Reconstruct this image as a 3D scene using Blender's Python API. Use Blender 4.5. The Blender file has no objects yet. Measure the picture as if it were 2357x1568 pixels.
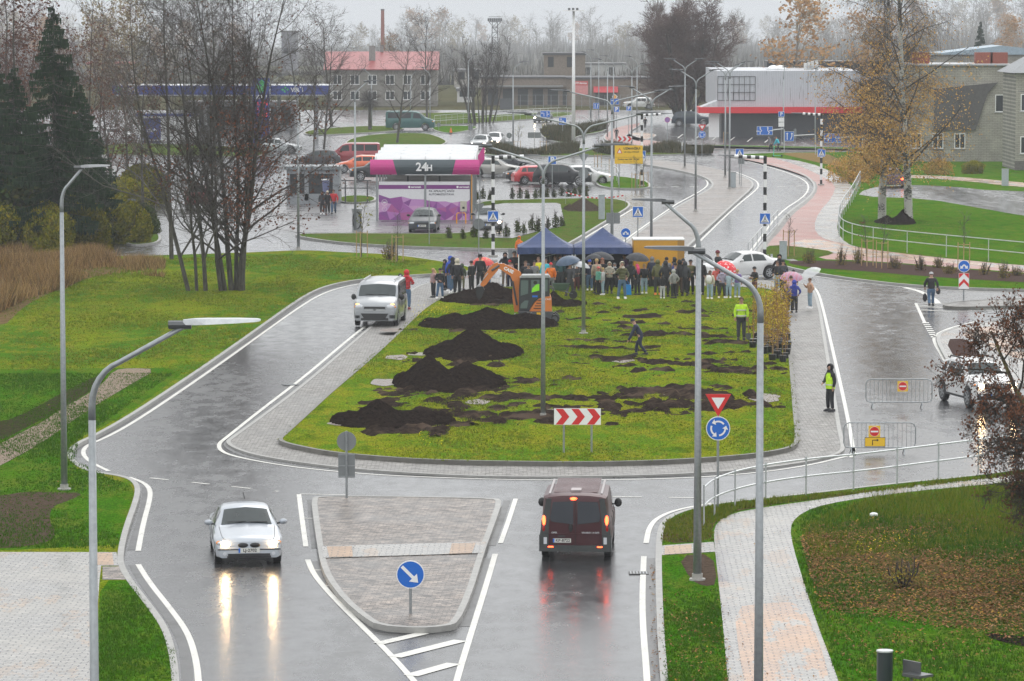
import bpy, bmesh, math, random
import numpy as np
from mathutils import Vector, Matrix, noise
from mathutils.geometry import tessellate_polygon
PI = math.pi
S = bpy.context.scene
COL = S.collection
# ---------------- camera ----------------
H = 14.2
PITCH = math.atan(764 / 9166)
cd = bpy.data.cameras.new('camera'); cam = bpy.data.objects.new('camera', cd); COL.objects.link(cam)
cd.sensor_width = 36; cd.lens = 140.0; cd.clip_start = 1; cd.clip_end = 20000
cam.location = (0, 0, H); cam.rotation_euler = (PI/2 - PITCH, 0, 0)
S.camera = cam
# ---------------- world (overcast) ----------------
W = bpy.data.worlds.new('World'); S.world = W; W.use_nodes = True
nt = W.node_tree; nt.nodes.clear()
wo = nt.nodes.new('ShaderNodeOutputWorld'); bg = nt.nodes.new('ShaderNodeBackground')
sky = nt.nodes.new('ShaderNodeTexSky'); sky.sky_type = 'NISHITA'; sky.sun_disc = False
SUN_EL, SUN_ROT = math.radians(38), math.radians(200)
sky.sun_elevation = SUN_EL; sky.sun_rotation = SUN_ROT
sky.air_density = 1.0; sky.dust_density = 4.0
tc = nt.nodes.new('ShaderNodeTexCoord'); sx = nt.nodes.new('ShaderNodeSeparateXYZ')
nt.links.new(tc.outputs['Generated'], sx.inputs[0])
mr = nt.nodes.new('ShaderNodeMapRange'); mr.inputs['From Min'].default_value = 0.0; mr.inputs['From Max'].default_value = 1.0
mr.inputs['To Min'].default_value = 8.6; mr.inputs['To Max'].default_value = 14.0
nt.links.new(sx.outputs['Z'], mr.inputs['Value'])
cm = nt.nodes.new('ShaderNodeCombineColor')
for i, k in enumerate((0.965, 0.985, 1.0)):
    mm = nt.nodes.new('ShaderNodeMath'); mm.operation = 'MULTIPLY'; mm.inputs[1].default_value = k
    nt.links.new(mr.outputs[0], mm.inputs[0]); nt.links.new(mm.outputs[0], cm.inputs[i])
hs = nt.nodes.new('ShaderNodeHueSaturation'); hs.inputs['Saturation'].default_value = 0.15
nt.links.new(sky.outputs[0], hs.inputs['Color'])
mx = nt.nodes.new('ShaderNodeMix'); mx.data_type = 'RGBA'; mx.inputs['Factor'].default_value = 0.9
nt.links.new(hs.outputs[0], mx.inputs['A']); nt.links.new(cm.outputs[0], mx.inputs['B'])
nt.links.new(mx.outputs['Result'], bg.inputs['Color']); bg.inputs['Strength'].default_value = 0.1
nt.links.new(bg.outputs[0], wo.inputs[0])
# ---------------- sun (veiled by cloud) ----------------
sd = bpy.data.lights.new('sun', 'SUN'); sd.energy = 0.7; sd.angle = math.radians(40); sd.color = (1, .97, .93)
sun = bpy.data.objects.new('sun', sd); COL.objects.link(sun)
sun.rotation_euler = (PI/2 - SUN_EL, 0, PI - SUN_ROT + PI)
S.view_settings.view_transform = 'Standard'; S.view_settings.look = 'None'; S.view_settings.gamma = 1
S.view_settings.exposure = 0.4
S.cycles.max_bounces = 6; S.cycles.transparent_max_bounces = 12; S.cycles.volume_bounces = 0
S.cycles.sample_clamp_indirect = 6
# ---------------- helpers ----------------
cR = cam.rotation_euler.to_matrix()
def ray(x, y):
    return cR @ Vector(((x - 1178.5) / 9166.0, -(y - 784) / 9166.0, -1))
def P(x, y, z=0.0):
    d = ray(x, y); t = (z - H) / d.z
    return Vector((d.x * t, d.y * t, z))
def PY(x, y, Y):                                   # point of the ray at world distance Y
    d = ray(x, y); t = Y / d.y
    return Vector((d.x * t, Y, H + d.z * t))
def GZ(Y): return -max(0., Y-720)*.0085           # the land falls away gently beyond the town
def HT(b, yt):                                     # height that reaches image row yt above ground point b
    return PY(1178, yt, b.y).z - b.z
def Z(c, r, u, v):                                 # point in one of the 4x4 enlargements -> picture coords
    return ((640 * c + u / 3.681) / 1.0861, ((0, 426, 852, 1277)[r] + v / 3.681) / 1.0861)
def FEET(yt, h):                                   # image row of the feet from that of the head
    return (yt - 1.41 * h) / (1 - .0705 * h)

def setp(o, label=None, cat=None, group=None, kind=None):
    if label: o['label'] = label
    if cat: o['category'] = cat
    if group: o['group'] = group
    if kind: o['kind'] = kind
    return o
def thing(name, label, cat, loc=(0, 0, 0), rz=0, group=None):
    o = bpy.data.objects.new(name, None); COL.objects.link(o); o.location = loc; o.rotation_euler = (0, 0, rz)
    o.empty_display_size = .2
    return setp(o, label, cat, group)
def dup(o, parent=None):
    c = o.copy(); COL.objects.link(c); c.parent = parent
    for ch in o.children: dup(ch, c)
    return c
def lset(o, m):                                    # own material on a shared mesh
    s = o.material_slots[0]; s.link = 'OBJECT'; s.material = m

class MB:
    def __init__(s): s.v = []; s.f = []; s.m = []; s.cm = 0
    def add(s, vs, fs):
        n = len(s.v); s.v.extend([tuple(p) for p in vs])
        for f in fs: s.f.append(tuple(i + n for i in f)); s.m.append(s.cm)
        return s
    def box(s, c, d, rz=0, rot=None):
        R = rot or Matrix.Rotation(rz, 3, 'Z'); c = Vector(c)
        vs = [c + R @ Vector((x*d[0]/2, y*d[1]/2, z*d[2]/2)) for x in (-1, 1) for y in (-1, 1) for z in (-1, 1)]
        return s.add(vs, [(0,1,3,2),(4,6,7,5),(0,4,5,1),(2,3,7,6),(0,2,6,4),(1,5,7,3)])
    def bb(s, x0, x1, y0, y1, z0, z1):
        return s.box(((x0+x1)/2, (y0+y1)/2, (z0+z1)/2), (x1-x0, y1-y0, z1-z0))
    def tube(s, pts, rs, n=8, cap=True):
        pts = [Vector(p) for p in pts]
        if not hasattr(rs, '__len__'): rs = [rs] * len(pts)
        rings = []; up = None
        for i, p in enumerate(pts):
            t = (pts[min(i+1, len(pts)-1)] - pts[max(i-1, 0)])
            t = t.normalized() if t.length > 1e-9 else Vector((0, 0, 1))
            if up is None:
                up = Vector((1, 0, 0)) if abs(t.x) < .8 else Vector((0, 1, 0))
            a = t.cross(up); a = a.normalized() if a.length > 1e-6 else t.orthogonal().normalized()
            b = t.cross(a).normalized(); up = b.cross(t) * 1.0 if False else up
            rings.append([p + (a*math.cos(2*PI*k/n) + b*math.sin(2*PI*k/n)) * rs[i] for k in range(n)])
        vs = [q for r in rings for q in r]
        fs = [(i*n+k, i*n+(k+1) % n, (i+1)*n+(k+1) % n, (i+1)*n+k) for i in range(len(pts)-1) for k in range(n)]
        if cap: fs += [tuple(range(n))[::-1], tuple((len(pts)-1)*n+k for k in range(n))]
        return s.add(vs, fs)
    def ell(s, c, r, n=10, m=6):
        c = Vector(c); vs = []; fs = []
        for j in range(m+1):
            a = PI*j/m
            for k in range(n):
                b = 2*PI*k/n
                vs.append((c.x+r[0]*math.sin(a)*math.cos(b), c.y+r[1]*math.sin(a)*math.sin(b), c.z+r[2]*math.cos(a)))
        for j in range(m):
            for k in range(n):
                fs.append((j*n+k, (j+1)*n+k, (j+1)*n+(k+1) % n, j*n+(k+1) % n))
        return s.add(vs, fs)
    def prism(s, poly, y0, y1, plane='xz', T=None):    # poly in a plane, extruded along the third axis
        n = len(poly)
        def mk(a, b, w):
            return Vector((a, w, b)) if plane == 'xz' else (Vector((a, b, w)) if plane == 'xy' else Vector((w, a, b)))
        vs = [mk(a, b, y0) for a, b in poly] + [mk(a, b, y1) for a, b in poly]
        if T: vs = [T @ v for v in vs]
        tri = tessellate_polygon([[Vector((a, b, 0)) for a, b in poly]])
        fs = [tuple(t) for t in tri] + [tuple(i+n for i in reversed(t)) for t in tri]
        fs += [(i, (i+1) % n, n+(i+1) % n, n+i) for i in range(n)]
        return s.add(vs, fs)
    def build(s, name, mats, parent=None, smooth=False, kind=None, fix=True):
        me = bpy.data.meshes.new(name); me.from_pydata(s.v, [], s.f)
        for m in (mats if isinstance(mats, (list, tuple)) else [mats]): me.materials.append(m)
        if max(s.m, default=0): me.polygons.foreach_set('material_index', s.m)
        if fix and len(s.f) < 60000:
            b = bmesh.new(); b.from_mesh(me); bmesh.ops.recalc_face_normals(b, faces=b.faces); b.to_mesh(me); b.free()
        if smooth: me.shade_smooth()
        me.update()
        o = bpy.data.objects.new(name, me); COL.objects.link(o)
        if parent is not None: o.parent = parent
        if kind: o['kind'] = kind
        return o
def autosmooth(o, ang=35):
    me = o.data; b = bmesh.new(); b.from_mesh(me)
    for f in b.faces: f.smooth = True
    for e in b.edges: e.smooth = not (len(e.link_faces) == 2 and e.calc_face_angle(0) > math.radians(ang))
    b.to_mesh(me); b.free(); return o

# ---------------- materials ----------------
MC = {}
def sRGB(r, g, b):
    f = lambda c: c/12.92 if c <= .04045 else ((c+.055)/1.055)**2.4
    return (f(r/255), f(g/255), f(b/255))
class N:
    def __init__(s, name):
        s.m = bpy.data.materials.new(name); s.m.use_nodes = True; s.t = s.m.node_tree
        s.b = s.t.nodes['Principled BSDF']; s.o = s.t.nodes['Material Output']
    def n(s, ty, **k):
        nd = s.t.nodes.new(ty)
        for a, v in k.items(): setattr(nd, a, v)
        return nd
    def l(s, a, b): s.t.links.new(a, b)
    def coord(s, scale=(1, 1, 1)):
        t = s.n('ShaderNodeTexCoord'); m = s.n('ShaderNodeMapping'); m.inputs['Scale'].default_value = scale
        s.l(t.outputs['Object'], m.inputs[0]); return m.outputs[0]
    def noise(s, scale, detail=4, co=None, rough=.55, dist=0):
        n = s.n('ShaderNodeTexNoise'); n.inputs['Scale'].default_value = scale; n.inputs['Detail'].default_value = detail
        n.inputs['Roughness'].default_value = rough; n.inputs['Distortion'].default_value = dist
        s.l(co or s.coord(), n.inputs['Vector']); return n.outputs['Fac']
    def ramp(s, fac, stops, interp='LINEAR'):
        r = s.n('ShaderNodeValToRGB'); e = r.color_ramp.elements; r.color_ramp.interpolation = interp
        while len(e) > len(stops): e.remove(e[-1])
        while len(e) < len(stops): e.new(.5)
        for i, (p, c) in enumerate(stops):
            e[i].position = p; e[i].color = (c, c, c, 1) if not hasattr(c, '__len__') else tuple(c) + (1,)
        s.l(fac, r.inputs[0]); return r.outputs[0]
    def mix(s, f, a, b, mode='MIX'):
        m = s.n('ShaderNodeMix', data_type='RGBA', blend_type=mode)
        for sock, v in (('Factor', f), ('A', a), ('B', b)):
            i = m.inputs[sock]
            if hasattr(v, 'links'): s.l(v, i)
            elif hasattr(v, '__len__'): i.default_value = tuple(v) + (1,)
            elif sock == 'Factor': i.default_value = v
            else: i.default_value = (v, v, v, 1)
        return m.outputs['Result']
    def bump(s, h, st=.3, d=.02):
        b = s.n('ShaderNodeBump'); b.inputs['Strength'].default_value = st; b.inputs['Distance'].default_value = d
        s.l(h, b.inputs['Height']); s.l(b.outputs[0], s.b.inputs['Normal'])
    def set(s, **k):
        for a, v in k.items():
            i = s.b.inputs[{'col': 'Base Color', 'rough': 'Roughness', 'metal': 'Metallic', 'spec': 'Specular IOR Level'}[a]]
            if hasattr(v, 'links'): s.l(v, i)
            elif hasattr(v, '__len__'): i.default_value = tuple(v) + (1,)
            else: i.default_value = v
        return s
def M(name, c=(.5, .5, .5), rough=.5, metal=0, var=.12, vs=6, em=None, es=0, coat=0, alpha=None):
    key = (name, tuple(c), rough, metal, es)
    if key in MC: return MC[key]
    g = N(name)
    if var:
        f = g.noise(vs, 3)
        g.set(col=g.mix(g.ramp(f, [(.3, 0), (.7, 1)]), tuple(x*(1-var) for x in c), tuple(min(1, x*(1+var)) for x in c)))
    else: g.set(col=c)
    g.set(rough=rough, metal=metal)
    if em: g.b.inputs['Emission Color'].default_value = tuple(em)+(1,); g.b.inputs['Emission Strength'].default_value = es
    if coat: g.b.inputs['Coat Weight'].default_value = coat; g.b.inputs['Coat Roughness'].default_value = .05
    MC[key] = g.m; return g.m
# wet asphalt
def asphalt(name, base=.05, r0=.10, r1=.40, sc=1.0):
    g = N(name); co = g.coord((1, 1, 1))
    big = g.noise(.13*sc, 4, g.coord((1, .18, 1)), .55, .5); fine = g.noise(55, 2, co)
    mid = g.noise(1.6*sc, 5, g.coord((1, .45, 1)), .65)
    f = g.mix(.45, big, mid)
    g.set(col=g.mix(fine, (base*.45,)*2 + (base*.48,), (base*1.3, base*1.32, base*1.4)))
    g.set(rough=g.ramp(f, [(.36, r0), (.5, (r0+r1)/2.3), (.64, r1)]), spec=1.0)
    h = g.mix(.5, g.noise(26, 3, g.coord((.9, 1, 1))), g.noise(4.0, 3, g.coord((1, .6, 1))))
    g.bump(h, .34, .012)
    return g.m
ASPH = asphalt('wet_asphalt'); ASPHD = asphalt('dark_asphalt', .035, .3, .5)
def grass(name, a, b, c, patch=.25, dirt=None):
    g = N(name); co = g.coord()
    big = g.noise(patch, 6, g.coord((1, .5, 1)), .65, .8); mid = g.noise(1.3, 6, g.coord((1, .35, 1)), .75); fine = g.noise(16, 5, g.coord((1, .3, 1)), .8)
    col = g.mix(g.ramp(big, [(.42, 0), (.56, 1)]), a, b)
    col = g.mix(g.ramp(mid, [(.46, 0), (.62, .9)]), col, c); col = g.mix(g.ramp(g.noise(.8, 6, g.coord((1, .4, 1)), .75), [(.36, .75), (.46, 0)]), col, tuple(x*.55 for x in b))
    col = g.mix(1.0, col, g.ramp(fine, [(.3, .25), (.48, .95), (.62, 1.6), (.8, 2.2)]), 'MULTIPLY')
    if dirt: col = g.mix(g.ramp(g.noise(.5, 6, co, .7), [(.6, 0), (.68, 1)]), col, dirt)
    g.set(col=col, rough=1, spec=.03); g.b.inputs['IOR'].default_value = 1.01; g.bump(fine, .8, .05); return g.m
GR_ISL = grass('island_grass', (.15, .188, .008), (.08, .16, .009), (.20, .19, .016))
GR_NEW = grass('fresh_lawn', (.038, .125, .004), (.058, .14, .006), (.095, .135, .014), .3)
GR_OLD = grass('meadow_grass', (.135, .18, .009), (.055, .14, .010), (.175, .17, .016), .14)
GR_FAR = grass('verge_grass', (.06, .12, .015), (.08, .12, .02), (.10, .10, .03), .15)
def cobble(name, c1, c2, sz=.16, joint=(.06, .055, .045), ang=0.0, wet=.35, var=.5, alt=None, cut=.5):
    g = N(name); t = g.n('ShaderNodeTexCoord'); m = g.n('ShaderNodeMapping'); m.inputs['Rotation'].default_value = (0, 0, ang)
    g.l(t.outputs['Object'], m.inputs[0])
    nz = g.n('ShaderNodeTexNoise'); nz.inputs['Scale'].default_value = 5; g.l(m.outputs[0], nz.inputs['Vector'])
    ad = g.n('ShaderNodeVectorMath', operation='MULTIPLY_ADD'); ad.inputs[1].default_value = (.09*sz/.16,)*3
    g.l(nz.outputs['Color'], ad.inputs[0]); g.l(m.outputs[0], ad.inputs[2])
    b = g.n('ShaderNodeTexBrick'); g.l(ad.outputs[0], b.inputs['Vector'])
    b.inputs['Scale'].default_value = 1; b.inputs['Brick Width'].default_value = sz*1.5; b.inputs['Row Height'].default_value = sz
    b.inputs['Mortar Size'].default_value = sz*.09; b.inputs['Mortar Smooth'].default_value = .4
    b.inputs['Color1'].default_value = tuple(c1)+(1,); b.inputs['Color2'].default_value = tuple(c2)+(1,); b.inputs['Mortar'].default_value = tuple(joint)+(1,)
    v = g.noise(1/sz*.6, 3); v2 = g.noise(.35, 4)
    col = g.mix(1, b.outputs['Color'], g.ramp(v, [(.25, 1-var), (.75, 1+var)]), 'MULTIPLY')
    col = g.mix(1, col, g.ramp(v2, [(.3, .82), (.7, 1.15)]), 'MULTIPLY')
    if alt: col = g.mix(g.ramp(g.noise(.9, 5, g.coord((1, .3, 1)), .7), [(cut, 0), (cut+.03, 1)]), col, g.mix(1, col, alt, 'MULTIPLY'))
    g.set(col=col, rough=g.ramp(v2, [(.3, wet), (.7, wet+.25)]))
    g.bump(g.mix(.4, g.ramp(b.outputs['Fac'], [(0, 1), (1, 0)]), v), .5, .02); return g.m
COB = cobble('cobblestone', (.25, .24, .225), (.17, .16, .15), .17, (.055, .05, .04), 0, .42)
COBR = cobble('rough_cobblestone', (.24, .195, .165), (.11, .095, .085), .15, (.05, .045, .04), .05, .28, .9)
PAV = cobble('grey_pavers', (.35, .33, .30), (.29, .28, .26), .2, (.09, .09, .09), .02, .12, .14, (1.1, .92, .78), .56)
PAVW = cobble('wash_pavers', (.17, .16, .165), (.14, .135, .14), .2, (.09, .09, .09), 0, .18, .15)
PAVR = cobble('red_pavers', (.36, .15, .12), (.30, .125, .105), .14, (.2, .11, .09), .3, .32, .15)
PAVO = cobble('sandy_pavers', (.36, .34, .31), (.30, .29, .27), .2, (.12, .11, .10), .02, .15, .12, (1.35, .88, .60), .44)
PAVT = cobble('tactile_pavers', (.45, .30, .19), (.38, .25, .16), .22, (.2, .14, .1), 0, .35, .12)
def ground(name, a, b, sc=8, bs=.7, bd=.06, rough=.8, c=None):
    g = N(name); n1 = g.noise(sc, 6, None, .7); n2 = g.noise(sc*.15, 4)
    col = g.mix(g.ramp(n1, [(.35, 0), (.65, 1)]), a, b)
    if c: col = g.mix(g.ramp(n2, [(.5, 0), (.65, 1)]), col, c)
    g.set(col=col, rough=rough, spec=.3 if rough < .5 else .05); g.b.inputs['IOR'].default_value = 1.45 if rough < .5 else 1.03; g.bump(n1, bs, bd); return g.m
SOIL = ground('black_soil', (.006, .0045, .004), (.034, .024, .019), 7, 1, .12)
DIRT = ground('brown_dirt', (.045, .032, .024), (.11, .08, .06), 7, .7, .05, .7)
MULCH = ground('bark_mulch', (.03, .02, .018), (.13, .085, .075), 22, .9, .06)
GRAV = ground('gravel', (.16, .12, .09), (.42, .34, .28), 22, 1, .06)
def concrete(name, c, rough=.5):
    g = N(name); n1 = g.noise(3, 6, None, .65); n2 = g.noise(40, 2)
    g.set(col=g.mix(g.ramp(n1, [(.3, 0), (.7, 1)]), tuple(x*.78 for x in c), tuple(x*1.15 for x in c)), rough=rough); g.bump(n2, .15, .004); return g.m
KERB = concrete('kerb_concrete', (.30, .295, .28)); KERBD = concrete('wet_kerb_concrete', (.13, .125, .11))
gp = N('road_paint'); n1 = gp.noise(14, 5, None, .75); n2 = gp.noise(1.2, 4)
gp.set(col=gp.mix(gp.ramp(gp.mix(.35, n1, n2), [(.36, 1), (.43, 0)]), gp.mix(n2, (.50, .49, .45), (.72, .71, .66)), (.16, .16, .16)), rough=.4); PAINT = gp.m
GALV = M('galvanised_steel', (.30, .32, .33), .38, .55, .12, 12)
GALVL = M('bright_galvanised_steel', (.50, .52, .53), .35, .5, .1, 12)
ASPHG = asphalt('gutter_asphalt', .028, .38, .6)
DKMET = M('dark_lamp_metal', (.10, .105, .11), .4, .4, .1)
WHITE = M('white_paint', (.78, .78, .77), .35, 0, .04); BLACK = M('black_paint', (.012, .012, .013), .4, 0, 0)
BLUE = M('sign_blue', (.006, .13, .55), .35, 0, 0); RED = M('sign_red', (.62, .02, .02), .35, 0, 0)
YEL = M('sign_yellow', (.80, .50, .02), .4, 0, 0); SIGNW = M('sign_white', (.8, .8, .8), .35, 0, 0)
SIGNB = M('sign_back', (.20, .215, .22), .45, .3, .05)
RUB = M('tyre_rubber', (.014, .014, .015), .6, 0, .1); GREYP = M('grey_paint', (.33, .34, .35), .45, .1, .06)
# ---------------- the setting ----------------
def smooth2(pts, it=2, closed=True):
    pts = [Vector(p) for p in pts]
    for _ in range(it):
        out = []; n = len(pts)
        for i in range(n if closed else n-1):
            a, b = pts[i], pts[(i+1) % n]
            out += [a*.75+b*.25, a*.25+b*.75]
        if not closed: out = [pts[0]] + out + [pts[-1]]
        pts = out
    return pts
def orient(pts):
    a = sum(pts[i].x*pts[(i+1) % len(pts)].y - pts[(i+1) % len(pts)].x*pts[i].y for i in range(len(pts)))
    return pts if a > 0 else pts[::-1]
def offset(pts, d):
    n = len(pts); out = []
    for i in range(n):
        e1 = (pts[i]-pts[i-1]); e2 = (pts[(i+1) % n]-pts[i]); e1.z = e2.z = 0
        e1.normalize(); e2.normalize()
        nn = Vector((-(e1.y+e2.y), e1.x+e2.x, 0))
        k = nn.length
        if k < .3: nn = Vector((-e1.y, e1.x, 0))
        else: nn = nn/k*min(1.6, 2/k)
        out.append(pts[i] + nn*d)
    return out
def poly(name, pts, mat, z, it=2, kind='structure', px=True, parent=None):
    w = [P(x, y, z) for x, y in pts] if px else [Vector((x, y, z)) for x, y in pts]
    w = smooth2(w, it) if it else w
    for p in w: p.z = z
    tri = tessellate_polygon([[Vector((p.x, p.y, 0)) for p in w]])
    mb = MB(); mb.add(w, [tuple(t) for t in tri])
    o = mb.build(name, mat, parent)
    me = o.data
    b = bmesh.new(); b.from_mesh(me)
    for f in b.faces:
        if f.normal.z < 0: f.normal_flip()
    b.to_mesh(me); b.free()
    if kind: o['kind'] = kind
    return o
def slab(name, pts, mat, h=.12, kerb=KERB, kw=.16, it=2, kh=.015):
    w = orient(smooth2([P(x, y, h) for x, y in pts], it))
    inn = offset(w, kw)
    mb = MB(); n = len(w)
    tri = tessellate_polygon([[Vector((p.x, p.y, 0)) for p in inn]])
    mb.add(inn, [tuple(t) if True else t for t in tri])
    o = mb.build(name, mat, kind='structure', fix=False)
    b = bmesh.new(); b.from_mesh(o.data)
    for f in b.faces:
        if f.normal.z < 0: f.normal_flip()
    b.to_mesh(o.data); b.free()
    if kerb:
        k = MB(); t = h + kh
        A = [Vector((p.x, p.y, -.05)) for p in w]; B = [Vector((p.x, p.y, t)) for p in w]
        Cc = [Vector((p.x, p.y, t)) for p in inn]; Dd = [Vector((p.x, p.y, h-.05)) for p in inn]
        vs = A+B+Cc+Dd; fs = []
        for i in range(n):
            j = (i+1) % n
            fs += [(i, j, n+j, n+i), (n+i, n+j, 2*n+j, 2*n+i), (2*n+i, 2*n+j, 3*n+j, 3*n+i)]
        k.add(vs, fs); ko = k.build('kerb', kerb, kind='structure', fix=False)
    return w
def strip(mb, pts, wd, z, dash=None, gap=None, it=2):
    w = smooth2([P(x, y, z) for x, y in pts], it, False)
    seg = []; L = 0
    for i in range(len(w)-1):
        a, b = w[i], w[i+1]; l = (b-a).length
        if l < 1e-5: continue
        if dash is None: seg.append((a, b))
        else:
            m = max(1, int(l/.1)); 
            for q in range(m):
                if ((L + l*q/m) % (dash+gap)) < dash: seg.append((a.lerp(b, q/m), a.lerp(b, (q+1)/m)))
        L += l
    if dash is None:
        n = len(w); ls = []; rs = []
        for i in range(n):
            t = (w[min(i+1, n-1)] - w[max(i-1, 0)]); t.normalize(); nn = Vector((-t.y, t.x, 0))*wd/2
            ls.append(w[i]+nn); rs.append(w[i]-nn)
        mb.add(ls+rs, [(n+i, n+i+1, i+1, i) for i in range(n-1)])
    else:
        for a, b in seg:
            t = (b-a).normalized(); nn = Vector((-t.y, t.x, 0))*wd/2
            mb.add([a-nn, b-nn, b+nn, a+nn], [(0, 1, 2, 3)])
gm = MB(); gm.add([(x, y, GZ(y)-.06) for y in (-200, 720, 8880) for x in (-3880, 3880)], [(0, 1, 3, 2), (2, 3, 5, 4)])
gm.build('ground', ground('far_ground', (.05, .055, .02), (.09, .08, .04), .05, .2, .1, .8), kind='structure')
rm = MB(); rm.add([(-95, 40, 0), (150, 40, 0), (150, 560, 0), (-95, 560, 0)], [(0, 1, 2, 3)])
rm.build('road', ASPH, kind='structure')
# left land
LEFT = [(-900, 592), (280, 590), (420, 586), (600, 580), (700, 575), (800, 581), (900, 585), (1000, 598), (1085, 613), (1092, 622), (1060, 628), (965, 632), (860, 640), (790, 649), (735, 665),
        (690, 690), (600, 755), (500, 826), (400, 894), (300, 960), (225, 1002), (188, 1018), (168, 1034), (166, 1052), (183, 1070), (212, 1085), (290, 1096), (316, 1108), (325, 1128),
        (315, 1165), (300, 1205), (288, 1250), (283, 1290), (292, 1315), (312, 1345), (352, 1395), (388, 1445), (405, 1500), (414, 1568), (418, 1750), (-1100, 1750)]
slab('lawn', LEFT, GR_OLD)
poly('lawn', [(-700, 852), (0, 850), (200, 848), (362, 847), (430, 848), (395, 880), (295, 950), (222, 990), (180, 1008), (155, 1030), (152, 1054), (175, 1078), (212, 1098), (288, 1109), (303, 1118), (308, 1135), (298, 1170), (282, 1215), (272, 1266), (-700, 1266)], GR_NEW, .124, 1)
poly('lawn', [(232, 1336), (306, 1336), (342, 1393), (378, 1445), (395, 1500), (404, 1568), (408, 1740), (215, 1740), (218, 1568), (224, 1450)], GR_NEW, .124, 1)
poly('sidewalk', [(-900, 1269), (268, 1271), (275, 1302), (233, 1302), (229, 1336), (221, 1450), (212, 1568), (208, 1740), (-1000, 1740)], PAV, .128, 0)
poly('sidewalk', [(216, 1272), (258, 1272), (262, 1300), (214, 1300)], PAVT, .131, 0)
poly('cobble_paving', [(236, 1304), (276, 1304), (298, 1334), (236, 1334)], COBR, .131, 0)
poly('gravel_bed', [(-500, 1290), (-100, 1122), (0, 1072), (60, 1040), (110, 1010), (200, 945), (300, 885), (362, 850), (300, 847), (262, 852), (235, 885), (190, 915), (150, 935), (100, 970), (50, 995), (0, 1022), (-100, 1065), (-500, 1210)], GRAV, .134, 1)
poly('bare_soil', [(-300, 1160), (0, 1142), (60, 1131), (130, 1134), (195, 1134), (160, 1152), (120, 1165), (112, 1195), (130, 1228), (112, 1248), (60, 1257), (0, 1262), (-300, 1264)], DIRT, .132, 1)
poly('bare_soil', [(-300, 990), (0, 975), (80, 940), (150, 900), (215, 868), (245, 862), (228, 888), (150, 936), (60, 985), (0, 1015), (-300, 1110)], ground('ditch_bank', (.02, .03, .008), (.06, .05, .03), 5), .130, 1)
poly('meadow', [(-900, 545), (0, 548), (140, 556), (290, 592), (290, 622), (200, 640), (120, 672), (60, 700), (0, 760), (-900, 900)], ground('dry_meadow', (.09, .06, .03), (.20, .135, .07), 3), .126, 1)
# land at the far left under the trees
poly('verge', [(-1500, 300), (180, 330), (250, 420), (300, 500), (330, 540), (300, 566), (-1500, 560)], ground('leaf_floor', (.03, .03, .012), (.08, .06, .03), 3), .05, 1)
slab('verge', [(280, 540), (320, 520), (365, 530), (375, 556), (330, 563), (285, 562)], GR_FAR)
# the roundabout island
APR = [(515, 1020), (532, 1006), (600, 958), (700, 882), (800, 796), (850, 753), (905, 706), (945, 665), (985, 650), (1090, 641), (1300, 640), (1600, 640), (1800, 646), (1868, 655), (1886, 690), (1903, 790), (1920, 890), (1936, 990), (1947, 1030), (1938, 1043), (1890, 1058), (1800, 1073), (1700, 1084), (1500, 1095), (1200, 1099), (1000, 1093), (800, 1079), (650, 1060), (560, 1042)]
slab('cobble_apron', APR, COB, .05, KERB, .14)
ISL = [(638, 1010), (655, 996), (700, 955), (760, 900), (830, 842), (905, 775), (962, 718), (1003, 690), (1045, 672), (1120, 661), (1300, 657), (1600, 657), (1760, 662), (1800, 672), (1811, 700), (1816, 760), (1826, 850), (1834, 950), (1841, 1010), (1832, 1027), (1790, 1038), (1700, 1050), (1500, 1062), (1300, 1065), (1000, 1060), (850, 1050), (750, 1040), (680, 1026), (648, 1018)]
slab('island_lawn', ISL, GR_ISL, .18, KERBD, .14)
ZI = .18
# splitter island in front
SPL = [(716, 1148), (722, 1200), (731, 1262), (736, 1292), (752, 1333), (790, 1382), (835, 1420), (868, 1440), (960, 1447), (1030, 1442), (1056, 1433), (1085, 1370), (1112, 1283), (1121, 1255), (1140, 1203), (1156, 1156), (1146, 1147), (950, 1143), (800, 1142), (730, 1143)]
slab('cobble_island', SPL, COBR, .13, KERB, .16, 1)
poly('island_path', [(739, 1257), (1119, 1247), (1112, 1273), (744, 1284)], PAV, .149, 0)
poly('island_path', [(752, 1258), (810, 1257), (812, 1281), (758, 1282)], PAVT, .153, 0)
poly('island_path', [(1040, 1251), (1095, 1249), (1086, 1273), (1034, 1275)], PAVT, .153, 0)
# land at the lower right
LR = [(1532, 1750), (1520, 1560), (1512, 1450), (1508, 1300), (1511, 1225), (1524, 1198), (1552, 1180), (1620, 1162), (1750, 1147), (1900, 1131), (2050, 1113), (2230, 1096), (2357, 1078), (2900, 1010), (3300, 1010), (3300, 1750)]
slab('lawn', LR, GR_NEW, .12)
poly('verge', [(1523, 1215), (1535, 1199), (1560, 1189), (1620, 1172), (1760, 1155), (1900, 1140), (2050, 1121), (2230, 1104), (2357, 1087), (2900, 1020), (2900, 1045), (2357, 1095), (2230, 1108), (2100, 1123), (1900, 1146), (1720, 1170), (1660, 1188), (1638, 1215), (1640, 1244), (1523, 1252)], grass('rough_verge', (.045, .085, .01), (.09, .07, .03), (.08, .09, .02), .5), .124, 1)
poly('sidewalk', [(1690, 1740), (1668, 1480), (1655, 1350), (1644, 1250), (1643, 1215), (1662, 1191), (1720, 1173), (1900, 1148), (2100, 1117), (2230, 1106), (2400, 1086), (2900, 1030), (2900, 1050), (2400, 1103), (2230, 1119), (2100, 1131), (1950, 1151), (1872, 1168), (1832, 1190), (1818, 1215), (1826, 1262), (1850, 1340), (1882, 1440), (1925, 1550), (1985, 1740)], PAV, .129, 1)
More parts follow.
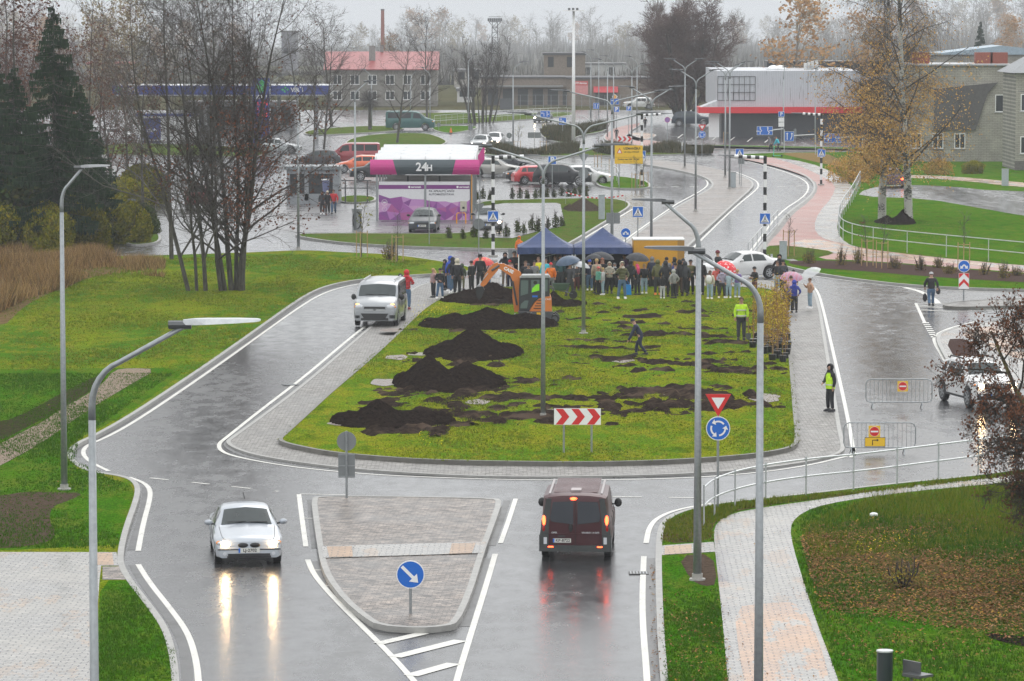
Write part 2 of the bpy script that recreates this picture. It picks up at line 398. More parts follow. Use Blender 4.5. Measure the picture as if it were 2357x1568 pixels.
poly('sidewalk', [(1518, 1256), (1643, 1247), (1646, 1270), (1518, 1278)], PAV, .129, 0)
poly('sidewalk', [(1530, 1257), (1592, 1253), (1592, 1273), (1530, 1276)], PAVT, .133, 0)
poly('sidewalk', [(1690, 1398), (1760, 1388), (1842, 1386), (1870, 1440), (1900, 1520), (1915, 1600), (1790, 1740), (1720, 1600), (1700, 1500)], PAVO, .133, 1)
poly('bare_soil', [(1560, 1280), (1640, 1274), (1652, 1345), (1620, 1350), (1590, 1335)], DIRT, .127, 1)
poly('leaf_litter', [(1842, 1215), (1950, 1200), (2100, 1180), (2357, 1190), (2800, 1180), (2800, 1480), (2357, 1462), (2200, 1440), (2050, 1400), (1895, 1392), (1858, 1310)], grass('leafy_ground', (.085, .065, .022), (.045, .09, .010), (.11, .075, .03), .6), .127, 1)
poly('bare_soil', [(2260, 1455), (2357, 1465), (2800, 1500), (2800, 1530), (2357, 1490), (2280, 1470)], SOIL, .131, 1)
# right hand land
slab('brick_island', [(2152, 778), (2166, 761), (2250, 744), (2357, 729), (2700, 690), (3000, 760), (2800, 862), (2357, 876), (2246, 905), (2225, 892), (2200, 865), (2168, 812)], PAV, .12)
poly('sandy_paving', [(2200, 768), (2260, 752), (2700, 705), (2900, 760), (2700, 800), (2330, 835), (2270, 790)], PAVO, .124, 1)
poly('mulch_bed', [(2174, 781), (2224, 779), (2245, 800), (2272, 838), (2240, 848), (2206, 838)], MULCH, .13, 1)
slab('cobble_island', [(2160, 702), (2200, 694), (2290, 689), (2600, 680), (2600, 698), (2357, 703), (2200, 708)], COB, .12, KERBD)
RK = [(1660, 357), (1725, 366), (1795, 382), (1845, 399), (1870, 418), (1874, 437), (1856, 458), (1807, 492), (1780, 530), (1752, 563), (1738, 585), (1765, 600), (1800, 612), (1868, 627), (1950, 640), (2050, 652), (2150, 660), (2357, 667), (3100, 680), (3600, 300), (1990, 350), (1800, 351)]
slab('lawn', RK, GR_NEW)
poly('cobble_edge', [(x, y) for x, y in RK[:11]] + [(1850, 606), (1800, 585), (1775, 560), (1805, 525), (1835, 490), (1885, 455), (1900, 435), (1890, 412), (1840, 392), (1760, 372), (1690, 358)], COB, .122, 1)
poly('cycle_path', [(1690, 362), (1760, 376), (1830, 396), (1876, 415), (1884, 436), (1866, 462), (1822, 495), (1798, 530), (1768, 560), (1766, 572), (1850, 570), (1925, 578), (1925, 582), (1870, 596), (2000, 600), (2357, 628), (2900, 668), (2900, 650), (2357, 612), (2130, 590), (1985, 572), (1946, 560), (1926, 532), (1930, 500), (1962, 452), (1965, 430), (1930, 402), (1860, 373), (1760, 360)], PAVR, .124, 1)
poly('cycle_path', [(1770, 361), (1830, 378), (1885, 402), (1925, 425), (1915, 455), (1885, 488), (1872, 522), (1888, 548), (1935, 560), (1958, 566), (1985, 572), (1946, 560), (1926, 532), (1930, 500), (1962, 452), (1965, 430), (1930, 402), (1860, 373)], PAV, .128, 1)
poly('cycle_path', [(1870, 548), (1940, 562), (1985, 574), (2130, 592), (2357, 614), (2900, 652), (2900, 660), (2357, 622), (2130, 600), (1960, 590), (1850, 570), (1810, 560)], PAVO, .129, 1)
poly('lawn', [(1758, 574), (1775, 563), (1850, 569), (1925, 580), (1900, 590), (1820, 597), (1770, 597)], GR_FAR, .132, 1)
poly('mulch_bed', [(1800, 602), (1870, 599), (2000, 603), (2130, 612), (2357, 631), (2900, 668), (2900, 675), (2357, 650), (2200, 641), (2080, 632), (1960, 622), (1860, 616)], MULCH, .131, 1)
poly('lot_asphalt', [(1972, 452), (1990, 436), (2050, 425), (2180, 428), (2290, 440), (2800, 452), (2800, 560), (2357, 497), (2250, 478), (2130, 457)], ASPH, .126, 1)
poly('sidewalk', [(2060, 408), (2200, 414), (2357, 432), (2700, 455), (2700, 445), (2357, 421), (2200, 406), (2060, 402)], PAVO, .13, 1)
poly('dry_grass', [(1790, 352), (1900, 352), (1935, 368), (1940, 385), (1900, 378), (1830, 362)], ground('dry_verge', (.16, .11, .04), (.26, .18, .08), 5), .128, 1)
# median with cobbles
slab('cobble_median', [(1392, 600), (1450, 548), (1520, 497), (1600, 452), (1633, 435), (1640, 424), (1630, 412), (1595, 399), (1520, 384), (1455, 375), (1440, 368), (1500, 366), (1600, 378), (1690, 398), (1728, 413), (1737, 425), (1727, 438), (1690, 470), (1600, 553), (1550, 600)], COBR, .13)
# verges and lots further up
slab('verge', [(1090, 463), (1200, 459), (1300, 457), (1400, 456), (1440, 461), (1456, 472), (1425, 492), (1390, 513), (1330, 550), (1292, 570), (1190, 573), (1100, 572), (900, 566), (780, 558), (715, 549), (672, 541), (700, 537), (880, 537), (1060, 538), (1088, 530), (1092, 495)], GR_FAR)
poly('parking_bay', [(1100, 476), (1160, 468), (1280, 467), (1290, 470), (1298, 508), (1295, 520), (1240, 532), (1180, 548), (1100, 546)], PAVW, .15, 0)
poly('forecourt', [(480, 462), (870, 464), (1092, 466), (1092, 545), (1060, 536), (700, 535), (640, 533), (560, 520)], PAVW, .006, 0)
slab('verge', [(778, 450), (866, 450), (866, 465), (778, 467)], GR_FAR)
slab('verge', [(1090, 372), (1180, 380), (1300, 395), (1400, 403), (1480, 412), (1500, 424), (1494, 434), (1380, 433), (1365, 413), (1290, 403), (1180, 391), (1090, 382)], GR_NEW)
slab('verge', [(1098, 353), (1150, 344), (1340, 341), (1500, 340), (1620, 346), (1645, 352), (1500, 357), (1200, 359), (1115, 358)], GR_FAR)
slab('verge', [(1520, 331), (1600, 333), (1930, 339), (2060, 343), (2060, 349), (1800, 346), (1600, 341), (1530, 336)], GR_NEW)
slab('planting_bed', [(1240, 305), (1290, 296), (1340, 292), (1400, 297), (1380, 305), (1330, 312), (1310, 330), (1270, 325), (1248, 315)], GR_FAR)
slab('verge', [(990, 291), (1060, 289), (1112, 292), (1052, 306), (1022, 306), (998, 300)], GR_NEW)
slab('verge', [(940, 280), (1060, 268), (1200, 262), (1320, 256), (1320, 266), (1200, 276), (1040, 287), (950, 287)], GR_FAR)
slab('verge', [(790, 322), (860, 308), (980, 305), (1020, 318), (1035, 330), (960, 346), (800, 350)], GR_FAR)
slab('verge', [(180, 345), (260, 328), (500, 335), (640, 345), (600, 362), (300, 356), (200, 356)], GR_FAR)
slab('verge', [(700, 300), (820, 290), (930, 290), (930, 300), (800, 308), (700, 312)], GR_FAR)
slab('cycle_path', [(1385, 315), (1410, 295), (1455, 285), (1480, 282), (1470, 292), (1445, 305), (1470, 318), (1540, 330), (1700, 338), (2060, 345), (2060, 350), (1700, 345), (1500, 338), (1400, 328)], PAVR)
slab('sandy_island', [(1433, 310), (1470, 304), (1522, 310), (1480, 325), (1455, 324)], PAVO)
poly('meadow', [(900, 262), (1100, 258), (1100, 268), (960, 280), (880, 284)], GR_FAR, .1, 1)
# painted lines
ml = MB()
for pts, w in [
    ([(1000, 634), (860, 648), (795, 659), (745, 674), (693, 704), (600, 770), (500, 842), (400, 911), (300, 977), (238, 1010), (203, 1023), (191, 1036), (193, 1050), (212, 1066), (250, 1084)], .145),
    ([(296, 1098), (330, 1110), (346, 1126), (345, 1150), (331, 1200), (322, 1245), (318, 1268)], .145), ([(318, 1299), (345, 1342), (392, 1400), (432, 1455), (450, 1510), (458, 1570), (461, 1740)], .145),
    ([(842, 750), (800, 783), (700, 868), (600, 944), (520, 1008), (503, 1021), (506, 1036), (530, 1048), (600, 1063), (700, 1078), (850, 1092), (1000, 1099), (1200, 1105), (1500, 1104), (1700, 1093), (1850, 1074), (1950, 1050)], .14),
    ([(1870, 659), (1882, 670), (1892, 700), (1912, 785), (1936, 890), (1955, 980), (1966, 1048)], .13),
    ([(1850, 632), (1950, 646), (2060, 659), (2150, 667), (2357, 674), (2900, 684)], .14),
    ([(688, 1138), (694, 1185), (704, 1258)], .135), ([(708, 1288), (722, 1322), (760, 1368), (830, 1438), (905, 1512), (990, 1610), (1060, 1720)], .145),
    ([(1187, 1148), (1170, 1200), (1152, 1250)], .135), ([(1140, 1275), (1118, 1350), (1085, 1455), (1045, 1585), (1010, 1740)], .145),
    ([(1640, 1158), (1560, 1172), (1515, 1190), (1494, 1213), (1487, 1250)], .145), ([(1482, 1280), (1478, 1380), (1481, 1460), (1488, 1540), (1500, 1740)], .145),
    ([(690, 1137), (800, 1139)], .1), ([(1345, 548), (1400, 515), (1462, 478)], .14), ([(1560, 468), (1480, 522), (1400, 582)], .14), ([(1480, 376), (1560, 390), (1615, 405), (1632, 421), (1622, 435), (1560, 468)], .14),
    ([(1596, 570), (1690, 478), (1738, 440), (1748, 427), (1738, 413), (1690, 395)], .14), ([(1726, 580), (1745, 555), (1795, 488), (1848, 455), (1862, 436), (1858, 419), (1830, 404), (1780, 387), (1720, 371)], .14),
    ([(2082, 662), (2118, 670), (2150, 688), (2160, 699)], .3), ([(2108, 698), (2128, 742)], .145), ([(2108, 698), (2140, 699), (2185, 699)], .12), ([(2110, 702), (2180, 709), (2240, 713), (2357, 708), (2600, 700)], .14), ([(2122, 712), (2180, 718), (2230, 716), (2357, 712)], .12),
    ([(2250, 739), (2180, 756), (2148, 774), (2152, 792), (2168, 818), (2190, 860)], .135),
    ([(975, 560), (1100, 576), (1180, 578), (1290, 576)], .12), ([(1960, 1053), (1966, 1030)], .145), ([(1330, 408), (1500, 438)], .1),
    ([(1450, 380), (1350, 368), (1250, 362), (1100, 362)], .12), ([(1100, 340), (1180, 338), (1300, 337)], .1)]:
    strip(ml, pts, w, .008)
for a, b, w in [((872, 1481), (975, 1457), .32), ((908, 1512), (1060, 1474), .36), ((945, 1555), (1045, 1527), .36), ((2112, 706), (2172, 709), .2), ((2120, 714), (2190, 717), .2)]:
    strip(ml, [a, b], w, .012, it=0)
strip(ml, [(345, 1100), (640, 1131)], .12, .008, .75, .95); strip(ml, [(1405, 1143), (1620, 1146)], .12, .008, .9, .7)
strip(ml, [(1500, 431), (1645, 429)], .4, .008, .7, .9); strip(ml, [(1745, 430), (1868, 428)], .4, .008, .7, .9)
strip(ml, [(2130, 742), (2152, 778)], .3, .008, .5, .6)
for q in range(8): strip(ml, [(800+q*9, 785-q*7.4), (800+q*9+7, 786-q*7.4)], .07, .016, it=0)
for x, y in [(826, 775), (790, 803), (760, 830), (720, 865), (690, 890), (650, 920), (610, 953), (700, 1193), (722, 1312), (742, 1348), (775, 1385)]:
    strip(ml, [(x, y), (x+20, y)], .1, .009, it=0)
for k in range(7): strip(ml, [(1560+k*40, 318+k*2), (1572+k*40, 309+k*2)], .15, .02, it=0)
ml.build('road_marking', PAINT, kind='structure')
gu = MB()
for pts, w in [([(1496, 1285), (1494, 1390), (1500, 1500), (1514, 1740)], .26), ([(713, 1150), (717, 1200), (724, 1262)], .16), ([(727, 1292), (742, 1333), (780, 1386), (826, 1430), (862, 1452), (960, 1460), (1040, 1450)], .24), ([(1167, 1152), (1150, 1205), (1132, 1256)], .2), ([(1124, 1285), (1098, 1380), (1068, 1442)], .28),
    ([(336, 1122), (336, 1155), (322, 1205), (303, 1266)], .24), ([(306, 1300), (330, 1342), (374, 1400), (412, 1456), (430, 1510), (438, 1740)], .24), ([(185, 1052), (182, 1038), (200, 1020), (300, 970), (400, 904), (500, 835), (600, 763), (692, 697), (742, 668), (797, 654), (900, 641)], .2),
    ([(855, 748), (705, 876), (605, 950), (522, 1014), (520, 1030), (560, 1050), (650, 1069), (800, 1085), (1000, 1096), (1300, 1101), (1600, 1096), (1800, 1080), (1930, 1055)], .16), ([(1878, 665), (1903, 780), (1926, 888), (1944, 978), (1954, 1030)], .3)]: strip(gu, pts, w, .005)
gu.build('gutter', ASPHG, kind='structure')
# drain grates
def drain(x, y, rz, lab):
    p = P(x, y, .012); t = thing('drain_grate', lab, 'drain', p, rz)
    mb = MB(); mb.box((0, 0, 0), (.5, .5, .012)); mb.build('frame', M('grate_metal', (.03, .03, .03), .5, .4, 0), t)
    mb = MB()
    for k in range(6): mb.box((-.2+.08*k, 0, .01), (.035, .44, .012))
    mb.build('bars', GALV, t)
drain(668, 886, .5, 'iron drain grate in the left lane beside the cobbled apron')
drain(1470, 1319, 0, 'iron drain grate at the edge line by the right kerb')
p = P(40, 1690, .14)
# ---- tufts, leaves, weeds: ground cover nobody could count ----
def inside(x, y, pl):
    c = False; n = len(pl)
    for i in range(n):
        x1, y1 = pl[i]; x2, y2 = pl[i-1]
        if (y1 > y) != (y2 > y) and x < (x2-x1)*(y-y1)/(y2-y1)+x1: c = not c
    return c
def scatter(name, region, n, mat, z, hr, wr, mode='tuft', seed=1, cam_w=True, excl=()):
    rnd = random.Random(seed); mb = MB(); w = [P(x, y, z) for x, y in region]; pl = [(p.x, p.y) for p in w]
    xs = [p[0] for p in pl]; ys = [p[1] for p in pl]; k = 0; tries = 0; V = []; F = []
    while k < n and tries < n*8:
        tries += 1
        x, y = rnd.uniform(min(xs), max(xs)), rnd.uniform(min(ys), max(ys))
        if not inside(x, y, pl) or any(inside(x, y, e) for e in excl): continue
        nn = noise.noise(Vector((x*.25, y*.12, seed)))
        if nn < rnd.uniform(-.5, .15): continue
        k += 1; b = len(V)
        if mode == 'tuft':
            for q in range(3):
                a = rnd.uniform(0, PI); dx, dy = math.cos(a)*rnd.uniform(*wr), math.sin(a)*rnd.uniform(*wr); h = rnd.uniform(*hr)*(1+nn*(1 if hr[1] < .8 else 1.6))
                ox, oy = rnd.uniform(-.05, .05), rnd.uniform(-.05, .05); b = len(V)
                V += [(x+ox-dx, y+oy-dy, z-.01), (x+ox+dx, y+oy+dy, z-.01), (x+ox+rnd.uniform(-.5, .5)*h, y+oy+rnd.uniform(-.3, .3)*h, z+h)]
                F.append((b, b+1, b+2))
        else:
            a = rnd.uniform(0, 2*PI); s = rnd.uniform(*wr); t = rnd.uniform(-.5, .5)*s; zz = z+rnd.uniform(*hr)
            V += [(x+s*math.cos(a), y+s*math.sin(a), zz+t), (x+s*.6*math.cos(a+1.7), y+s*.6*math.sin(a+1.7), zz+.01), (x-s*math.cos(a), y-s*math.sin(a), zz-t*.5+.02), (x+s*.6*math.cos(a-1.7), y+s*.6*math.sin(a-1.7), zz+.01)]
            F.append((b, b+1, b+2, b+3))
    mb.v = V; mb.f = F; mb.m = [0]*len(F)
    return mb.build(name, mat, kind='stuff', fix=False)
def leafmat(name, cols, tr=.2):
    g = N(name); gi = g.n('ShaderNodeNewGeometry')
    g.set(col=g.ramp(gi.outputs['Random Per Island'], [(i/max(1, len(cols)-1), c) for i, c in enumerate(cols)]), rough=.8, spec=.05); g.b.inputs['IOR'].default_value = 1.03
    return g.m
G1 = leafmat('grass_blades', [(.09, .15, .008), (.15, .19, .012), (.20, .20, .03), (.07, .15, .01)])
G2 = leafmat('lawn_blades', [(.035, .115, .004), (.05, .13, .006), (.08, .14, .014)])
BR = leafmat('fallen_leaves', [(.16, .07, .03), (.24, .12, .06), (.10, .045, .02), (.30, .17, .09), (.34, .2, .03)])
GD = leafmat('dry_stalks', [(.30, .18, .07), (.42, .27, .12), (.08, .055, .03), (.48, .33, .15), (.12, .09, .03), (.20, .10, .04)])
FLW = leafmat('yellow_petals', [(.8, .6, .02), (.9, .75, .05)])
# soil heaps: height fields with ragged feet
def heap(cx, cy, rx, ry, h, seed, mat=SOIL, z0=ZI, lab=None, peaks=None, name='soil_heap', n=46, parent=None):
    c = P(cx, cy, z0); mb = MB(); vs = []; fs = []
    peaks = peaks or [(0, 0, 1, 1)]
    for j in range(n):
        for i in range(n):
            u, v = 2*i/(n-1)-1, 2*j/(n-1)-1
            x, y = u*rx*1.1, v*ry*1.1
            q = max(w_ * max(0, 1-math.hypot((u*1.1-a)/s_, v*1.1/(.55+.45*s_)))**1.15 for a, b, w_, s_ in peaks)
            e = 1-math.hypot(u*1.1, v*1.1)
            nz = noise.fractal(Vector((x*1.1+seed*9, y*1.1, seed)), .8, 2.1, 5)
            nf = noise.fractal(Vector((x*5+seed*3, y*5, seed)), .7, 2.1, 3)
            z = h*q*(1+.22*nz) + min(.1, max(-.12, (e*.55 + nz*.25)))*1.0 + nf*.075
            if e < .02: z = min(z, -.06)
            vs.append((x, y, z))
    for j in range(n-1):
        for i in range(n-1):
            ids = (j*n+i, j*n+i+1, (j+1)*n+i+1, (j+1)*n+i)
            if max(vs[q][2] for q in ids) > -.03: fs.append(ids)
    mb.add(vs, fs); o = mb.build(name, mat, parent, True); o.location = c
    if lab: setp(o, lab, 'soil heap', 'heaps of black soil on the island lawn')
    return o
heap(1120, 690, 2.3, 3.2, .8, 1, lab='black soil heap under the orange excavator bucket', peaks=[(.1, 0, 1, .8), (-.35, 0, .5, .6), (.65, 0, .75, .45)])
heap(1125, 748, 3.2, 3, .75, 2, lab='long black soil heap in front of the excavator', peaks=[(-.5, 0, .6, .4), (.0, 0, 1, .6), (.5, 0, .6, .6), (-.8, 0, .3, .3)])
heap(1090, 812, 2.1, 4, 1.0, 3, lab='tall pointed black soil heap, middle of the column on the left', peaks=[(0, 0, 1, .75), (-.5, 0, .45, .5), (.6, 0, .3, .5)])
heap(1035, 882, 2.2, 4, 1.05, 4, lab='wide black soil heap with a high left peak, second from the front', peaks=[(-.35, 0, 1, .55), (.3, 0, .7, .7), (-.8, 0, .3, .3)])
heap(905, 968, 2.2, 3, .6, 5, lab='low black soil heap nearest the front left corner of the island', peaks=[(-.25, 0, 1, .5), (.4, 0, .4, .6), (-.7, 0, .35, .3)])
heap(1300, 700, 1.1, 2, .55, 6, lab='small black soil heap just behind the excavator counterweight', peaks=[(-.5, 0, 1, .6)])
h_ = heap(1342, 482, 1.6, 3, .75, 7, ground('dug_earth', (.03, .022, .017), (.08, .06, .045), 8), .13, peaks=[(0, 0, 1, .8), (-.6, 0, .4, .3)]); setp(h_, 'brown earth heap on the verge under the red and white tape', 'soil heap')
h_ = heap(2062, 512, 1.4, 3, .75, 8, SOIL, .13, peaks=[(.35, 0, 1, .6), (-.4, 0, .5, .5)]); setp(h_, 'dark soil heap between the two birch trunks', 'soil heap')
# dug strips on the island (bare, churned soil)
DSOIL = ground('churned_soil', (.008, .006, .005), (.05, .036, .028), 6, .9, .08, 1, (.085, .06, .045)); sm = MB(); random.seed(4)
def churn(cx, cy, w, d, h, seed):
    c = P(cx, cy, ZI); nx = max(8, int(w*7)); ny = max(8, int(d*3)); vs = []; fs = []
    for j in range(ny):
        for i in range(nx):
            u, v = 2*i/(nx-1)-1, 2*j/(ny-1)-1; x, y = u*w/2*1.15, v*d/2*1.15
            e = 1-max(abs(u*1.1)**2.2, abs(v*1.1)**2); gap = noise.noise(Vector((x*.9+seed*5, y*.8, seed*1.7)))
            nz = noise.fractal(Vector((x*1.3+seed*7, y*.55, seed*3.1)), .8, 2.2, 5)
            vs.append((c.x+x, c.y+y, ZI-.03+h*max(-.6, min(1, e*.95+nz*1.5-.42-max(0, gap)*1.3))+.03*noise.noise(Vector((x*6, y*6, seed)))))
    for j in range(ny-1):
        for i in range(nx-1):
            ids = (j*nx+i, j*nx+i+1, (j+1)*nx+i+1, (j+1)*nx+i)
            if max(vs[q][2] for q in ids) > ZI-.02: fs.append(ids)
    sm.add(vs, fs)
for i, (x, y, w, d, h) in enumerate([(1080, 828, 4.5, 6, .14), (1050, 905, 5.2, 8, .16), (1180, 960, 7, 5, .15), (960, 985, 4.5, 5, .14), (870, 930, 2, 6, .08), (1100, 940, 5, 5, .12), (900, 905, 2.4, 4, .06), (1260, 945, 3, 6, .1),
        (1335, 700, 3, 2.5, .12), (1345, 718, 2.6, 2, .1), (1350, 735, 2.8, 2, .1), (1335, 752, 2.4, 2, .1), (1345, 785, 2.4, 2, .1), (1340, 800, 2.8, 2, .1), (1330, 815, 2, 2, .1), (1300, 833, 2, 2, .09),
        (1465, 712, 2.4, 3, .14), (1470, 728, 2.6, 2.5, .12), (1460, 742, 2.8, 2.5, .12), (1430, 755, 1.6, 2, .1), (1420, 785, 2, 2, .1), (1470, 805, 3, 2, .12), (1410, 825, 2.6, 3, .12), (1440, 800, 3, 2, .1),
        (1580, 700, 2.0, 4, .12), (1640, 722, 5.2, 4, .15), (1560, 770, 5, 3.5, .15), (1680, 790, 3.5, 3, .12), (1600, 815, 2.4, 2, .1), (1660, 812, 2.6, 2, .1), (1560, 840, 6, 6, .16), (1700, 850, 3.6, 5, .14),
        (1500, 905, 4, 5, .15), (1610, 915, 5, 9, .2), (1480, 945, 4, 4, .14), (1380, 925, 3, 5, .1), (1330, 910, 3.4, 4, .1), (1260, 920, 2.4, 4, .1), (1210, 875, 2.5, 4, .1), (1180, 915, 2, 3, .1), (1520, 935, 3, 3, .12),
        (1640, 755, 4, 2, .1), (1330, 875, 2, 3, .07), (1390, 945, 3, 3, .1), (1150, 700, 4, 3, .08), (1120, 765, 4, 3, .1), (960, 760, 1.6, 3, .07), (920, 825, 1.6, 4, .07)]):
    churn(x, y, w, d, h*1.15, i+1.3)
sm.build('bare_soil', DSOIL, kind='structure', smooth=True)
scatter('soil_clods', [(830, 985), (930, 880), (1000, 740), (1060, 690), (1300, 690), (1800, 700), (1800, 940), (1500, 960), (1100, 985)], 5200, leafmat('soil_crumbs', [(.012, .009, .008), (.04, .028, .022), (.08, .058, .045)]), ZI+.005, (0, .03), (.02, .07), 'leaf', 31)
scatter('fallen_leaves', [(-60, 600), (1000, 605), (700, 690), (300, 940), (-60, 1050)], 500, BR, .14, (0, .03), (.02, .05), 'leaf', 32)
scatter('fallen_leaves', [(-60, 1050), (170, 1060), (300, 1120), (270, 1262), (-60, 1262)], 160, BR, .15, (0, .02), (.015, .03), 'leaf', 33)
mudl = [(885, 880, 40, 9), (800, 975, 45, 5), (900, 760, 30, 5), (915, 822, 30, 6), (1760, 917, 40, 12), (1290, 945, 50, 4), (1100, 925, 30, 6), (1430, 830, 30, 5), (1560, 905, 40, 6), (960, 815, 25, 4)]
for x, y, w, h in mudl:
    poly('mud_patch', [(x+w*math.cos(a)*random.uniform(.7, 1.15), y+h*math.sin(a)*random.uniform(.7, 1.15)) for a in [2*PI*k/12 for k in range(12)]], ground('wet_mud', (.10, .075, .06), (.24, .19, .16), 5, .5, .04, .35) if x == 885 else bpy.data.materials['wet_mud'], ZI+.006+.0004*w, 2)
isl = [(x, y) for x, y in ISL]
scatter('grass_tufts', ISL, 30000, G1, ZI, (.02, .06), (.01, .025), seed=2)
scatter('grass_tufts', [(-60, 600), (420, 595), (700, 585), (1000, 602), (860, 636), (735, 660), (600, 750), (430, 870), (-60, 850)], 26000, G1, .12, (.02, .08), (.01, .025), seed=3)
scatter('grass_tufts', [(-60, 860), (400, 860), (180, 1015), (170, 1060), (300, 1120), (270, 1262), (-60, 1262)], 14000, G2, .124, (.03, .07), (.01, .02), seed=4)
scatter('grass_tufts', [(236, 1340), (303, 1340), (400, 1500), (404, 1600), (218, 1600)], 3000, G2, .124, (.03, .07), (.008, .016), seed=5)
scatter('grass_tufts', [(1820, 1212), (1870, 1172), (2000, 1148), (2357, 1110), (2450, 1110), (2450, 1600), (1945, 1600), (1850, 1340)], 9000, G2, .124, (.04, .1), (.01, .02), seed=6)
scatter('grass_tufts', [(1845, 1212), (2000, 1150), (2357, 1112), (2357, 1240), (1870, 1290)], 3500, G1, .13, (.06, .18), (.01, .02), seed=16)
scatter('grass_tufts', [(1523, 1350), (1650, 1350), (1680, 1600), (1532, 1600)], 2500, G2, .124, (.03, .07), (.01, .02), seed=7)
scatter('verge_weeds', [(1523, 1250), (1530, 1200), (1620, 1170), (1900, 1138), (2230, 1102), (2357, 1085), (2357, 1096), (2230, 1108), (1900, 1146), (1700, 1172), (1640, 1210), (1640, 1245)], 3500, G1, .124, (.04, .14), (.01, .03), seed=8)
scatter('fallen_leaves', [(1840, 1235), (2060, 1215), (2450, 1215), (2450, 1490), (2100, 1435), (1885, 1405)], 9500, BR, .14, (0, .06), (.03, .06), 'leaf', 9)
scatter('fallen_leaves', [(1835, 1210), (2450, 1150), (2450, 1600), (1960, 1600)], 3200, BR, .15, (0, .04), (.025, .05), 'leaf', 10)
scatter('fallen_leaves', [(1500, 1360), (1660, 1360), (1700, 1600), (1520, 1600)], 420, BR, .15, (0, .03), (.025, .05), 'leaf', 11)
scatter('fallen_leaves', [(1640, 1190), (1820, 1190), (1960, 1600), (1680, 1600)], 70, BR, .14, (0, .01), (.02, .04), 'leaf', 21)
scatter('fallen_leaves', [(1495, 1300), (1512, 1300), (1520, 1600), (1500, 1600)], 160, BR, .02, (0, .01), (.02, .05), 'leaf', 22)
scatter('fallen_leaves', [(1940, 500), (2250, 520), (2200, 560), (1960, 540)], 1500, BR, .14, (0, .03), (.02, .04), 'leaf', 23)
scatter('wildflowers', [(930, 700), (1010, 690), (1040, 720), (960, 745)], 260, FLW, ZI+.2, (0, .12), (.02, .03), 'leaf', 12)
scatter('wildflowers', [(1650, 680), (1780, 680), (1780, 700), (1650, 700)], 120, FLW, ZI+.15, (0, .12), (.02, .03), 'leaf', 13)
scatter('wildflowers', [(960, 1000), (1020, 1000), (1020, 1030), (960, 1030)], 60, FLW, ZI+.2, (0, .12), (.015, .025), 'leaf', 14)
scatter('wildflowers', [(1960, 1230), (2100, 1220), (2110, 1260), (1970, 1280)], 90, FLW, .4, (0, .1), (.015, .025), 'leaf', 24)
scatter('wildflowers', [(2035, 1310), (2110, 1310), (2110, 1335), (2035, 1335)], 40, FLW, .45, (0, .1), (.015, .025), 'leaf', 25)
scatter('tall_dry_grass', [(-80, 575), (60, 570), (160, 582), (290, 612), (290, 628), (200, 640), (150, 665), (60, 690), (0, 720), (-80, 740)], 15000, GD, .12, (.3, .95), (.012, .03), seed=15)
scatter('tall_dry_grass', [(290, 600), (380, 600), (380, 640), (290, 630)], 700, GD, .12, (.3, .7), (.012, .03), seed=17)
scatter('shrub_cover', [(1120, 353), (1200, 345), (1330, 343), (1330, 356), (1150, 358)], 2500, leafmat('low_shrubs', [(.04, .05, .02), (.08, .08, .04), (.12, .09, .05)]), .12, (.3, .8), (.03, .08), seed=18)
scatter('shrub_cover', [(1350, 345), (1630, 347), (1640, 354), (1400, 356)], 2500, bpy.data.materials['low_shrubs'], .12, (.3, .8), (.03, .08), seed=19)
scatter('shrub_cover', [(1245, 306), (1400, 296), (1330, 312), (1310, 328), (1260, 322)], 3000, bpy.data.materials['low_shrubs'], .12, (.3, .9), (.04, .1), seed=20)
# ---------------- lettering ----------------
def txt(s, size, align='CENTER', bold=0):
    cu = bpy.data.curves.new('t', 'FONT'); cu.body = s; cu.size = size; cu.align_x = align; cu.align_y = 'CENTER'; cu.resolution_u = 2; cu.offset = bold
    o = bpy.data.objects.new('t', cu); COL.objects.link(o)
    dg = bpy.context.evaluated_depsgraph_get(); me = o.evaluated_get(dg).to_mesh()
    vs = [v.co.copy() for v in me.vertices]; fs = [tuple(p.vertices) for p in me.polygons]
    o.evaluated_get(dg).to_mesh_clear(); bpy.data.objects.remove(o); bpy.data.curves.remove(cu)
    return vs, fs
def put(mb, s, size, x, y, z, align='CENTER', bold=0, sx=1, T=None):   # text upright in the xz plane facing -y
    vs, fs = txt(s, size, align, bold)
    w = [Vector((x+v.x*sx, y, z+v.y)) for v in vs]
    if T: w = [T @ v for v in w]
    mb.add(w, fs)
def flat(mb, pts, y, T=None):                       # thin face in the xz plane facing -y
    tri = tessellate_polygon([[Vector((a, b, 0)) for a, b in pts]])
    w = [Vector((a, y, b)) for a, b in pts]
    if T: w = [T @ v for v in w]
    mb.add(w, [tuple(t) for t in tri])
def circ(x, z, r, n=28): return [(x+r*math.cos(2*PI*k/n), z+r*math.sin(2*PI*k/n)) for k in range(n)]
def rect(x0, x1, z0, z1): return [(x0, z0), (x1, z0), (x1, z1), (x0, z1)]
def part(fn, name, mat, parent, **k):
    mb = MB(); fn(mb); return mb.build(name, mat, parent, **k)
def tilt(a, b): return math.atan2(b.y-a.y, b.x-a.x)
GLASS = M('dark_glass', (.03, .035, .04), .08, 0, 0)
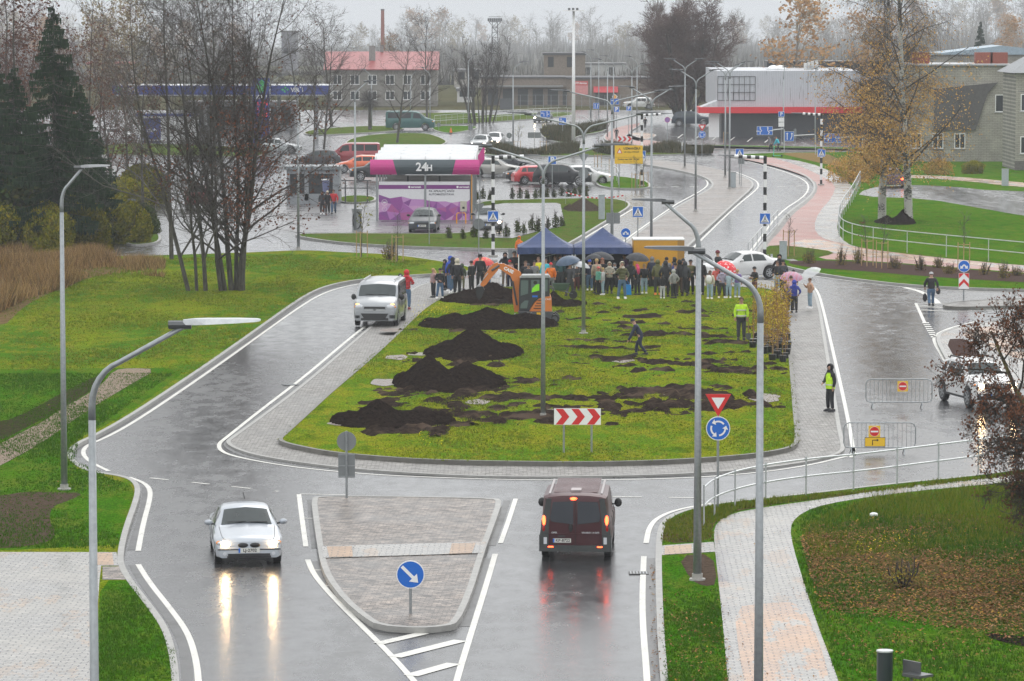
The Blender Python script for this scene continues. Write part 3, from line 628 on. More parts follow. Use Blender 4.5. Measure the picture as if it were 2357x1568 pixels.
def window(t, x, y, z, w, h, n=2, fr=WHITE):
    f = part(lambda m: [m.bb(x-w/2, x+w/2, y-.06, y, z-h/2, z-h/2+.07), m.bb(x-w/2, x+w/2, y-.06, y, z+h/2-.07, z+h/2)] +
             [m.bb(x-w/2+(w-.07)*k/n, x-w/2+(w-.07)*k/n+.07, y-.06, y, z-h/2+.07, z+h/2-.07) for k in range(n+1)], 'window', fr, t)
    part(lambda m: m.bb(x-w/2+.03, x+w/2-.03, y-.03, y-.008, z-h/2+.03, z+h/2-.03), 'pane', GLASS, f)
    part(lambda m: m.bb(x-w/2-.1, x+w/2+.1, y-.12, y-.001, z-h/2-.06, z-h/2-.001), 'sill', M('sill_metal', (.4, .4, .42), .4), f)
    return f
# --- self-service car wash ---
def carwash():
    b = P(868, 508, .006); b2 = P(1090, 508, .006); w = b2.x-b.x; y0 = b.y
    t = thing('car_wash', 'open self-service car wash with white vaulted roof and purple printed wall', 'car wash', b)
    D = 24; hz = 3.15
    for i in range(5):
        yy = i*D/4
        for x in ((0, w*.5, w-.1) if i == 0 else (0, w-.1)):
            part(lambda m: m.bb(x-.07, x+.07, yy-.07, yy+.07, 0, hz+.3), 'post', GALV, t)
    for i in range(9):
        part(lambda m: m.bb(w-.18, w+.02, 1+i*2.6, 1.1+i*2.6, 0, hz), 'post', GALV, t)
    m = MB(); x0, x1 = -.3, w+.25                     # four vaulted roof bays
    for i in range(4):
        ya, yb = .12+i*D/4, .12+(i+1)*D/4-.12
        n = 8; pr = [(ya+(yb-ya)*k/n, hz+.25+1.0*math.sin(PI*k/n)**.8) for k in range(n+1)] + [(yb, hz+.05), (ya, hz+.05)]
        m.prism(pr, x0+.1, x1-.1, 'yz')
    part_ = m.build('roof', M('white_roof_sheet', (.50, .51, .52), .4, 0, .07, 1.2), t)
    for i in range(4):
        for k in range(5):
            xx = x0+.2+(x1-x0-.4)*k/4
            part(lambda m: m.tube([(xx, .12+i*D/4+.1, hz+.45), (xx, .12+i*D/4+1.2, hz+.98), (xx, .12+i*D/4+3, hz+1.27)], .025, 5), 'roof_rib', GREYP, part_)
    MAG = M('magenta_panel', (.52, .035, .22), .4, 0, .05); DG = M('slate_panel', (.055, .075, .085), .4, 0, .06)
    hf = 1.0; zb = hz-.05
    def fas(m, xa, xb, xc, xd):                       # curved fascia strip between slanted ends
        n = 6; vs = []
        for k in range(n+1):
            a = k/n; zz = zb+hf*a; yy = -.1-.28*math.sin(PI*a*.9+.15)
            vs += [(xa+(xd-xa)*a, yy, zz), (xb+(xc-xb)*a, yy, zz), (xb+(xc-xb)*a, yy+.12, zz), (xa+(xd-xa)*a, yy+.12, zz)]
        m.add(vs, [(4*k+q, 4*k+(q+1) % 4, 4*k+4+(q+1) % 4, 4*k+4+q) for k in range(n) for q in range(4)]+[(0, 1, 2, 3), tuple(4*n+q for q in range(4))])
    W_ = x1-x0
    fo = part(lambda m: fas(m, x0+W_*.235+.0, x1-W_*.24, x1-W_*.205, x0+W_*.195), 'sign_fascia', DG, t, smooth=False)
    part(lambda m: fas(m, x0-.15, x0+W_*.235, x0+W_*.195, x0-.15), 'side_fascia', MAG, t)
    part(lambda m: fas(m, x1-W_*.24, x1+.15, x1+.15, x1-W_*.205), 'side_fascia', MAG, t)
    part(lambda m: (put(m, '24', .78, x0+W_*.47, -.41, zb+.5, bold=.02), put(m, 'H', .55, x0+W_*.545, -.41, zb+.44, bold=.02)), 'lettering', SIGNW, fo)
    # printed wall
    zt = 2.62; xa, xb = .12, w-.25
    wl = part(lambda m: m.bb(xa, xb, -.03, .03, .02, zt), 'wash_wall', M('wash_wall_white', (.68, .68, .7), .4, 0, .03), t)
    part(lambda m: flat(m, rect(xa, xb, zt-.50, zt-.22), -.033), 'purple_band', M('purple_band', (.19, .035, .20), .4, 0, 0), wl)
    rnd = random.Random(5); top = [0.0, 1.75, .12, 1.5, .25, 1.62, .36, 1.45, .5, 1.42, .56, 1.32, .64, 1.28, .73, 1.3, .80, 1.2, .88, 1.28, .95, 1.2, 1.0, 1.4]
    tops = [(xa+(xb-xa)*top[i], top[i+1]) for i in range(0, len(top), 2)]
    rows = [tops] + [[(x+rnd.uniform(-.2, .2)*(0 < i < len(tops)-1), z*f+rnd.uniform(-.12, .12)) for i, (x, z) in enumerate(tops)] for f in (.68, .36)] + [[(x, .03) for x, z in tops]]
    cols = [(.34, .11, .36), (.42, .16, .44), (.27, .06, .28), (.48, .24, .50), (.38, .09, .27), (.22, .06, .26), (.55, .30, .52)]
    ms = [M('purple_facet_%d' % i, c, .45, 0, 0) for i, c in enumerate(cols)]
    m = MB()
    for r in range(3):
        for i in range(len(tops)-1):
            a, b_, c, d = rows[r][i], rows[r][i+1], rows[r+1][i+1], rows[r+1][i]
            for tr in ([(a, b_, c), (a, c, d)] if rnd.random() < .5 else [(a, b_, d), (b_, c, d)]):
                m.cm = rnd.randrange(len(ms)); flat(m, list(tr), -.034)
    m.build('polygon_print', ms, wl)
    GR = M('print_dark_grey', (.08, .08, .1), .5, 0, 0)
    part(lambda m: (put(m, 'PAŠAPKALPOŠANĀS', .19, xa+(xb-xa)*.55, -.036, 1.98, 'LEFT', .006), put(m, 'AUTOMAZGĀTAVA', .19, xa+(xb-xa)*.55, -.036, 1.76, 'LEFT', .006)), 'lettering', GR, wl)
    def ew(m, x):
        put(m, 'eurowash', .17, x+.12, -.038, zt-.36, 'LEFT', .006); flat(m, circ(x, zt-.36, .075), -.038)
    [part(lambda m: ew(m, xa+(xb-xa)*q), 'lettering', SIGNW, wl) for q in (.335, .865)]
    def ringm(m, x, z, r):
        o = circ(x, z, r); i_ = circ(x, z, r*.9)
        m.add([(a, -.038, b) for a, b in o+i_], [(k, (k+1) % 28, 28+(k+1) % 28, 28+k) for k in range(28)])
    part(lambda m: (ringm(m, xa+.38, 1.22, .2), put(m, '24H', .15, xa+.38, -.038, 1.22, bold=.006), ringm(m, xa+.38, .78, .15), put(m, 'P', .1, xa+.38, -.038, .78)), 'lettering', SIGNW, wl)
    for xx in (w*.28, w*.62):
        part(lambda m: m.bb(xx-.06, xx+.06, 10, 10.15, .02, 2.6), 'bay_post', DKMET, t)
    for k in range(1, 4): part(lambda m: m.bb(.1, w-.3, k*D/4-.05, k*D/4+.05, .02, 2.3), 'bay_wall', M('bay_wall_panel', (.30, .29, .28), .5, 0, .05), t)
    part(lambda m: m.tube([(w-.12, -.12, .1), (w-.12, -.12, hz)], .035, 6), 'gas_pipe', M('orange_pipe', (.70, .30, .02), .4, 0, 0), t)
    mag = thing('magenta_flag_sign', 'small tilted magenta sign panel on the right end of the car wash roof', 'sign', P(1092, 508, .006)+Vector((.2, 5, 0)))
    part(lambda m: m.prism([(0, 3.2), (.45, 3.9), (.45, 4.9), (0, 4.2)], -.04, .04), 'panel', MAG, mag); part(lambda m: m.bb(.1, .16, .05, .12, 0, 3.5), 'post', GALV, mag)
    bx = thing('payment_box', 'beige payment cabinet with small screen in front of the purple wash wall', 'cabinet', P(1067, 512, .006)+Vector((0, -.4, 0)))
    part(lambda m: (m.bb(-.22, .22, 0, .25, .75, 1.42)), 'cabinet', M('beige_enamel', (.46, .44, .36), .4), bx)
    part(lambda m: m.bb(-.08, .08, -.01, .0, .92, 1.06), 'screen', GLASS, bx)
    part(lambda m: (m.bb(-.1, -.05, .08, .13, 0, .75), m.bb(.12, .17, .08, .13, 0, .75)), 'leg', GALV, bx)
    gd = thing('hoop_guard', 'orange tubular hoop guard below the payment cabinet', 'barrier', P(1062, 513, .006)+Vector((0, -.9, 0)))
    part(lambda m: m.tube([(-.3, 0, 0), (-.3, 0, .62), (-.22, 0, .7), (.22, 0, .7), (.3, 0, .62), (.3, 0, 0)], .045, 8), 'hoop', M('orange_pipe', (.70, .30, .02), .4, 0, 0), gd)
carwash()
# vacuum machine
vm = thing('vacuum_machine', 'grey self-service vacuum machine with looped black hose', 'vacuum', P(822, 534, .006))
part(lambda m: (m.bb(-.3, .3, -.25, .25, .02, 1.35), m.bb(-.34, .34, -.3, .3, 1.35, 1.5)), 'body', GREYP, vm)
part(lambda m: m.tube([(.28*math.cos(a)*.9, -.32, .75+.55*math.sin(a)) for a in [k*.45 for k in range(15)]], .04, 6), 'hose', BLACK, vm)
# kiosk with coffee cup
kb = P(660, 470, .006); kw = P(782, 470).x-kb.x
kk = thing('kiosk', 'low grey kiosk with a dark shop window beside the parking lot', 'kiosk', kb)
part(lambda m: (m.bb(0, kw, 0, 3.2, 0, .25), m.bb(0, .25, .02, 3.2, .25, 2.5), m.bb(kw-.5, kw, .02, 3.2, .25, 2.5), m.bb(.25, kw-.5, 2.9, 3.2, .25, 2.5), m.bb(1.3, 1.6, .02, .2, .25, 2.2), m.bb(.25, kw-.5, .02, .2, .25, .75), m.bb(.25, kw-.5, .02, .2, 2.2, 2.5)), 'wall', M('kiosk_panel', (.28, .30, .32), .45), kk)
part(lambda m: m.bb(-.15, kw+.1, -.2, 3.4, 2.5, 2.75), 'roof', M('kiosk_roof', (.2, .22, .23), .4), kk)
part(lambda m: m.bb(.25, kw-.5, .08, .12, .75, 2.2), 'window', GLASS, kk)
cup = thing('coffee_cup_display', 'giant grey-blue coffee cup display in front of the kiosk window', 'cup display', P(750, 474, .006))
part(lambda m: m.tube([(0, 0, 1.0), (0, 0, 1.75), (0, 0, 1.9)], [.2, .28, .31], 14), 'cup', M('cup_blue', (.16, .18, .32), .4, 0, 0), cup)
part(lambda m: m.tube([(0, 0, 0), (0, 0, 1.02)], .06, 8), 'stand', GALV, cup)
part(lambda m: m.tube([(0, 0, 1.86), (0, 0, 1.93)], .325, 14), 'rim', SIGNW, cup)
sh = thing('rail_shelter', 'dark steel carport frame left of the car wash', 'frame', P(795, 466, .15))
for x in (.0, 1.6): part(lambda m: m.bb(x-.05, x+.05, -.05, .05, 0, 1.6), 'post', DKMET, sh)
for z in (1.55, 1.0): part(lambda m: m.bb(-.3, 1.9, -.04, .04, z, z+.08), 'beam', DKMET, sh)
# --- fuel station ---
fb = P(262, 322, 0); fe = P(756, 322, 0); L = fe.x-fb.x
fs = thing('fuel_station_canopy', 'long flat fuel station canopy with a blue fascia', 'fuel station', fb)
VB = M('station_blue', (.022, .045, .25), .4, 0, .04); GRN = M('station_green', (.05, .45, .12), .4, 0, 0)
zt = HT(fb, 197); zl = HT(fb, 218)
part(lambda m: m.bb(0, L, 0, 12, zl-.15, zt-.05), 'roof', M('canopy_white', (.55, .56, .58), .4), fs)
fa = part(lambda m: m.bb(-.1, L+.1, -.12, -.003, zl, zt), 'fascia', VB, fs)
[part(lambda m: put(m, 'VIRŠI', .62, q, -.13, (zl+zt)/2, 'CENTER', .02), 'lettering', SIGNW, fa) for q in (1.7, L*.855)]
def chk(m, x, z, s): 
    for a, b_ in ((-.3, .1), (0, .35), (-.05, -.1), (.3, .12)): flat(m, [(x+(a-.16)*s, z+b_*s), (x+a*s, z+(b_+.16)*s), (x+(a+.16)*s, z+b_*s), (x+a*s, z+(b_-.16)*s)], -.13)
[part(lambda m: chk(m, q, (zl+zt)/2-.05, .9), 'emblem', GRN, fa) for q in (.55, L*.80)]
for k in range(6): part(lambda m: m.bb(1.5+k*(L-3)/5-.2, 1.5+k*(L-3)/5+.2, 4, 4.4, 0, zl-.15), 'pillar', M('pillar_grey', (.32, .33, .34), .5), fs)
sh_ = thing('station_shop', 'grey station shop building with dark glass under the canopy', 'shop', P(420, 300, 0))
part(lambda m: m.bb(0, 13, 3, 9, 0, 3.3), 'wall', M('shop_wall', (.16, .16, .17), .5), sh_); part(lambda m: m.bb(.5, 12.5, 2.94, 2.995, .5, 2.7), 'window', GLASS, sh_)
wb = P(342, 322, 0); ws = thing('car_wash_box', 'white and blue panelled booth in front of the fuel station', 'booth', wb)
part(lambda m: m.bb(-1.2, 5.4, -2, 1, 0, 2.6), 'wall', M('booth_white', (.55, .56, .55), .5), ws); part(lambda m: m.bb(-1.25, 5.45, -2.05, 1, 2.6, 2.85), 'roof', VB, ws)
pn = part(lambda m: m.bb(-.4, 1.5, -2.06, -2.002, .1, 2.4), 'poster', VB, ws); part(lambda m: put(m, 'club', .7, .55, -2.07, 1.1), 'lettering', SIGNW, pn)
tb = P(602, 345, 0); ts = thing('price_totem', 'tall blue fuel price totem with red digits behind the leafless trees', 'price sign', tb)
s_ = HT(tb, 180); 
bd_ = part(lambda m: m.bb(-.85, .85, -.15, .15, 0, s_), 'board', VB, ts)
zz = lambda y: HT(tb, y)
part(lambda m: put(m, 'VIRŠI', .55, 0, -.155, zz(224), bold=.02), 'lettering', SIGNW, bd_)
part(lambda m: [flat(m, [(x-.3, z), (x, z+.3), (x+.3, z), (x, z-.3)], -.155) for x, z in ((-.3, zz(200)), (.25, zz(200)), (0, zz(208)), (.05, zz(190)))], 'emblem', GRN, bd_)
LED = M('red_led', (.3, 0, 0), .5, 0, 0, em=(1, .05, .03), es=1.0)
part(lambda m: [put(m, s, .5, .1, -.156, zz(y), bold=.005) for s, y in (('1.934', 239), ('1.494', 252), ('0.595', 265))], 'price_digits', LED, bd_)
# --- red-roofed house ---
hb_ = P(745, 245, 0); he = P(1010, 245, 0); L = he.x-hb_.x; ze = HT(hb_, 160); zr = HT(hb_+Vector((0, 6, 0)), 121)
rh = thing('red_roof_house', 'long grey house with a red metal gable roof and one tall chimney', 'house', hb_)
part(lambda m: m.bb(.3, L-.3, 0, 12, 0, ze), 'wall', M('plaster_grey', (.20, .19, .17), .8, 0, .15, 2), rh)
rf = part(lambda m: m.prism([(-.5, ze-.1), (6, zr), (12.5, ze-.1), (12.5, ze+.05), (6, zr+.15), (-.5, ze+.05)], 0, L, 'yz'), 'roof', M('red_sheet_roof', (.30, .075, .075), .45, 0, .12, 1), rh)
part(lambda m: m.bb(L*.39, L*.39+.9, 2.6, 3.5, ze+.8, zr+1.0), 'chimney', M('chimney_grey', (.22, .21, .2), .8), rf)
part(lambda m: m.bb(L*.48, L*.48+.5, 5.8, 6.3, zr-.1, zr+1.1), 'chimney', M('chimney_grey', (.22, .21, .2), .8), rf)
for k in range(6): window(rh, 2+k*(L-4)/5, 0, ze-1.5, 1.3, 1.4)
for k in range(6): window(rh, 2+k*(L-4)/5, 0, 1.6, 1.3, 1.3)
# --- brown garage block with the red poster ---
gb = P(1170, 243, 0); g1 = P(1300, 243).x-gb.x; g2 = P(1480, 240).x-gb.x
BRK = M('tan_brick', (.20, .165, .135), .85, 0, .15, 3)
gg = thing('garage_block', 'low tan brick garage block with dark bays and a red poster', 'garage building', gb)
part(lambda m: m.bb(-4, g1+.3, 0, 14, 0, HT(gb, 180)), 'wall', BRK, gg); part(lambda m: m.bb(g1+.32, g2+3, -.5, 14, 0, HT(gb, 182)), 'wall', BRK, gg)
part(lambda m: (m.bb(-4.2, g1+.2, -.2, 14.1, HT(gb, 180)+.002, HT(gb, 177)), m.bb(g1+.22, g2+3.2, -.7, 14.1, HT(gb, 182)+.002, HT(gb, 178))), 'roof', M('roof_felt', (.08, .08, .085), .8), gg)
part(lambda m: m.bb(-4, g1-.3, -1.6, -.01, 2.7, 2.95), 'canopy', M('lean_to_roof', (.22, .22, .22), .6), gg)
for k in range(6): part(lambda m: m.bb(-3+k*2.2, -1.5+k*2.2, -.04, -.003, .1, 2.4), 'bay_door', M('dark_bay', (.04, .045, .05), .4), gg)
ps = part(lambda m: m.bb(g1+1.2, g1+1.2+2.2, -.56, -.502, 1.6, 3.6), 'poster', M('poster_pink', (.62, .25, .25), .5, 0, .1, 5), gg)
part(lambda m: m.bb(g1+1.2, g1+1.2+2.2, -.575, -.563, 2.95, 3.6), 'header', M('poster_red', (.55, .1, .1), .5), ps); part(lambda m: put(m, 'ATP-Serviss', .38, g1+2.3, -.58, 3.28, bold=.01), 'lettering', SIGNW, ps)
part(lambda m: m.prism([(-.52, 2.8), (-1.6, 2.0), (-1.6, 1.9), (-.52, 1.9)], g1+4.2, g1+7.8, 'yz'), 'awning', M('awning_red', (.48, .05, .06), .6), gg)
part(lambda m: m.bb(g1+4.5, g1+7.5, -.56, -.505, .1, 1.9), 'bay_door', M('dark_bay', (.04, .045, .05), .4), gg)
tb2 = P(1256, 238, 0); k2 = thing('brick_tower_block', 'taller tan brick block with flat roof behind the garage block', 'building', tb2+Vector((0, 30, 0)))
part(lambda m: m.bb(0, 6.5, 0, 8, 0, HT(k2.location, 127)), 'wall', BRK, k2); part(lambda m: m.bb(-.2, 6.7, -.2, 8.2, HT(k2.location, 127), HT(k2.location, 122)), 'roof', M('roof_felt', (.08, .08, .085), .8), k2)
part(lambda m: [m.bb(x, x+.9, -.05, -.003, 5, 6.6) for x in (.6, 3.6)], 'window', GLASS, k2)
fn = P(1180, 249, 0)
f_ = thing('mesh_fence', 'tall grey wire fence in front of the garage block', 'fence', fn)
for k in range(20): part(lambda m: m.bb(k*1.1-.03, k*1.1+.03, -.03, .03, 0, 1.9), 'post', GALV, f_)
for z in (.3, 1.0, 1.85): part(lambda m: m.bb(0, 20.9, -.012, .012, z, z+.03), 'rail', GALV, f_)
# --- the supermarket ---
mb_ = P(1652, 316, 0); me_ = P(1992, 318, 0); L = me_.x-mb_.x
mt = thing('supermarket', 'flat-roofed supermarket with pale metal upper wall above a red band', 'supermarket', mb_)
zc, zb1, zb0 = HT(mb_, 163), HT(mb_, 246), HT(mb_, 260)
def corr(name, c, ax=14):
    g = N(name); t = g.coord((1, 1, 1)); w = g.n('ShaderNodeTexWave'); w.inputs['Scale'].default_value = 1.6; w.bands_direction = 'X'; g.l(t, w.inputs['Vector'])
    st = g.noise(3, 2, g.coord((3, 3, .12))); g.set(col=g.mix(g.ramp(st, [(.66, 0), (.70, .8)]), g.mix(w.outputs['Fac'], tuple(x*.9 for x in c), tuple(x*1.06 for x in c)), (.12, .12, .13)), rough=.35, metal=.2); return g.m
part(lambda m: m.bb(.4, L, 0, 26, 0, zb0+.1), 'wall', M('charcoal_panel', (.042, .046, .052), .5, 0, .1, 2), mt)
part(lambda m: m.bb(-.1, L-.4, -.4, 26, zb1, zc), 'cladding', corr('corrugated_steel', (.50, .52, .56)), mt)
part(lambda m: (m.bb(-2.2, L+.2, -1.5, 4, zb0, zb1-.01)), 'red_band', M('fascia_red', (.62, .02, .03), .4, 0, .03), mt)
part(lambda m: m.prism([(-1.9, zb1-.008), (-.12, zb1+.7), (-.12, zb1-.008)], -1.4, 3.6), 'canopy_roof', M('canopy_white', (.55, .56, .58), .4), mt)
fr = MB(); x0, x1 = (P(1651, 316).x-mb_.x), (P(1737, 316).x-mb_.x); z0, z1 = HT(mb_, 231), HT(mb_, 176)
for k in range(8): fr.bb(x0+(x1-x0)*k/7-.03, x0+(x1-x0)*k/7+.03, -.52, -.46, z0, z1)
for k in range(4): fr.bb(x0, x1, -.53, -.45, z0+(z1-z0)*k/3-.03, z0+(z1-z0)*k/3+.03)
fr.build('sign_frame', DKMET, mt)
part(lambda m: m.bb(-1.0, .15, -.2, .1, 0, 2.6), 'entrance_pillar', SIGNW, mt)
dk = thing('dark_clad_hall', 'dark charcoal metal-clad hall adjoining the supermarket', 'hall', P(1992, 320, 0)+Vector((0, 1, 0)))
part(lambda m: m.bb(.02, 11.5, 0, 24, 0, HT(mb_, 185)), 'wall', corr('dark_corrugated_steel', (.07, .07, .078)), dk); part(lambda m: m.bb(-.1, 11.6, -.1, 24.2, HT(mb_, 185), HT(mb_, 182)), 'roof', M('roof_felt', (.08, .08, .085), .8), dk)
bk = P(1790, 300, 0); b_ = thing('dark_screen_hall', 'dark flat screen wall standing above the supermarket roof', 'hall', bk+Vector((0, 20, 0)))
part(lambda m: m.bb(0, 26, 0, 6, 0, HT(b_.location, 141)), 'wall', corr('black_corrugated_steel', (.04, .045, .05)), b_)
for x in (1790, 1806):
    q = thing('skylight_dome', 'white skylight dome on the supermarket roof', 'skylight', Vector((P(x, 316).x, mb_.y+8, zc-.05)))
    part(lambda m: m.ell((0, 0, 0), (.75, .75, .55), 14, 8), 'dome', SIGNW, q, smooth=True); part(lambda m: m.bb(-.8, .8, -.8, .8, -.05, .08), 'curb', GREYP, q)
for i, x in enumerate((1862, 1870, 1878, 1888)):
    q = thing('roof_ventilator', 'pale ventilation unit on the supermarket roof', 'ventilation unit', Vector((P(x, 316).x, mb_.y+6, zc-.03)))
    part(lambda m: m.bb(-.16, .16, -.3, .3, 0, .8+.1*i), 'housing', M('vent_white', (.6, .6, .58), .5), q); part(lambda m: m.tube([(.1, -.4, 0), (.1, -.4, .45), (.25, -.4, .55), (.4, -.4, .45), (.4, -.4, .3)], .05, 6), 'duct', GALVL, q)
# --- brick houses on the right ---
def brickmat(name, c1, c2):
    g = N(name); t = g.n('ShaderNodeTexCoord'); mp = g.n('ShaderNodeMapping'); mp.inputs['Rotation'].default_value = (PI/2, 0, 0); g.l(t.outputs['Object'], mp.inputs[0])
    b = g.n('ShaderNodeTexBrick'); g.l(mp.outputs[0], b.inputs['Vector']); b.inputs['Scale'].default_value = 1; b.inputs['Brick Width'].default_value = .5; b.inputs['Row Height'].default_value = .16; b.inputs['Mortar Size'].default_value = .014
    b.inputs['Color1'].default_value = c1+(1,); b.inputs['Color2'].default_value = c2+(1,); b.inputs['Mortar'].default_value = (.17, .165, .15, 1)
    g.set(col=g.mix(1, b.outputs['Color'], g.ramp(g.noise(.7, 4), [(.3, .8), (.7, 1.15)]), 'MULTIPLY'), rough=.8); return g.m
BW = brickmat('white_brick', (.36, .34, .29), (.31, .295, .255))
q0 = P(2065, 372, .12); qe = P(2331, 372, .12); L = qe.x-q0.x; zt = HT(q0, 152)
bh = thing('brick_house', 'two-storey pale brick house with dark shingled slope and white window behind the birches', 'house', q0)
part(lambda m: m.bb(0, L, 0, 12, 0, zt), 'wall', BW, bh)
xs = lambda x: P(x, 372).x-q0.x
part(lambda m: m.prism([(xs(2140), HT(q0, 300)), (xs(2140), HT(q0, 205)), (xs(2285), HT(q0, 190)), (xs(2262), HT(q0, 215)), (xs(2235), HT(q0, 300))], -.25, -.01), 'shingle_slope', M('dark_shingle', (.085, .08, .078), .7, 0, .2, 4), bh)
part(lambda m: m.bb(-.3, L, -.3, 12.2, zt+.03, zt+.16), 'roof', M('roof_edge', (.35, .36, .37), .5), bh)
for x in (2120, 2265, 2300): part(lambda m: m.bb(xs(x)-.8, xs(x)+.8, 4, 5, zt+.16, zt+1.2), 'chimney', M('red_brick', (.25, .07, .045), .8, 0, .15, 8), bh)
window(bh, xs(2299), 0, HT(q0, 238), 1.55, 1.6)
for x in (2100, 2150, 2200): window(bh, xs(x), 0, 1.9, 1.0, 1.4)
part(lambda m: m.tube([(L-.2, -.1, .3), (L-.2, -.1, zt-.2)], .07, 8), 'drainpipe', GALV, bh)
q1 = P(2336, 392, .12); b2_ = thing('brick_corner_house', 'pale brick house with a grey hipped roof at the right edge', 'house', q1); ze = HT(q1, 168)
part(lambda m: m.bb(0, 11, 0, 9, 0, ze), 'wall', BW, b2_); part(lambda m: m.bb(-.02, 11.02, -.03, -.003, 0, .8), 'plinth', M('old_planks', (.12, .11, .1), .8, 0, .3, 8), b2_)
part(lambda m: m.add([(-.5, -.5, ze), (11.5, -.5, ze), (11.5, 9.5, ze), (-.5, 9.5, ze), (3.5, 4.5, ze+2.6), (8, 4.5, ze+2.6)], [(0, 1, 5, 4), (1, 2, 5), (2, 3, 4, 5), (3, 0, 4), (0, 3, 2, 1)]), 'roof', M('grey_sheet_roof', (.22, .23, .24), .5), b2_)
for z in (2.2, 5.9): window(b2_, 1.0, 0, z, 1.1, 1.5, 1)
q2 = P(2290, 345, 0)+Vector((0, 60, 0)); bg_ = thing('blue_roof_house', 'distant house with a pale blue-grey roof above the brick chimneys', 'house', q2)
part(lambda m: m.bb(0, 16, 0, 10, 0, HT(q2, 122)), 'wall', BW, bg_); part(lambda m: m.prism([(-.6, HT(q2, 126)), (8, HT(q2, 105)), (16.6, HT(q2, 126))], -.4, 10.4), 'roof', M('blue_roof', (.28, .36, .42), .5), bg_)
# far buildings, chimney, masts
def farb(name, lab, x0, x1, yt, yb, col, off=0, roof=None):
    b = P(x0, yb, 0); e = P(x1, yb, 0); b.z = GZ(b.y)-.05; t = thing(name, lab, 'building', b)
    z = HT(b, yt); part(lambda m: m.bb(0, e.x-b.x, 0, 10, 0, z), 'wall', M(name+'_wall', col, .8, 0, .12, 1), t)
    part(lambda m: m.bb(-.2, e.x-b.x+.2, -.2, 10.2, z, z+.4), 'roof', M(name+'_roof', roof or (.15, .15, .15), .7), t)
    n = max(2, int((e.x-b.x)/3.5))
    part(lambda m: [m.bb((e.x-b.x)*(k+.3)/n, (e.x-b.x)*(k+.3)/n+1.2, -.04, -.003, z*.5, z*.5+1.4) for k in range(n)], 'window', GLASS, t)
farb('far_shed', 'pale low shed behind the trees left of the red-roofed house', 1045, 1110, 165, 200, (.35, .33, .30))
farb('white_shed', 'white walled store between the bushy tree and the red-roofed house', 1052, 1090, 210, 235, (.6, .6, .6))
farb('distant_block', 'hazy flat block on the left horizon beneath the trees', 648, 682, 75, 150, (.2, .2, .22))
farb('distant_house', 'pale distant house with a tall chimney shaft behind the supermarket', 2010, 2075, 118, 190, (.5, .48, .45), roof=(.4, .4, .4))
farb('pink_roof_hall', 'long faded red-roofed hall behind the fuel station', 200, 300, 148, 180, (.3, .25, .22), roof=(.5, .12, .12))
farb('pale_hall', 'pale flat hall at the far end of the road behind the white mast', 1330, 1440, 150, 185, (.4, .4, .4))
c = P(881, 160, 0); c.z = GZ(c.y); ch = thing('factory_chimney', 'tall slender red brick factory chimney on the horizon', 'chimney', c)
part(lambda m: m.tube([(0, 0, 0), (0, 0, HT(c, 24))], [.55, .38], 12), 'shaft', M('red_brick', (.25, .07, .045), .8, 0, .15, 8), ch); part(lambda m: m.tube([(0, 0, HT(c, 24)), (0, 0, HT(c, 23)+.2)], .45, 12), 'cap', DKMET, ch)
def lattice(x, yb, yt, w, lab, head):
    c = P(x, yb, 0); c.z = GZ(c.y); t = thing('floodlight_mast', lab, 'mast', c); h = HT(c, yt)
    m = MB()
    for sx in (-1, 1):
        for sy in (-1, 1): m.tube([(sx*w/2, sy*w/2, 0), (sx*w*.3, sy*w*.3, h)], .07, 4)
    n = 12
    for k in range(n):
        z0, z1 = h*k/n, h*(k+1)/n; s0, s1 = w/2*(1-.4*k/n), w/2*(1-.4*(k+1)/n); d = 1 if k % 2 else -1
        m.tube([(-d*s0, -s0, z0), (d*s1, -s1, z1)], .045, 4); m.tube([(-d*s0, s0, z0), (d*s1, s1, z1)], .045, 4); m.tube([(-s1, -s1, z1), (s1, -s1, z1)], .045, 4)
    m.build('lattice', DKMET, t)
    part(lambda m: (m.bb(-head, head, -.9, .9, h, h+.12), m.tube([(-head, -.9, h+1), (head, -.9, h+1)], .05, 4), m.tube([(-head*.9, 0, h), (0, 0, h-1.4), (head*.9, 0, h)], .07, 4)), 'platform', DKMET, t)
    for k in range(7): part(lambda m: m.bb(-head+head*2*k/6-.18, -head+head*2*k/6+.18, -1.0, -.7, h+.15, h+.75), 'floodlight', DKMET, t)
lattice(1139, 190, 51, 1.6, 'lattice floodlight tower with a round platform above the far trees', 1.2)
lattice(233, 180, 55, 1.2, 'lattice floodlight tower above the trees on the left', 1.25)
c = P(1515, 190, 0); c.z = GZ(c.y); tw = thing('telecom_tower', 'grey telecom tower with antennas rising behind the big bare tree', 'tower', c)
part(lambda m: m.tube([(0, 0, 0), (0, 0, HT(c, 15))], .5, 8), 'shaft', GALV, tw); part(lambda m: (m.bb(-.9, .9, -.6, .6, HT(c, 26), HT(c, 12))), 'platform', GREYP, tw)
for x in (-1.0, -.15, .9): part(lambda m: m.bb(x-.13, x+.13, -.3, 0, HT(c, 26), HT(c, -10)), 'antenna', GALVL, tw)
c = P(1320, 347, .13); ma = thing('white_mast', 'thick white lighting mast standing in the planted median', 'mast', c); h = HT(c, 26)
part(lambda m: m.tube([(0, 0, 0), (0, 0, h)], [.2, .12], 14), 'pole', SIGNW, ma, smooth=True); part(lambda m: m.tube([(0, 0, h), (0, 0, h+.1)], 1.05, 20), 'platform', SIGNW, ma)
for x in (-.45, -.05, .35): part(lambda m: m.bb(x-.12, x+.12, -.3, -.1, h+.1, h+.32), 'floodlight', DKMET, ma)
c = P(1165, 252, .1); bb_ = thing('dark_board', 'large dark blank board on posts beside the far road', 'board', c); zt = HT(c, 227)
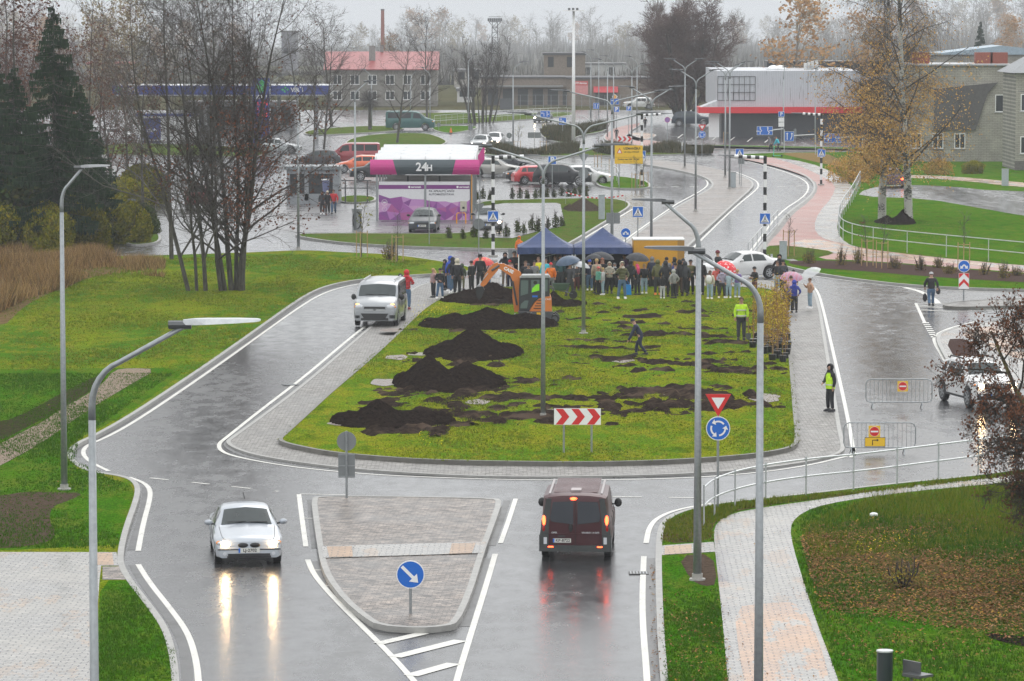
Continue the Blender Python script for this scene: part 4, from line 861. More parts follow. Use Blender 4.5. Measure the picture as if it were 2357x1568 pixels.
part(lambda m: m.bb(-.9, .95, -.05, .05, zt-1.55, zt), 'panel', DKMET, bb_)
for x in (-.5, .5): part(lambda m: m.bb(x-.05, x+.05, .051, .15, 0, zt), 'post', GALV, bb_)
# ---------------- street lamps ----------------
def lamp_head(m, p, d, L=.85):                     # flat LED head from p along d (unit xy vector), slightly raised
    d = Vector(d); n = Vector((-d.y, d.x, 0)); up = Vector((0, 0, 1)); a = Vector(p)
    st = [(0, .05, .05), (.15, .09, .06), (.3, .15, .055), (.7, .16, .04), (.95, .13, .025), (1, .06, .015)]
    vs = []
    for s, w, h in st:
        q = a + d*s*L + up*(.02+.04*s)
        vs += [q-n*w-up*h*.4, q+n*w-up*h*.4, q+n*w*.8+up*h, q-n*w*.8+up*h]
    fs = [(4*i+k, 4*i+(k+1) % 4, 4*i+4+(k+1) % 4, 4*i+4+k) for i in range(len(st)-1) for k in range(4)]+[(3, 2, 1, 0), tuple(4*(len(st)-1)+k for k in range(4))]
    m.add(vs, fs)
def lamp(x, yb, label, arms, zb=.12, h=9.4, reach=2.2, r=.09, base=True, headmat=None, loc=None, rise=1.0, hl=.85):
    c = loc or P(x, yb, zb); t = thing('street_lamp', label, 'street lamp', c, 0, 'galvanised street lamps along the roads')
    k = h-rise
    part(lambda m: m.tube([(0, 0, 0), (0, 0, h*.35), (0, 0, k-.3)], [r, r*.8, r*.6], 10), 'pole', GALV, t, smooth=True)
    if base: part(lambda m: (m.tube([(0, 0, -.02), (0, 0, .04)], .2, 12), m.tube([(0, 0, .04), (0, 0, .16)], r*1.25, 10)), 'base_plate', M('footing', (.35, .34, .32), .5), t)
    for d in arms:
        d = Vector((d[0], d[1], 0)).normalized() if hasattr(d, '__len__') else Vector((d, 0, 0))
        pts = []
        r0 = min(.55, reach*.45); pts.append(Vector((0, 0, k-.3)))
        for q in range(7):
            a = q/6*math.radians(72); pts.append(Vector((0, 0, k-.1+rise*.62*math.sin(a)))+d*r0*(1-math.cos(a)))
        pts.append(Vector((0, 0, h))+d*reach)
        part(lambda m: m.tube(pts, [r*.6-r*.025*i for i in range(len(pts))], 8), 'arm', GALV, t, smooth=True)
        hd = part(lambda m: lamp_head(m, pts[-1]-d*.05, d, hl), 'lamp_head', headmat or DKMET, t)
        part(lambda m: m.tube([pts[-1]-d*.25, pts[-1]+d*.06], .06, 8), 'collar', DKMET, hd)
    return t
lamp(1250, 962, 'tall double-arm street lamp standing on the island left of the red chevron board', (-1, 1), .18, 9.35, 2.0)
lamp(1343, 768, 'double-arm street lamp in the middle of the island lawn, behind the excavator', (-1, 1), .18, 9.5, 2.5)
lamp(1408, 607, 'double-arm street lamp rising behind the blue tents', (-1, 1), .05, 9.6, 2.6)
lamp(1499, 600, 'double-arm street lamp rising from behind the yellow trailer', (-1, 1), .13, 9.7, 1.2)
lamp(1601, 486, 'double-arm street lamp on the cobbled median, nearest of the median lamps', (-1, 1), .13, 9.8, 1.15)
lamp(1576, 387, 'double-arm street lamp at the far left end of the cobbled median', (-1, 1), .13, 9.6, 1.1)
lamp(1669, 408, 'double-arm street lamp behind the one with the grey cabinet on the cobbled median', (-1, 1), .13, 9.4, 1.05)
lamp(1679, 435, 'double-arm street lamp beside the grey cabinet on the cobbled median', (-1, 1), .13, 9.9, 1.1)
lamp(1454, 333, 'double-arm street lamp by the sandy island before the supermarket', (-1, 1), .1, 8.4, 1.1)
for x, yb, a, lab in [(1412, 297, -1, 'single-arm street lamp beside the yellow diamond sign'), (1398, 317, -1, 'single-arm street lamp on the sandy paved island'), (1181, 333, 1, 'single-arm street lamp left of the planting bed on the far road'),
                      (1078, 289, 1, 'slim street lamp beside the far railing, left of the bushy tree'), (1466, 300, -1, 'slim street lamp in front of the big bare tree'), (1360, 275, -1, 'short street lamp near the garage block'), (1378, 262, -1, 'small ball-headed street lamp in front of the garage block')]:
    lamp(x, yb, lab, (a,), .05, 8.6, .9)
lamp(148, 1127, 'single-arm street lamp on the left lawn beside the dug brown patch', (1,), .124, 9.45, .62, .1, headmat=M('pale_lamp_metal', (.3, .31, .32), .4, .3, 0))
ly = 9166/170.; lx = (207-1178.5)/170.
lamp(0, 0, 'nearest street lamp with a pale head reaching right, at the left edge', (1,), 0, 9.92, 1.3, .085, loc=Vector((lx, ly, 0)), headmat=GALVL, base=False, hl=1.05)
lamp(1605, 1335, 'single-arm street lamp rising from the small dirt patch at the right kerb', (-1,), .127, 9.35, .85, .11)
s2 = 128.; lamp(0, 0, 'tall near street lamp standing in the paved path at the lower right', (-1,), 0, 9.85, 1.25, .1, loc=Vector(((1752-1178.5)/s2, 9166/s2, 0)), hl=.9)
lamp(818, 536, 'single-arm street lamp between the kiosk and the car wash', (1,), .006, 9.6, .8)
lamp(687, 574, 'straight street lamp with a small flat head near the left lawn edge', (-1,), .12, 9.7, .2, hl=.5)
lamp(622, 345, 'double-arm street lamp beside the blue price totem', (-1, 1), .05, 7.4, 1.0)
lamp(855, 297, 'single-arm street lamp behind the red van', (-1,), .05, 7, .8); lamp(990, 296, 'single-arm street lamp by the dark green van', (-1,), .05, 7.2, .9)
lamp(945, 270, 'distant street lamp in front of the red-roofed house', (1,), .05, 6, .7); lamp(1803, 333, 'slim white street lamp in front of the supermarket', (1,), .05, 8.1, .1, hl=.4)
lamp(2330, 500, 'street lamp whose head reaches in at the right edge beside the brick houses', (-1,), .12, 8.2, .6, loc=P(2385, 480, .12))
lamp(1876, 337, 'tall slim white pole at the right end of the supermarket', (1,), .1, 8.0, .05, hl=.25)
# --- crossing gantries with black and white bands ---
def gantry(x, yb, d, reach, lab, zb=.12, h=5.75, sg=1.7):
    c = P(x, yb, zb); t = thing('crossing_post', lab, 'crossing post', c, 0, 'black and white banded crossing posts')
    def bands(m, a, b, n, o):
        a, b = Vector(a), Vector(b)
        for k in range(n): m.cm = (k+o) % 2; m.tube([a.lerp(b, k/n), a.lerp(b, (k+1)/n)], .1, 10, False)
    part(lambda m: bands(m, (0, 0, 0), (0, 0, h), 13, 0), 'banded_pole', [BLACK, SIGNW], t); part(lambda m: bands(m, (d*.1, 0, h-.1), (d*reach, 0, h-.02), 7, 1), 'banded_arm', [BLACK, SIGNW], t)
    part(lambda m: lamp_head(m, (d*reach, 0, h-.02), (d, 0, 0), .95), 'lamp_head', DKMET, t)
    part(lambda m: m.tube([(0, 0, -.02), (0, 0, .12)], .26, 12), 'base_plate', M('footing', (.35, .34, .32), .5), t)
    return c
def panel(t, sh, m0, m1, w, h, z, y=-.13, x=0, edge=SIGNW):
    if sh == 'sq': o, i_ = rect(x-w/2, x+w/2, z-h/2, z+h/2), rect(x-w/2+.025, x+w/2-.025, z-h/2+.025, z+h/2-.025)
    elif sh == 'ci': o, i_ = circ(x, z, w/2), circ(x, z, w/2-.022)
    elif sh == 'tri': o, i_ = [(x-w/2, z+h/2), (x, z-h/2), (x+w/2, z+h/2)], [(x-w/2+.17, z+h/2-.1), (x, z-h/2+.22), (x+w/2-.17, z+h/2-.1)]
    pl = part(lambda m: m.prism(o, y, y+.03), 'panel', m0, t)
    part(lambda m: flat(m, i_, y-.004), 'face', m1, pl)
    return pl
def arrow(m, pts, w, y, hd=.12, hl=.14):
    pts = [Vector((a, b)) for a, b in pts]; L_, R_ = [], []
    for i, p in enumerate(pts):
        t = (pts[min(i+1, len(pts)-1)]-pts[max(0, i-1)]).normalized(); n = Vector((-t.y, t.x))*w/2; L_.append(p+n); R_.append(p-n)
    for i in range(len(pts)-1): m.add([(q.x, y, q.y) for q in (L_[i], L_[i+1], R_[i+1], R_[i])], [(0, 1, 2, 3)])
    t = (pts[-1]-pts[-2]).normalized(); n = Vector((-t.y, t.x)); e = pts[-1]
    m.add([(q.x, y, q.y) for q in (e+n*hd, e+t*hl, e-n*hd)], [(0, 1, 2)])
def xing(t, z, s=.62, x=0, y=-.14):
    pl = panel(t, 'sq', SIGNW, BLUE, s, s, z, y, x)
    part(lambda m: flat(m, [(x-s*.40, z-s*.36), (x+s*.40, z-s*.36), (x, z+s*.40)], y-.008), 'triangle', SIGNW, pl)
    def man(m):
        for k in range(5): flat(m, [(x+s*(-.30+.13*k)-.01, z-s*.34), (x+s*(-.24+.13*k)-.01, z-s*.34), (x+s*(-.17+.085*k), z-s*.22), (x+s*(-.215+.085*k), z-s*.22)], y-.012)
        flat(m, circ(x+.005, z+s*.2, s*.045, 8), y-.012)
        flat(m, [(x-s*.045, z+s*.14), (x+s*.045, z+s*.14), (x+s*.05, z-.01), (x+s*.15, z-s*.2), (x+s*.09, z-s*.2), (x, z-s*.05), (x-s*.09, z-s*.2), (x-s*.15, z-s*.2), (x-s*.05, z)], y-.012)
    part(man, 'walking_figure', BLACK, pl)
XG = 'blue square crossing signs with a walking figure'
for x, yb, d, rc, lab, sl, sy in [(1135, 592, 1, 1.75, 'banded crossing post left of the tents', 'blue crossing sign on the banded post left of the tents', 498), (1477, 429, 1, 1.5, 'banded crossing post beside the yellow roadworks board', 'blue crossing sign on the banded post by the yellow roadworks board', 356),
                       (1760, 592, -1, 1.75, 'banded crossing post on the right of the dual carriageway', 'blue crossing sign on the banded post right of the carriageway', 503), (1890, 427, -1, 1.5, 'banded crossing post on the red cycle path', 'blue crossing sign on the banded post above the red cycle path', 352)]:
    c = gantry(x, yb, d, rc, lab); t = thing('crossing_sign', sl, 'road sign', c, 0, XG); xing(t, HT(c, sy)); part(lambda m: m.bb(-.12, .12, -.11, -.102, HT(c, sy)-.04, HT(c, sy)+.04), 'clamp', GALV, t)
# --- free-standing signs ---
def post(t, h, r=.032, x=0, y=0): return part(lambda m: m.tube([(x, y, 0), (x, y, h)], r, 8), 'post', GALV, t)
def sign(name, x, yb, lab, zb=.12, cat='road sign'):
    c = P(x, yb, zb); return c, thing(name, lab, cat, c)
c, t = sign('keep_right_sign', 945, 1413, 'round blue sign with a white arrow pointing down right on the splitter island', .13)
z = HT(c, 1322); post(t, z+.1, .035); pl = panel(t, 'ci', SIGNW, BLUE, .66, .66, z, -.05); part(lambda m: arrow(m, [(-.2, z+.19), (.06, z-.07)], .075, -.06, .13, .17), 'arrow', SIGNW, pl)
c, t = sign('roundabout_signs', 1652, 1172, 'give-way triangle above a blue roundabout disc at the right railing')
z = HT(c, 933); post(t, z+.1, .035); panel(t, 'tri', RED, SIGNW, .72, .64, z, -.05)
z = HT(c, 986); pl = panel(t, 'ci', SIGNW, BLUE, .68, .68, z, -.05)
def roundarr(m, x, z, r, y, w=.05):
    for k in range(3):
        a0 = 2.0+k*2*PI/3; arrow(m, [(x+r*math.cos(a0-q*.27), z+r*math.sin(a0-q*.27)) for q in range(6)][::-1], w, y, .085, .1)
part(lambda m: roundarr(m, 0, z, .2, -.06), 'arrows', SIGNW, pl)
c, t = sign('blank_signs', 798, 1147, 'grey backs of a round and a rectangular sign on one post at the splitter top', .13)
z = HT(c, 1016); post(t, z+.3, .035, y=-.02); part(lambda m: m.prism(circ(0, z, .28), 0.02, .05), 'round_back', SIGNB, t); z = HT(c, 1072); part(lambda m: m.bb(-.24, .24, .02, .05, z-.35, z+.35), 'square_back', SIGNB, t)
part(lambda m: (m.bb(-.23, .23, -.005, .018, z+.3, z+.33), m.bb(-.23, .23, -.005, .018, z-.02, z+.01), m.bb(-.23, .23, -.005, .018, z-.33, z-.3)), 'brace', GALV, t)
def chev(c, t, w, h, z, n, frame=True, wid=.42):
    pl = part(lambda m: m.bb(-w/2, w/2, -.05, -.02, z-h/2, z+h/2), 'panel', SIGNW, t)
    def f(m):
        s = w/n; 
        for k in range(n):
            x = -w/2+s*k+s*.1
            flat(m, [(x, z+h/2-.01), (x+s*.48, z+h/2-.01), (x+s*.88, z), (x+s*.40, z)], -.054); flat(m, [(x+s*.40, z), (x+s*.88, z), (x+s*.48, z-h/2+.01), (x, z-h/2+.01)], -.054)
    part(f, 'chevrons', RED, pl)
c, t = sign('chevron_board', 1329, 1042, 'wide white board with three red chevrons at the front of the island', .18)
z = HT(c, 959); chev(c, t, 1.48, .52, z, 3); post(t, z, .032, -.43, .0); post(t, z, .032, .45, .0)
c, t = sign('chevron_board', 1437, 352, 'three small red chevrons above the yellow roadworks board', .12); z = HT(c, 320); chev(c, t, 1.45, .5, z, 3); post(t, z, .03, -.4); post(t, z, .03, .4)
c, t = sign('arrow_sign', 2218, 692, 'round blue double-arrow sign above an upward red chevron panel', .12)
z = HT(c, 613); post(t, z+.2, .035); pl = panel(t, 'ci', SIGNW, BLUE, .58, .58, z, -.05)
part(lambda m: (arrow(m, [(0, z+.08), (-.1, z-.03)], .07, -.06, .1, .12), arrow(m, [(0, z+.08), (.1, z-.03)], .07, -.06, .1, .12)), 'arrows', SIGNW, pl)
z2 = HT(c, 647); pl = part(lambda m: m.bb(-.25, .25, -.05, -.02, z2-.38, z2+.38), 'panel', SIGNW, t)
part(lambda m: [flat(m, [(-.24, z2+a), (0, z2+a+.25), (.24, z2+a), (.24, z2+a-.17), (0, z2+a+.08), (-.24, z2+a-.17)], -.054) for a in (-.14,)] + [flat(m, [(-.24, z2+.37), (-.24, z2+.12), (-.0, z2+.37)], -.054), flat(m, [(.24, z2+.37), (.24, z2+.12), (.0, z2+.37)], -.054)], 'chevron', RED, pl)
c, t = sign('arrow_sign', 1440, 600, 'round blue double-arrow sign between the right tent and the carriageway', .13); z = HT(c, 536); post(t, z); pl = panel(t, 'ci', SIGNW, BLUE, .56, .7, z, -.05)
part(lambda m: (arrow(m, [(0, z+.08), (-.09, z-.03)], .06, -.06, .09, .11), arrow(m, [(0, z+.08), (.09, z-.03)], .06, -.06, .09, .11)), 'arrows', SIGNW, pl)
for x, yb, ys, s, lab in [(1468, 596, 488, .62, 'blue crossing sign on its own post behind the right tent'), (1702, 425, 352, .66, 'blue crossing sign on a post on the cobbled median')]:
    c = P(x, yb, .13); t = thing('crossing_sign', lab, 'road sign', c, 0, XG); z = HT(c, ys); post(t, z+.2, .03); xing(t, z, s, 0, -.05)
def blue(x, yb, ys, w, h, lab, draw, zb=.1, name='information_sign', s=None):
    c = P(x, yb, zb); t = thing(name, lab, 'road sign', c); z = HT(c, ys); post(t, z+.1, .035); pl = panel(t, 'sq', SIGNW, BLUE, w, h, z, -.06); part(lambda m: draw(m, z), 'symbol', SIGNW, pl); return c, t
blue(1271, 452, 369, .62, .62, 'blue parking sign in front of the parked black estate', lambda m, z: put(m, 'P', .6, 0, -.07, z, bold=.02), name='parking_sign')
blue(1798, 334, 263, .62, .55, 'blue parking sign with white plates in front of the supermarket', lambda m, z: (put(m, 'P', .5, 0, -.07, z, bold=.015), flat(m, rect(-.3, .3, z-.8, z-.35), -.07), flat(m, rect(-.3, .3, z-1.3, z-.85), -.07)), name='parking_sign')
blue(1419, 320, 252, .6, .6, 'far blue parking sign among the lamp poles', lambda m, z: put(m, 'P', .6, 0, -.07, z, bold=.02), name='parking_sign'); blue(1447, 312, 250, .55, .5, 'blue end-of-parking sign right of the lamp poles', lambda m, z: put(m, 'P', .45, 0, -.07, z, bold=.01), name='parking_sign')
blue(1255, 310, 263, 1.1, .75, 'blue lane sign with two arrows above the far oncoming car', lambda m, z: (arrow(m, [(-.15, z-.25), (-.15, z+.12), (-.35, z+.12)], .07, -.07, .1, .12), arrow(m, [(.2, z-.25), (.2, z+.2)], .07, -.07, .1, .12), arrow(m, [(.2, z), (.35, z)], .06, -.07, .09, .1)), name='lane_sign')
blue(1295, 318, 279, .8, .8, 'blue merging-arrow sign over the planting bed', lambda m, z: (arrow(m, [(-.18, z-.3), (-.18, z+.2)], .07, -.07, .1, .12), arrow(m, [(.3, z-.25), (.05, z-.02)], .08, -.07, .1, .12)), name='lane_sign')
blue(1372, 300, 244, .7, .7, 'blue lane sign left of the lamp pole cluster', lambda m, z: (arrow(m, [(-.12, z-.25), (-.12, z+.15)], .07, -.07, .09, .1), arrow(m, [(.12, z-.25), (.2, z+.15)], .07, -.07, .09, .1)), name='lane_sign')
def diam(m, z): pass
c = P(1415, 296, .1); t = thing('lane_sign', 'blue double lane sign under an orange diamond priority sign', 'road sign', c); z = HT(c, 234); post(t, z+1)
pl = panel(t, 'sq', SIGNW, BLUE, 1.0, .7, z, -.06); part(lambda m: (arrow(m, [(-.12, z-.22), (-.12, z+.12), (-.3, z+.12)], .07, -.07, .09, .1), arrow(m, [(.15, z-.22), (.15, z+.12), (.3, z+.12)], .07, -.07, .09, .1)), 'symbol', SIGNW, pl)
z = HT(c, 223); pl = part(lambda m: m.prism([(-.35, z), (0, z+.35), (.35, z), (0, z-.35)], -.06, -.03), 'diamond', SIGNW, t); part(lambda m: flat(m, [(-.25, z), (0, z+.25), (.25, z), (0, z-.25)], -.065), 'face', M('sign_orange', (.85, .38, .02), .4, 0, 0), pl)
def overhead(x, yb, ys, px, w, h, lab, draw):         # panel on a side arm from a post at px
    c = P(px, yb, .12); t = thing('arm_sign', lab, 'road sign', c); z = HT(c, ys); xc = P(x, yb).x-c.x
    part(lambda m: m.tube([(0, 0, 0), (0, 0, z+.1), (-.1, 0, z+.18), (xc+w/2-.1, 0, z+.05)], .05, 8), 'post', GALVL, t); pl = panel(t, 'sq', SIGNW, BLUE, w, h, z, -.08, xc); part(lambda m: draw(m, xc, z), 'symbol', SIGNW, pl)
rb = lambda m, x, z: (arrow(m, [(x-.45, z-.35), (x-.45, z-.15), (x-.3, z), (x-.45, z+.15), (x-.45, z+.25)], .08, -.09, .1, .12), arrow(m, [(x-.5, z-.05), (x-.75, z-.05)], .07, -.09, .09, .1), arrow(m, [(x+.35, z-.35), (x+.45, z-.15), (x+.3, z), (x+.3, z+.25)], .08, -.09, .1, .12), arrow(m, [(x+.45, z), (x+.7, z)], .07, -.09, .09, .1))
overhead(1755, 350, 301, 1805, 1.55, .85, 'blue roundabout lane sign on an arm left of the scooter', rb)
overhead(1811, 356, 314, 1877, .9, .95, 'blue sign with two upward arrows on a long arm', lambda m, x, z: (arrow(m, [(x-.2, z-.32), (x-.2, z+.22)], .08, -.09, .12, .14), arrow(m, [(x+.12, z-.32), (x+.25, z), (x+.25, z+.22)], .08, -.09, .12, .14)))
overhead(1910, 350, 318, 1985, 1.7, .9, 'blue roundabout lane sign half hidden by the birch leaves', rb)
c, t = sign('yield_signs', 1668, 408, 'far give-way triangle above a blue disc by the median lamps', .13); z = HT(c, 295); t.location.y += 40; c = t.location; z = HT(c, 295); post(t, z); panel(t, 'tri', RED, SIGNW, .75, .65, z, -.05); z = HT(c, 310); pl = panel(t, 'ci', SIGNW, BLUE, .7, .7, z, -.05); part(lambda m: roundarr(m, 0, z, .2, -.06), 'arrows', SIGNW, pl)
c, t = sign('round_sign', 1536, 325, 'round purple-red no-parking sign on the verge before the dark parked car', .1); z = HT(c, 276); post(t, z); panel(t, 'ci', RED, M('faded_blue', (.25, .12, .35), .5, 0, 0), .6, .6, z, -.05)
for x, yb, y1, y2, lab in [(1102, 588, 480, 516, 'grey backs of a triangle and a disc on one post near the left crossing post'), (1343, 560, 365, 400, 'grey backs of a triangle and a disc behind the island lamp'), (1172, 345, 312, 335, 'grey round sign back with square plate by the far lane'), (476, 560, 0, 0, '')]:
    if not y1: continue
    c, t = sign('blank_signs', x, yb, lab); z = HT(c, y1); post(t, z+.2, .03); part(lambda m: m.prism([(-.33, z+.28), (.33, z+.28), (0, z-.3)] if x != 1172 else circ(0, z, .28), .03, .05), 'upper_back', SIGNB, t); z = HT(c, y2); part(lambda m: m.prism(circ(0, z, .32) if x != 1172 else rect(-.4, .4, z-.4, z+.4), .03, .05), 'lower_back', SIGNB, t)
for x, yb, yt, yl, w, lab in [(988, 562, 462, 492, .05, 'narrow edge-on sign on a thin post in front of the parked estate car'), (304, 556, 458, 470, .5, 'grey sign back on a thin post by the side road on the left'), (1411, 612, 490, 515, .75, 'pair of grey panels mounted beside the lamp behind the tents'), (1180, 612, 575, 600, .5, 'grey cabinet-like panel behind the left tent'), (1230, 345, 305, 318, 1.3, 'grey back of a wide sign on two posts over the far lane'), (1010, 300, 283, 292, .4, 'grey sign back beside the far railing'), (1083, 312, 288, 300, .5, 'grey sign back at the far bend'), (1706, 428, 362, 378, .5, 'grey backs of a narrow pair of panels on the median'), (1830, 335, 297, 318, .3, 'tall grey sign seen edge-on before the supermarket'), (1340, 305, 292, 300, .3, 'small grey plate on a post in the far median'), (160, 560, 455, 480, .2, 'white and red edge-on sign by the hedge')]:
    c, t = sign('blank_sign', x, yb, lab); z0, z1 = HT(c, yl), HT(c, yt); post(t, z1+.05, .03); part(lambda m: m.bb(-w/2, w/2, .03, .06, z0, z1), 'plate', SIGNB, t)
# yellow roadworks board
c, t = sign('roadworks_board', 1447, 432, 'big yellow roadworks warning board with black lettering'); zb, zt = HT(c, 377), HT(c, 335); w = P(1480, 432).x-P(1416, 432).x
pl = part(lambda m: m.bb(-w/2, w/2, -.05, -.01, zb, zt), 'panel', YEL, t); [post(t, zt-.1, .035, x, .03) for x in (-w/2+.35, w/2-.45)]
part(lambda m: (put(m, 'UZMANĪBU!', .24, .25, -.056, zt-.25, bold=.008), put(m, 'UZ CEĻA STRĀDĀ', .15, .22, -.056, zt-.52, bold=.004), put(m, 'Darbus veic: SIA "ACBR"', .17, 0, -.056, zb+.34, bold=.005), put(m, 'Darbu vad. tel. 29431 127', .09, 0, -.056, zb+.14), flat(m, rect(-w/2, w/2, zb+.5, zb+.515), -.056)), 'lettering', BLACK, pl)
part(lambda m: flat(m, [(-.95, zt-.62), (-.5, zt-.62), (-.725, zt-.2)], -.056), 'warning_triangle', RED, pl); part(lambda m: flat(m, [(-.87, zt-.58), (-.58, zt-.58), (-.725, zt-.31)], -.06), 'triangle_face', SIGNW, pl)
# crowd-control barriers
def barrier(x0, x1, yb, ytop, lab, zb=.0):
    a = P(x0, yb, zb); b = P(x1, yb, zb); w = b.x-a.x; c = (a+b)/2; t = thing('crowd_barrier', lab, 'barrier', c, 0, 'steel crowd barriers across the closed road')
    h = HT(c, ytop); z0 = .22; r = .16
    loop = [(-w/2+r, z0), (w/2-r, z0), (w/2-.04, z0+.04), (w/2, z0+r), (w/2, h-r), (w/2-.05, h-.05), (w/2-r, h), (-w/2+r, h), (-w/2+.05, h-.05), (-w/2, h-r), (-w/2, z0+r), (-w/2+.04, z0+.04), (-w/2+r, z0)]
    part(lambda m: m.tube([(x, 0, z) for x, z in loop], .02, 8), 'frame', GALV, t)
    part(lambda m: [m.tube([(-w/2+w*k/16, 0, z0), (-w/2+w*k/16, 0, h)], .008, 5) for k in range(1, 16)], 'bars', GALV, t)
    for x in (-w/2+.22, w/2-.38): part(lambda m: m.tube([(x, -.3, 0), (x+.03, 0, z0), (x, .3, 0)], .018, 6), 'foot', GALV, t)
    return c, h
def noentry(c, z, x, lab):
    t = thing('no_entry_sign', lab, 'road sign', c+Vector((x, -.04, 0))); pl = part(lambda m: m.bb(-.185, .185, -.02, 0, z-.185, z+.185), 'panel', YEL, t)
    part(lambda m: flat(m, circ(0, z, .16), -.024), 'ring', SIGNW, pl); part(lambda m: flat(m, circ(0, z, .15), -.028), 'disc', RED, pl); part(lambda m: flat(m, rect(-.12, .12, z-.025, z+.025), -.032), 'bar', SIGNW, pl)
c, h = barrier(1993, 2145, 940, 873, 'steel crowd barrier beside the white car'); noentry(c, HT(c, 889), P(2077, 940).x-c.x, 'no-entry sign on the barrier beside the white car')
c, h = barrier(1942, 2107, 1046, 973, 'steel crowd barrier nearest the railing'); xx = P(2012, 1046).x-c.x; noentry(c, HT(c, 993), xx, 'no-entry sign above the yellow turn-arrow plate')
t = thing('turn_plate', 'yellow plate with a black right-turn arrow hung on the nearer barrier', 'road sign', c+Vector((xx+.02, -.05, 0))); z = HT(c, 1017); pl = part(lambda m: m.bb(-.33, .33, -.02, 0, z-.15, z+.15), 'panel', BLACK, t); part(lambda m: flat(m, rect(-.315, .315, z-.135, z+.135), -.023), 'face', YEL, pl)
part(lambda m: arrow(m, [(-.08, z-.1), (-.08, z+.06), (.06, z+.06)], .03, -.027, .045, .06), 'arrow', BLACK, pl)
# railings
def railing(pts, lab, n=None, h=1.05, zb=.12, r=.028, rails=(.55, 1.05), name='railing', it=2):
    w = smooth2([P(x, y, zb) for x, y in pts], it, False); w0 = w[0].copy(); t = thing(name, lab, 'railing', w0)
    ls = [0]
    for i in range(1, len(w)): ls.append(ls[-1]+(w[i]-w[i-1]).length)
    def at(s):
        for i in range(1, len(w)):
            if ls[i] >= s: return w[i-1].lerp(w[i], (s-ls[i-1])/max(1e-6, ls[i]-ls[i-1]))-w0
        return w[-1]-w0
    n = n or max(2, int(ls[-1]/1.6))
    for k in range(n+1):
        q = at(ls[-1]*k/n); part(lambda m: m.tube([q, q+Vector((0, 0, h))], r, 6), 'post', GALVL, t)
    for z in rails: part(lambda m: m.tube([p-w0+Vector((0, 0, z)) for p in w], r, 6), 'rail', GALVL, t)
railing([(1620, 1210), (1640, 1190), (1697, 1168), (1770, 1152), (1865, 1138), (1977, 1127), (2092, 1112), (2206, 1097), (2330, 1080), (2500, 1060), (2700, 1035)], 'curving two-rail railing along the path at the lower right', 13, 1.13)
railing([(1980, 430), (1960, 470), (1938, 500), (1929, 528), (1932, 548), (1955, 562), (2000, 572), (2130, 587), (2357, 610), (2700, 645)], 'two-rail railing curving around the birch lawn', 26, 1.25, rails=(.65, 1.25))
railing([(1722, 600), (1745, 572), (1765, 548), (1790, 520)], 'short railing between the white hatchback and the red path', 7, 1.0, rails=(.15, 1.0))
railing([(1090, 375), (1200, 388), (1300, 400), (1370, 412)], 'thin railing behind the parked cars', 20, .9, rails=(.1, .9)); railing([(1340, 408), (1380, 405), (1420, 412), (1425, 430)], 'small railing right of the parked cars', 6, 1.0)
railing([(1000, 290), (1090, 283), (1180, 276), (1290, 270), (1320, 272)], 'far railing along the outer bend of the road', 22, 1.25, rails=(.6, 1.25)); railing([(1290, 288), (1340, 282), (1360, 300)], 'short far railing beside the planting bed', 8, 1.0, rails=(.1, 1.0))
# tape, cabinets, bollards, bin, bench, scooter
t = thing('barrier_tape', 'red and white barrier tape sagging above the brown earth heap', 'tape', P(1302, 470, .13)); a = Vector((0, 0, .8)); b = P(1440, 475, .13)-P(1302, 470, .13)+Vector((0, 0, .75))
w1, r1 = MB(), MB()
for k in range(28):
    p, q = a.lerp(b, k/28), a.lerp(b, (k+1)/28); p.z -= .5*math.sin(PI*k/28)*.6; q.z -= .5*math.sin(PI*(k+1)/28)*.6
    (w1 if k % 2 else r1).add([p, q, q+Vector((0, .01, .09)), p+Vector((0, .01, .09))], [(0, 1, 2, 3)])
w1.build('white_segments', SIGNW, t); r1.build('red_segments', RED, t); post(t, .85, .015); post(t, .85, .015, b.x, b.y)
for x, yb, yt, w, lab in [(1385, 505, 448, .42, 'narrow grey utility cabinet on the verge by the road edge'), (1803, 597, 555, .40, 'grey utility cabinet on the small lawn by the red path'), (1688, 432, 396, .4, 'grey utility cabinet on the cobbled median'), (2314, 428, 389, .52, 'grey concrete post box by the right-hand path')]:
    c = P(x, yb, .13); t = thing('utility_cabinet', lab, 'cabinet', c); h = HT(c, yt); part(lambda m: m.bb(-w/2, w/2, 0, .35, 0, h-.04), 'body', M('cabinet_grey', (.34, .38, .40), .5), t); part(lambda m: m.bb(-w/2-.02, w/2+.02, -.02, .37, h-.04, h), 'lid', GREYP, t)
for x, yb, yt, lab in [(1153, 685, 632, 'thin grey marker post by the group on the left of the island'), (1776, 632, 585, 'thin grey marker post beside the white hatchback'), (1570, 352, 325, 'short grey marker post on the far verge'), (1250+0, 0, 0, '')]:
    if not yb: continue
    c = P(x, yb, .12); t = thing('marker_post', lab, 'post', c); h = HT(c, yt); part(lambda m: m.bb(-.06, .06, -.03, .03, 0, h), 'post', GREYP, t); part(lambda m: m.bb(-.05, .05, -.035, -.031, h-.45, h-.12), 'reflector', SIGNW, t)
c = P(2000, 1640, .12); c = Vector(((2036-1178.5)/118., 9166/118., 0)); 
c = P(2036, 1590, .12); t = thing('litter_bin', 'dark cylindrical post with a pale cap at the bottom right edge', 'bin', c); h = HT(c, 1500)
part(lambda m: m.tube([(0, 0, 0), (0, 0, h)], .165, 20), 'body', M('bin_charcoal', (.028, .04, .045), .3, .2, 0), t, smooth=False); part(lambda m: m.tube([(0, 0, h), (0, 0, h+.03)], .175, 20), 'cap', GALVL, t)
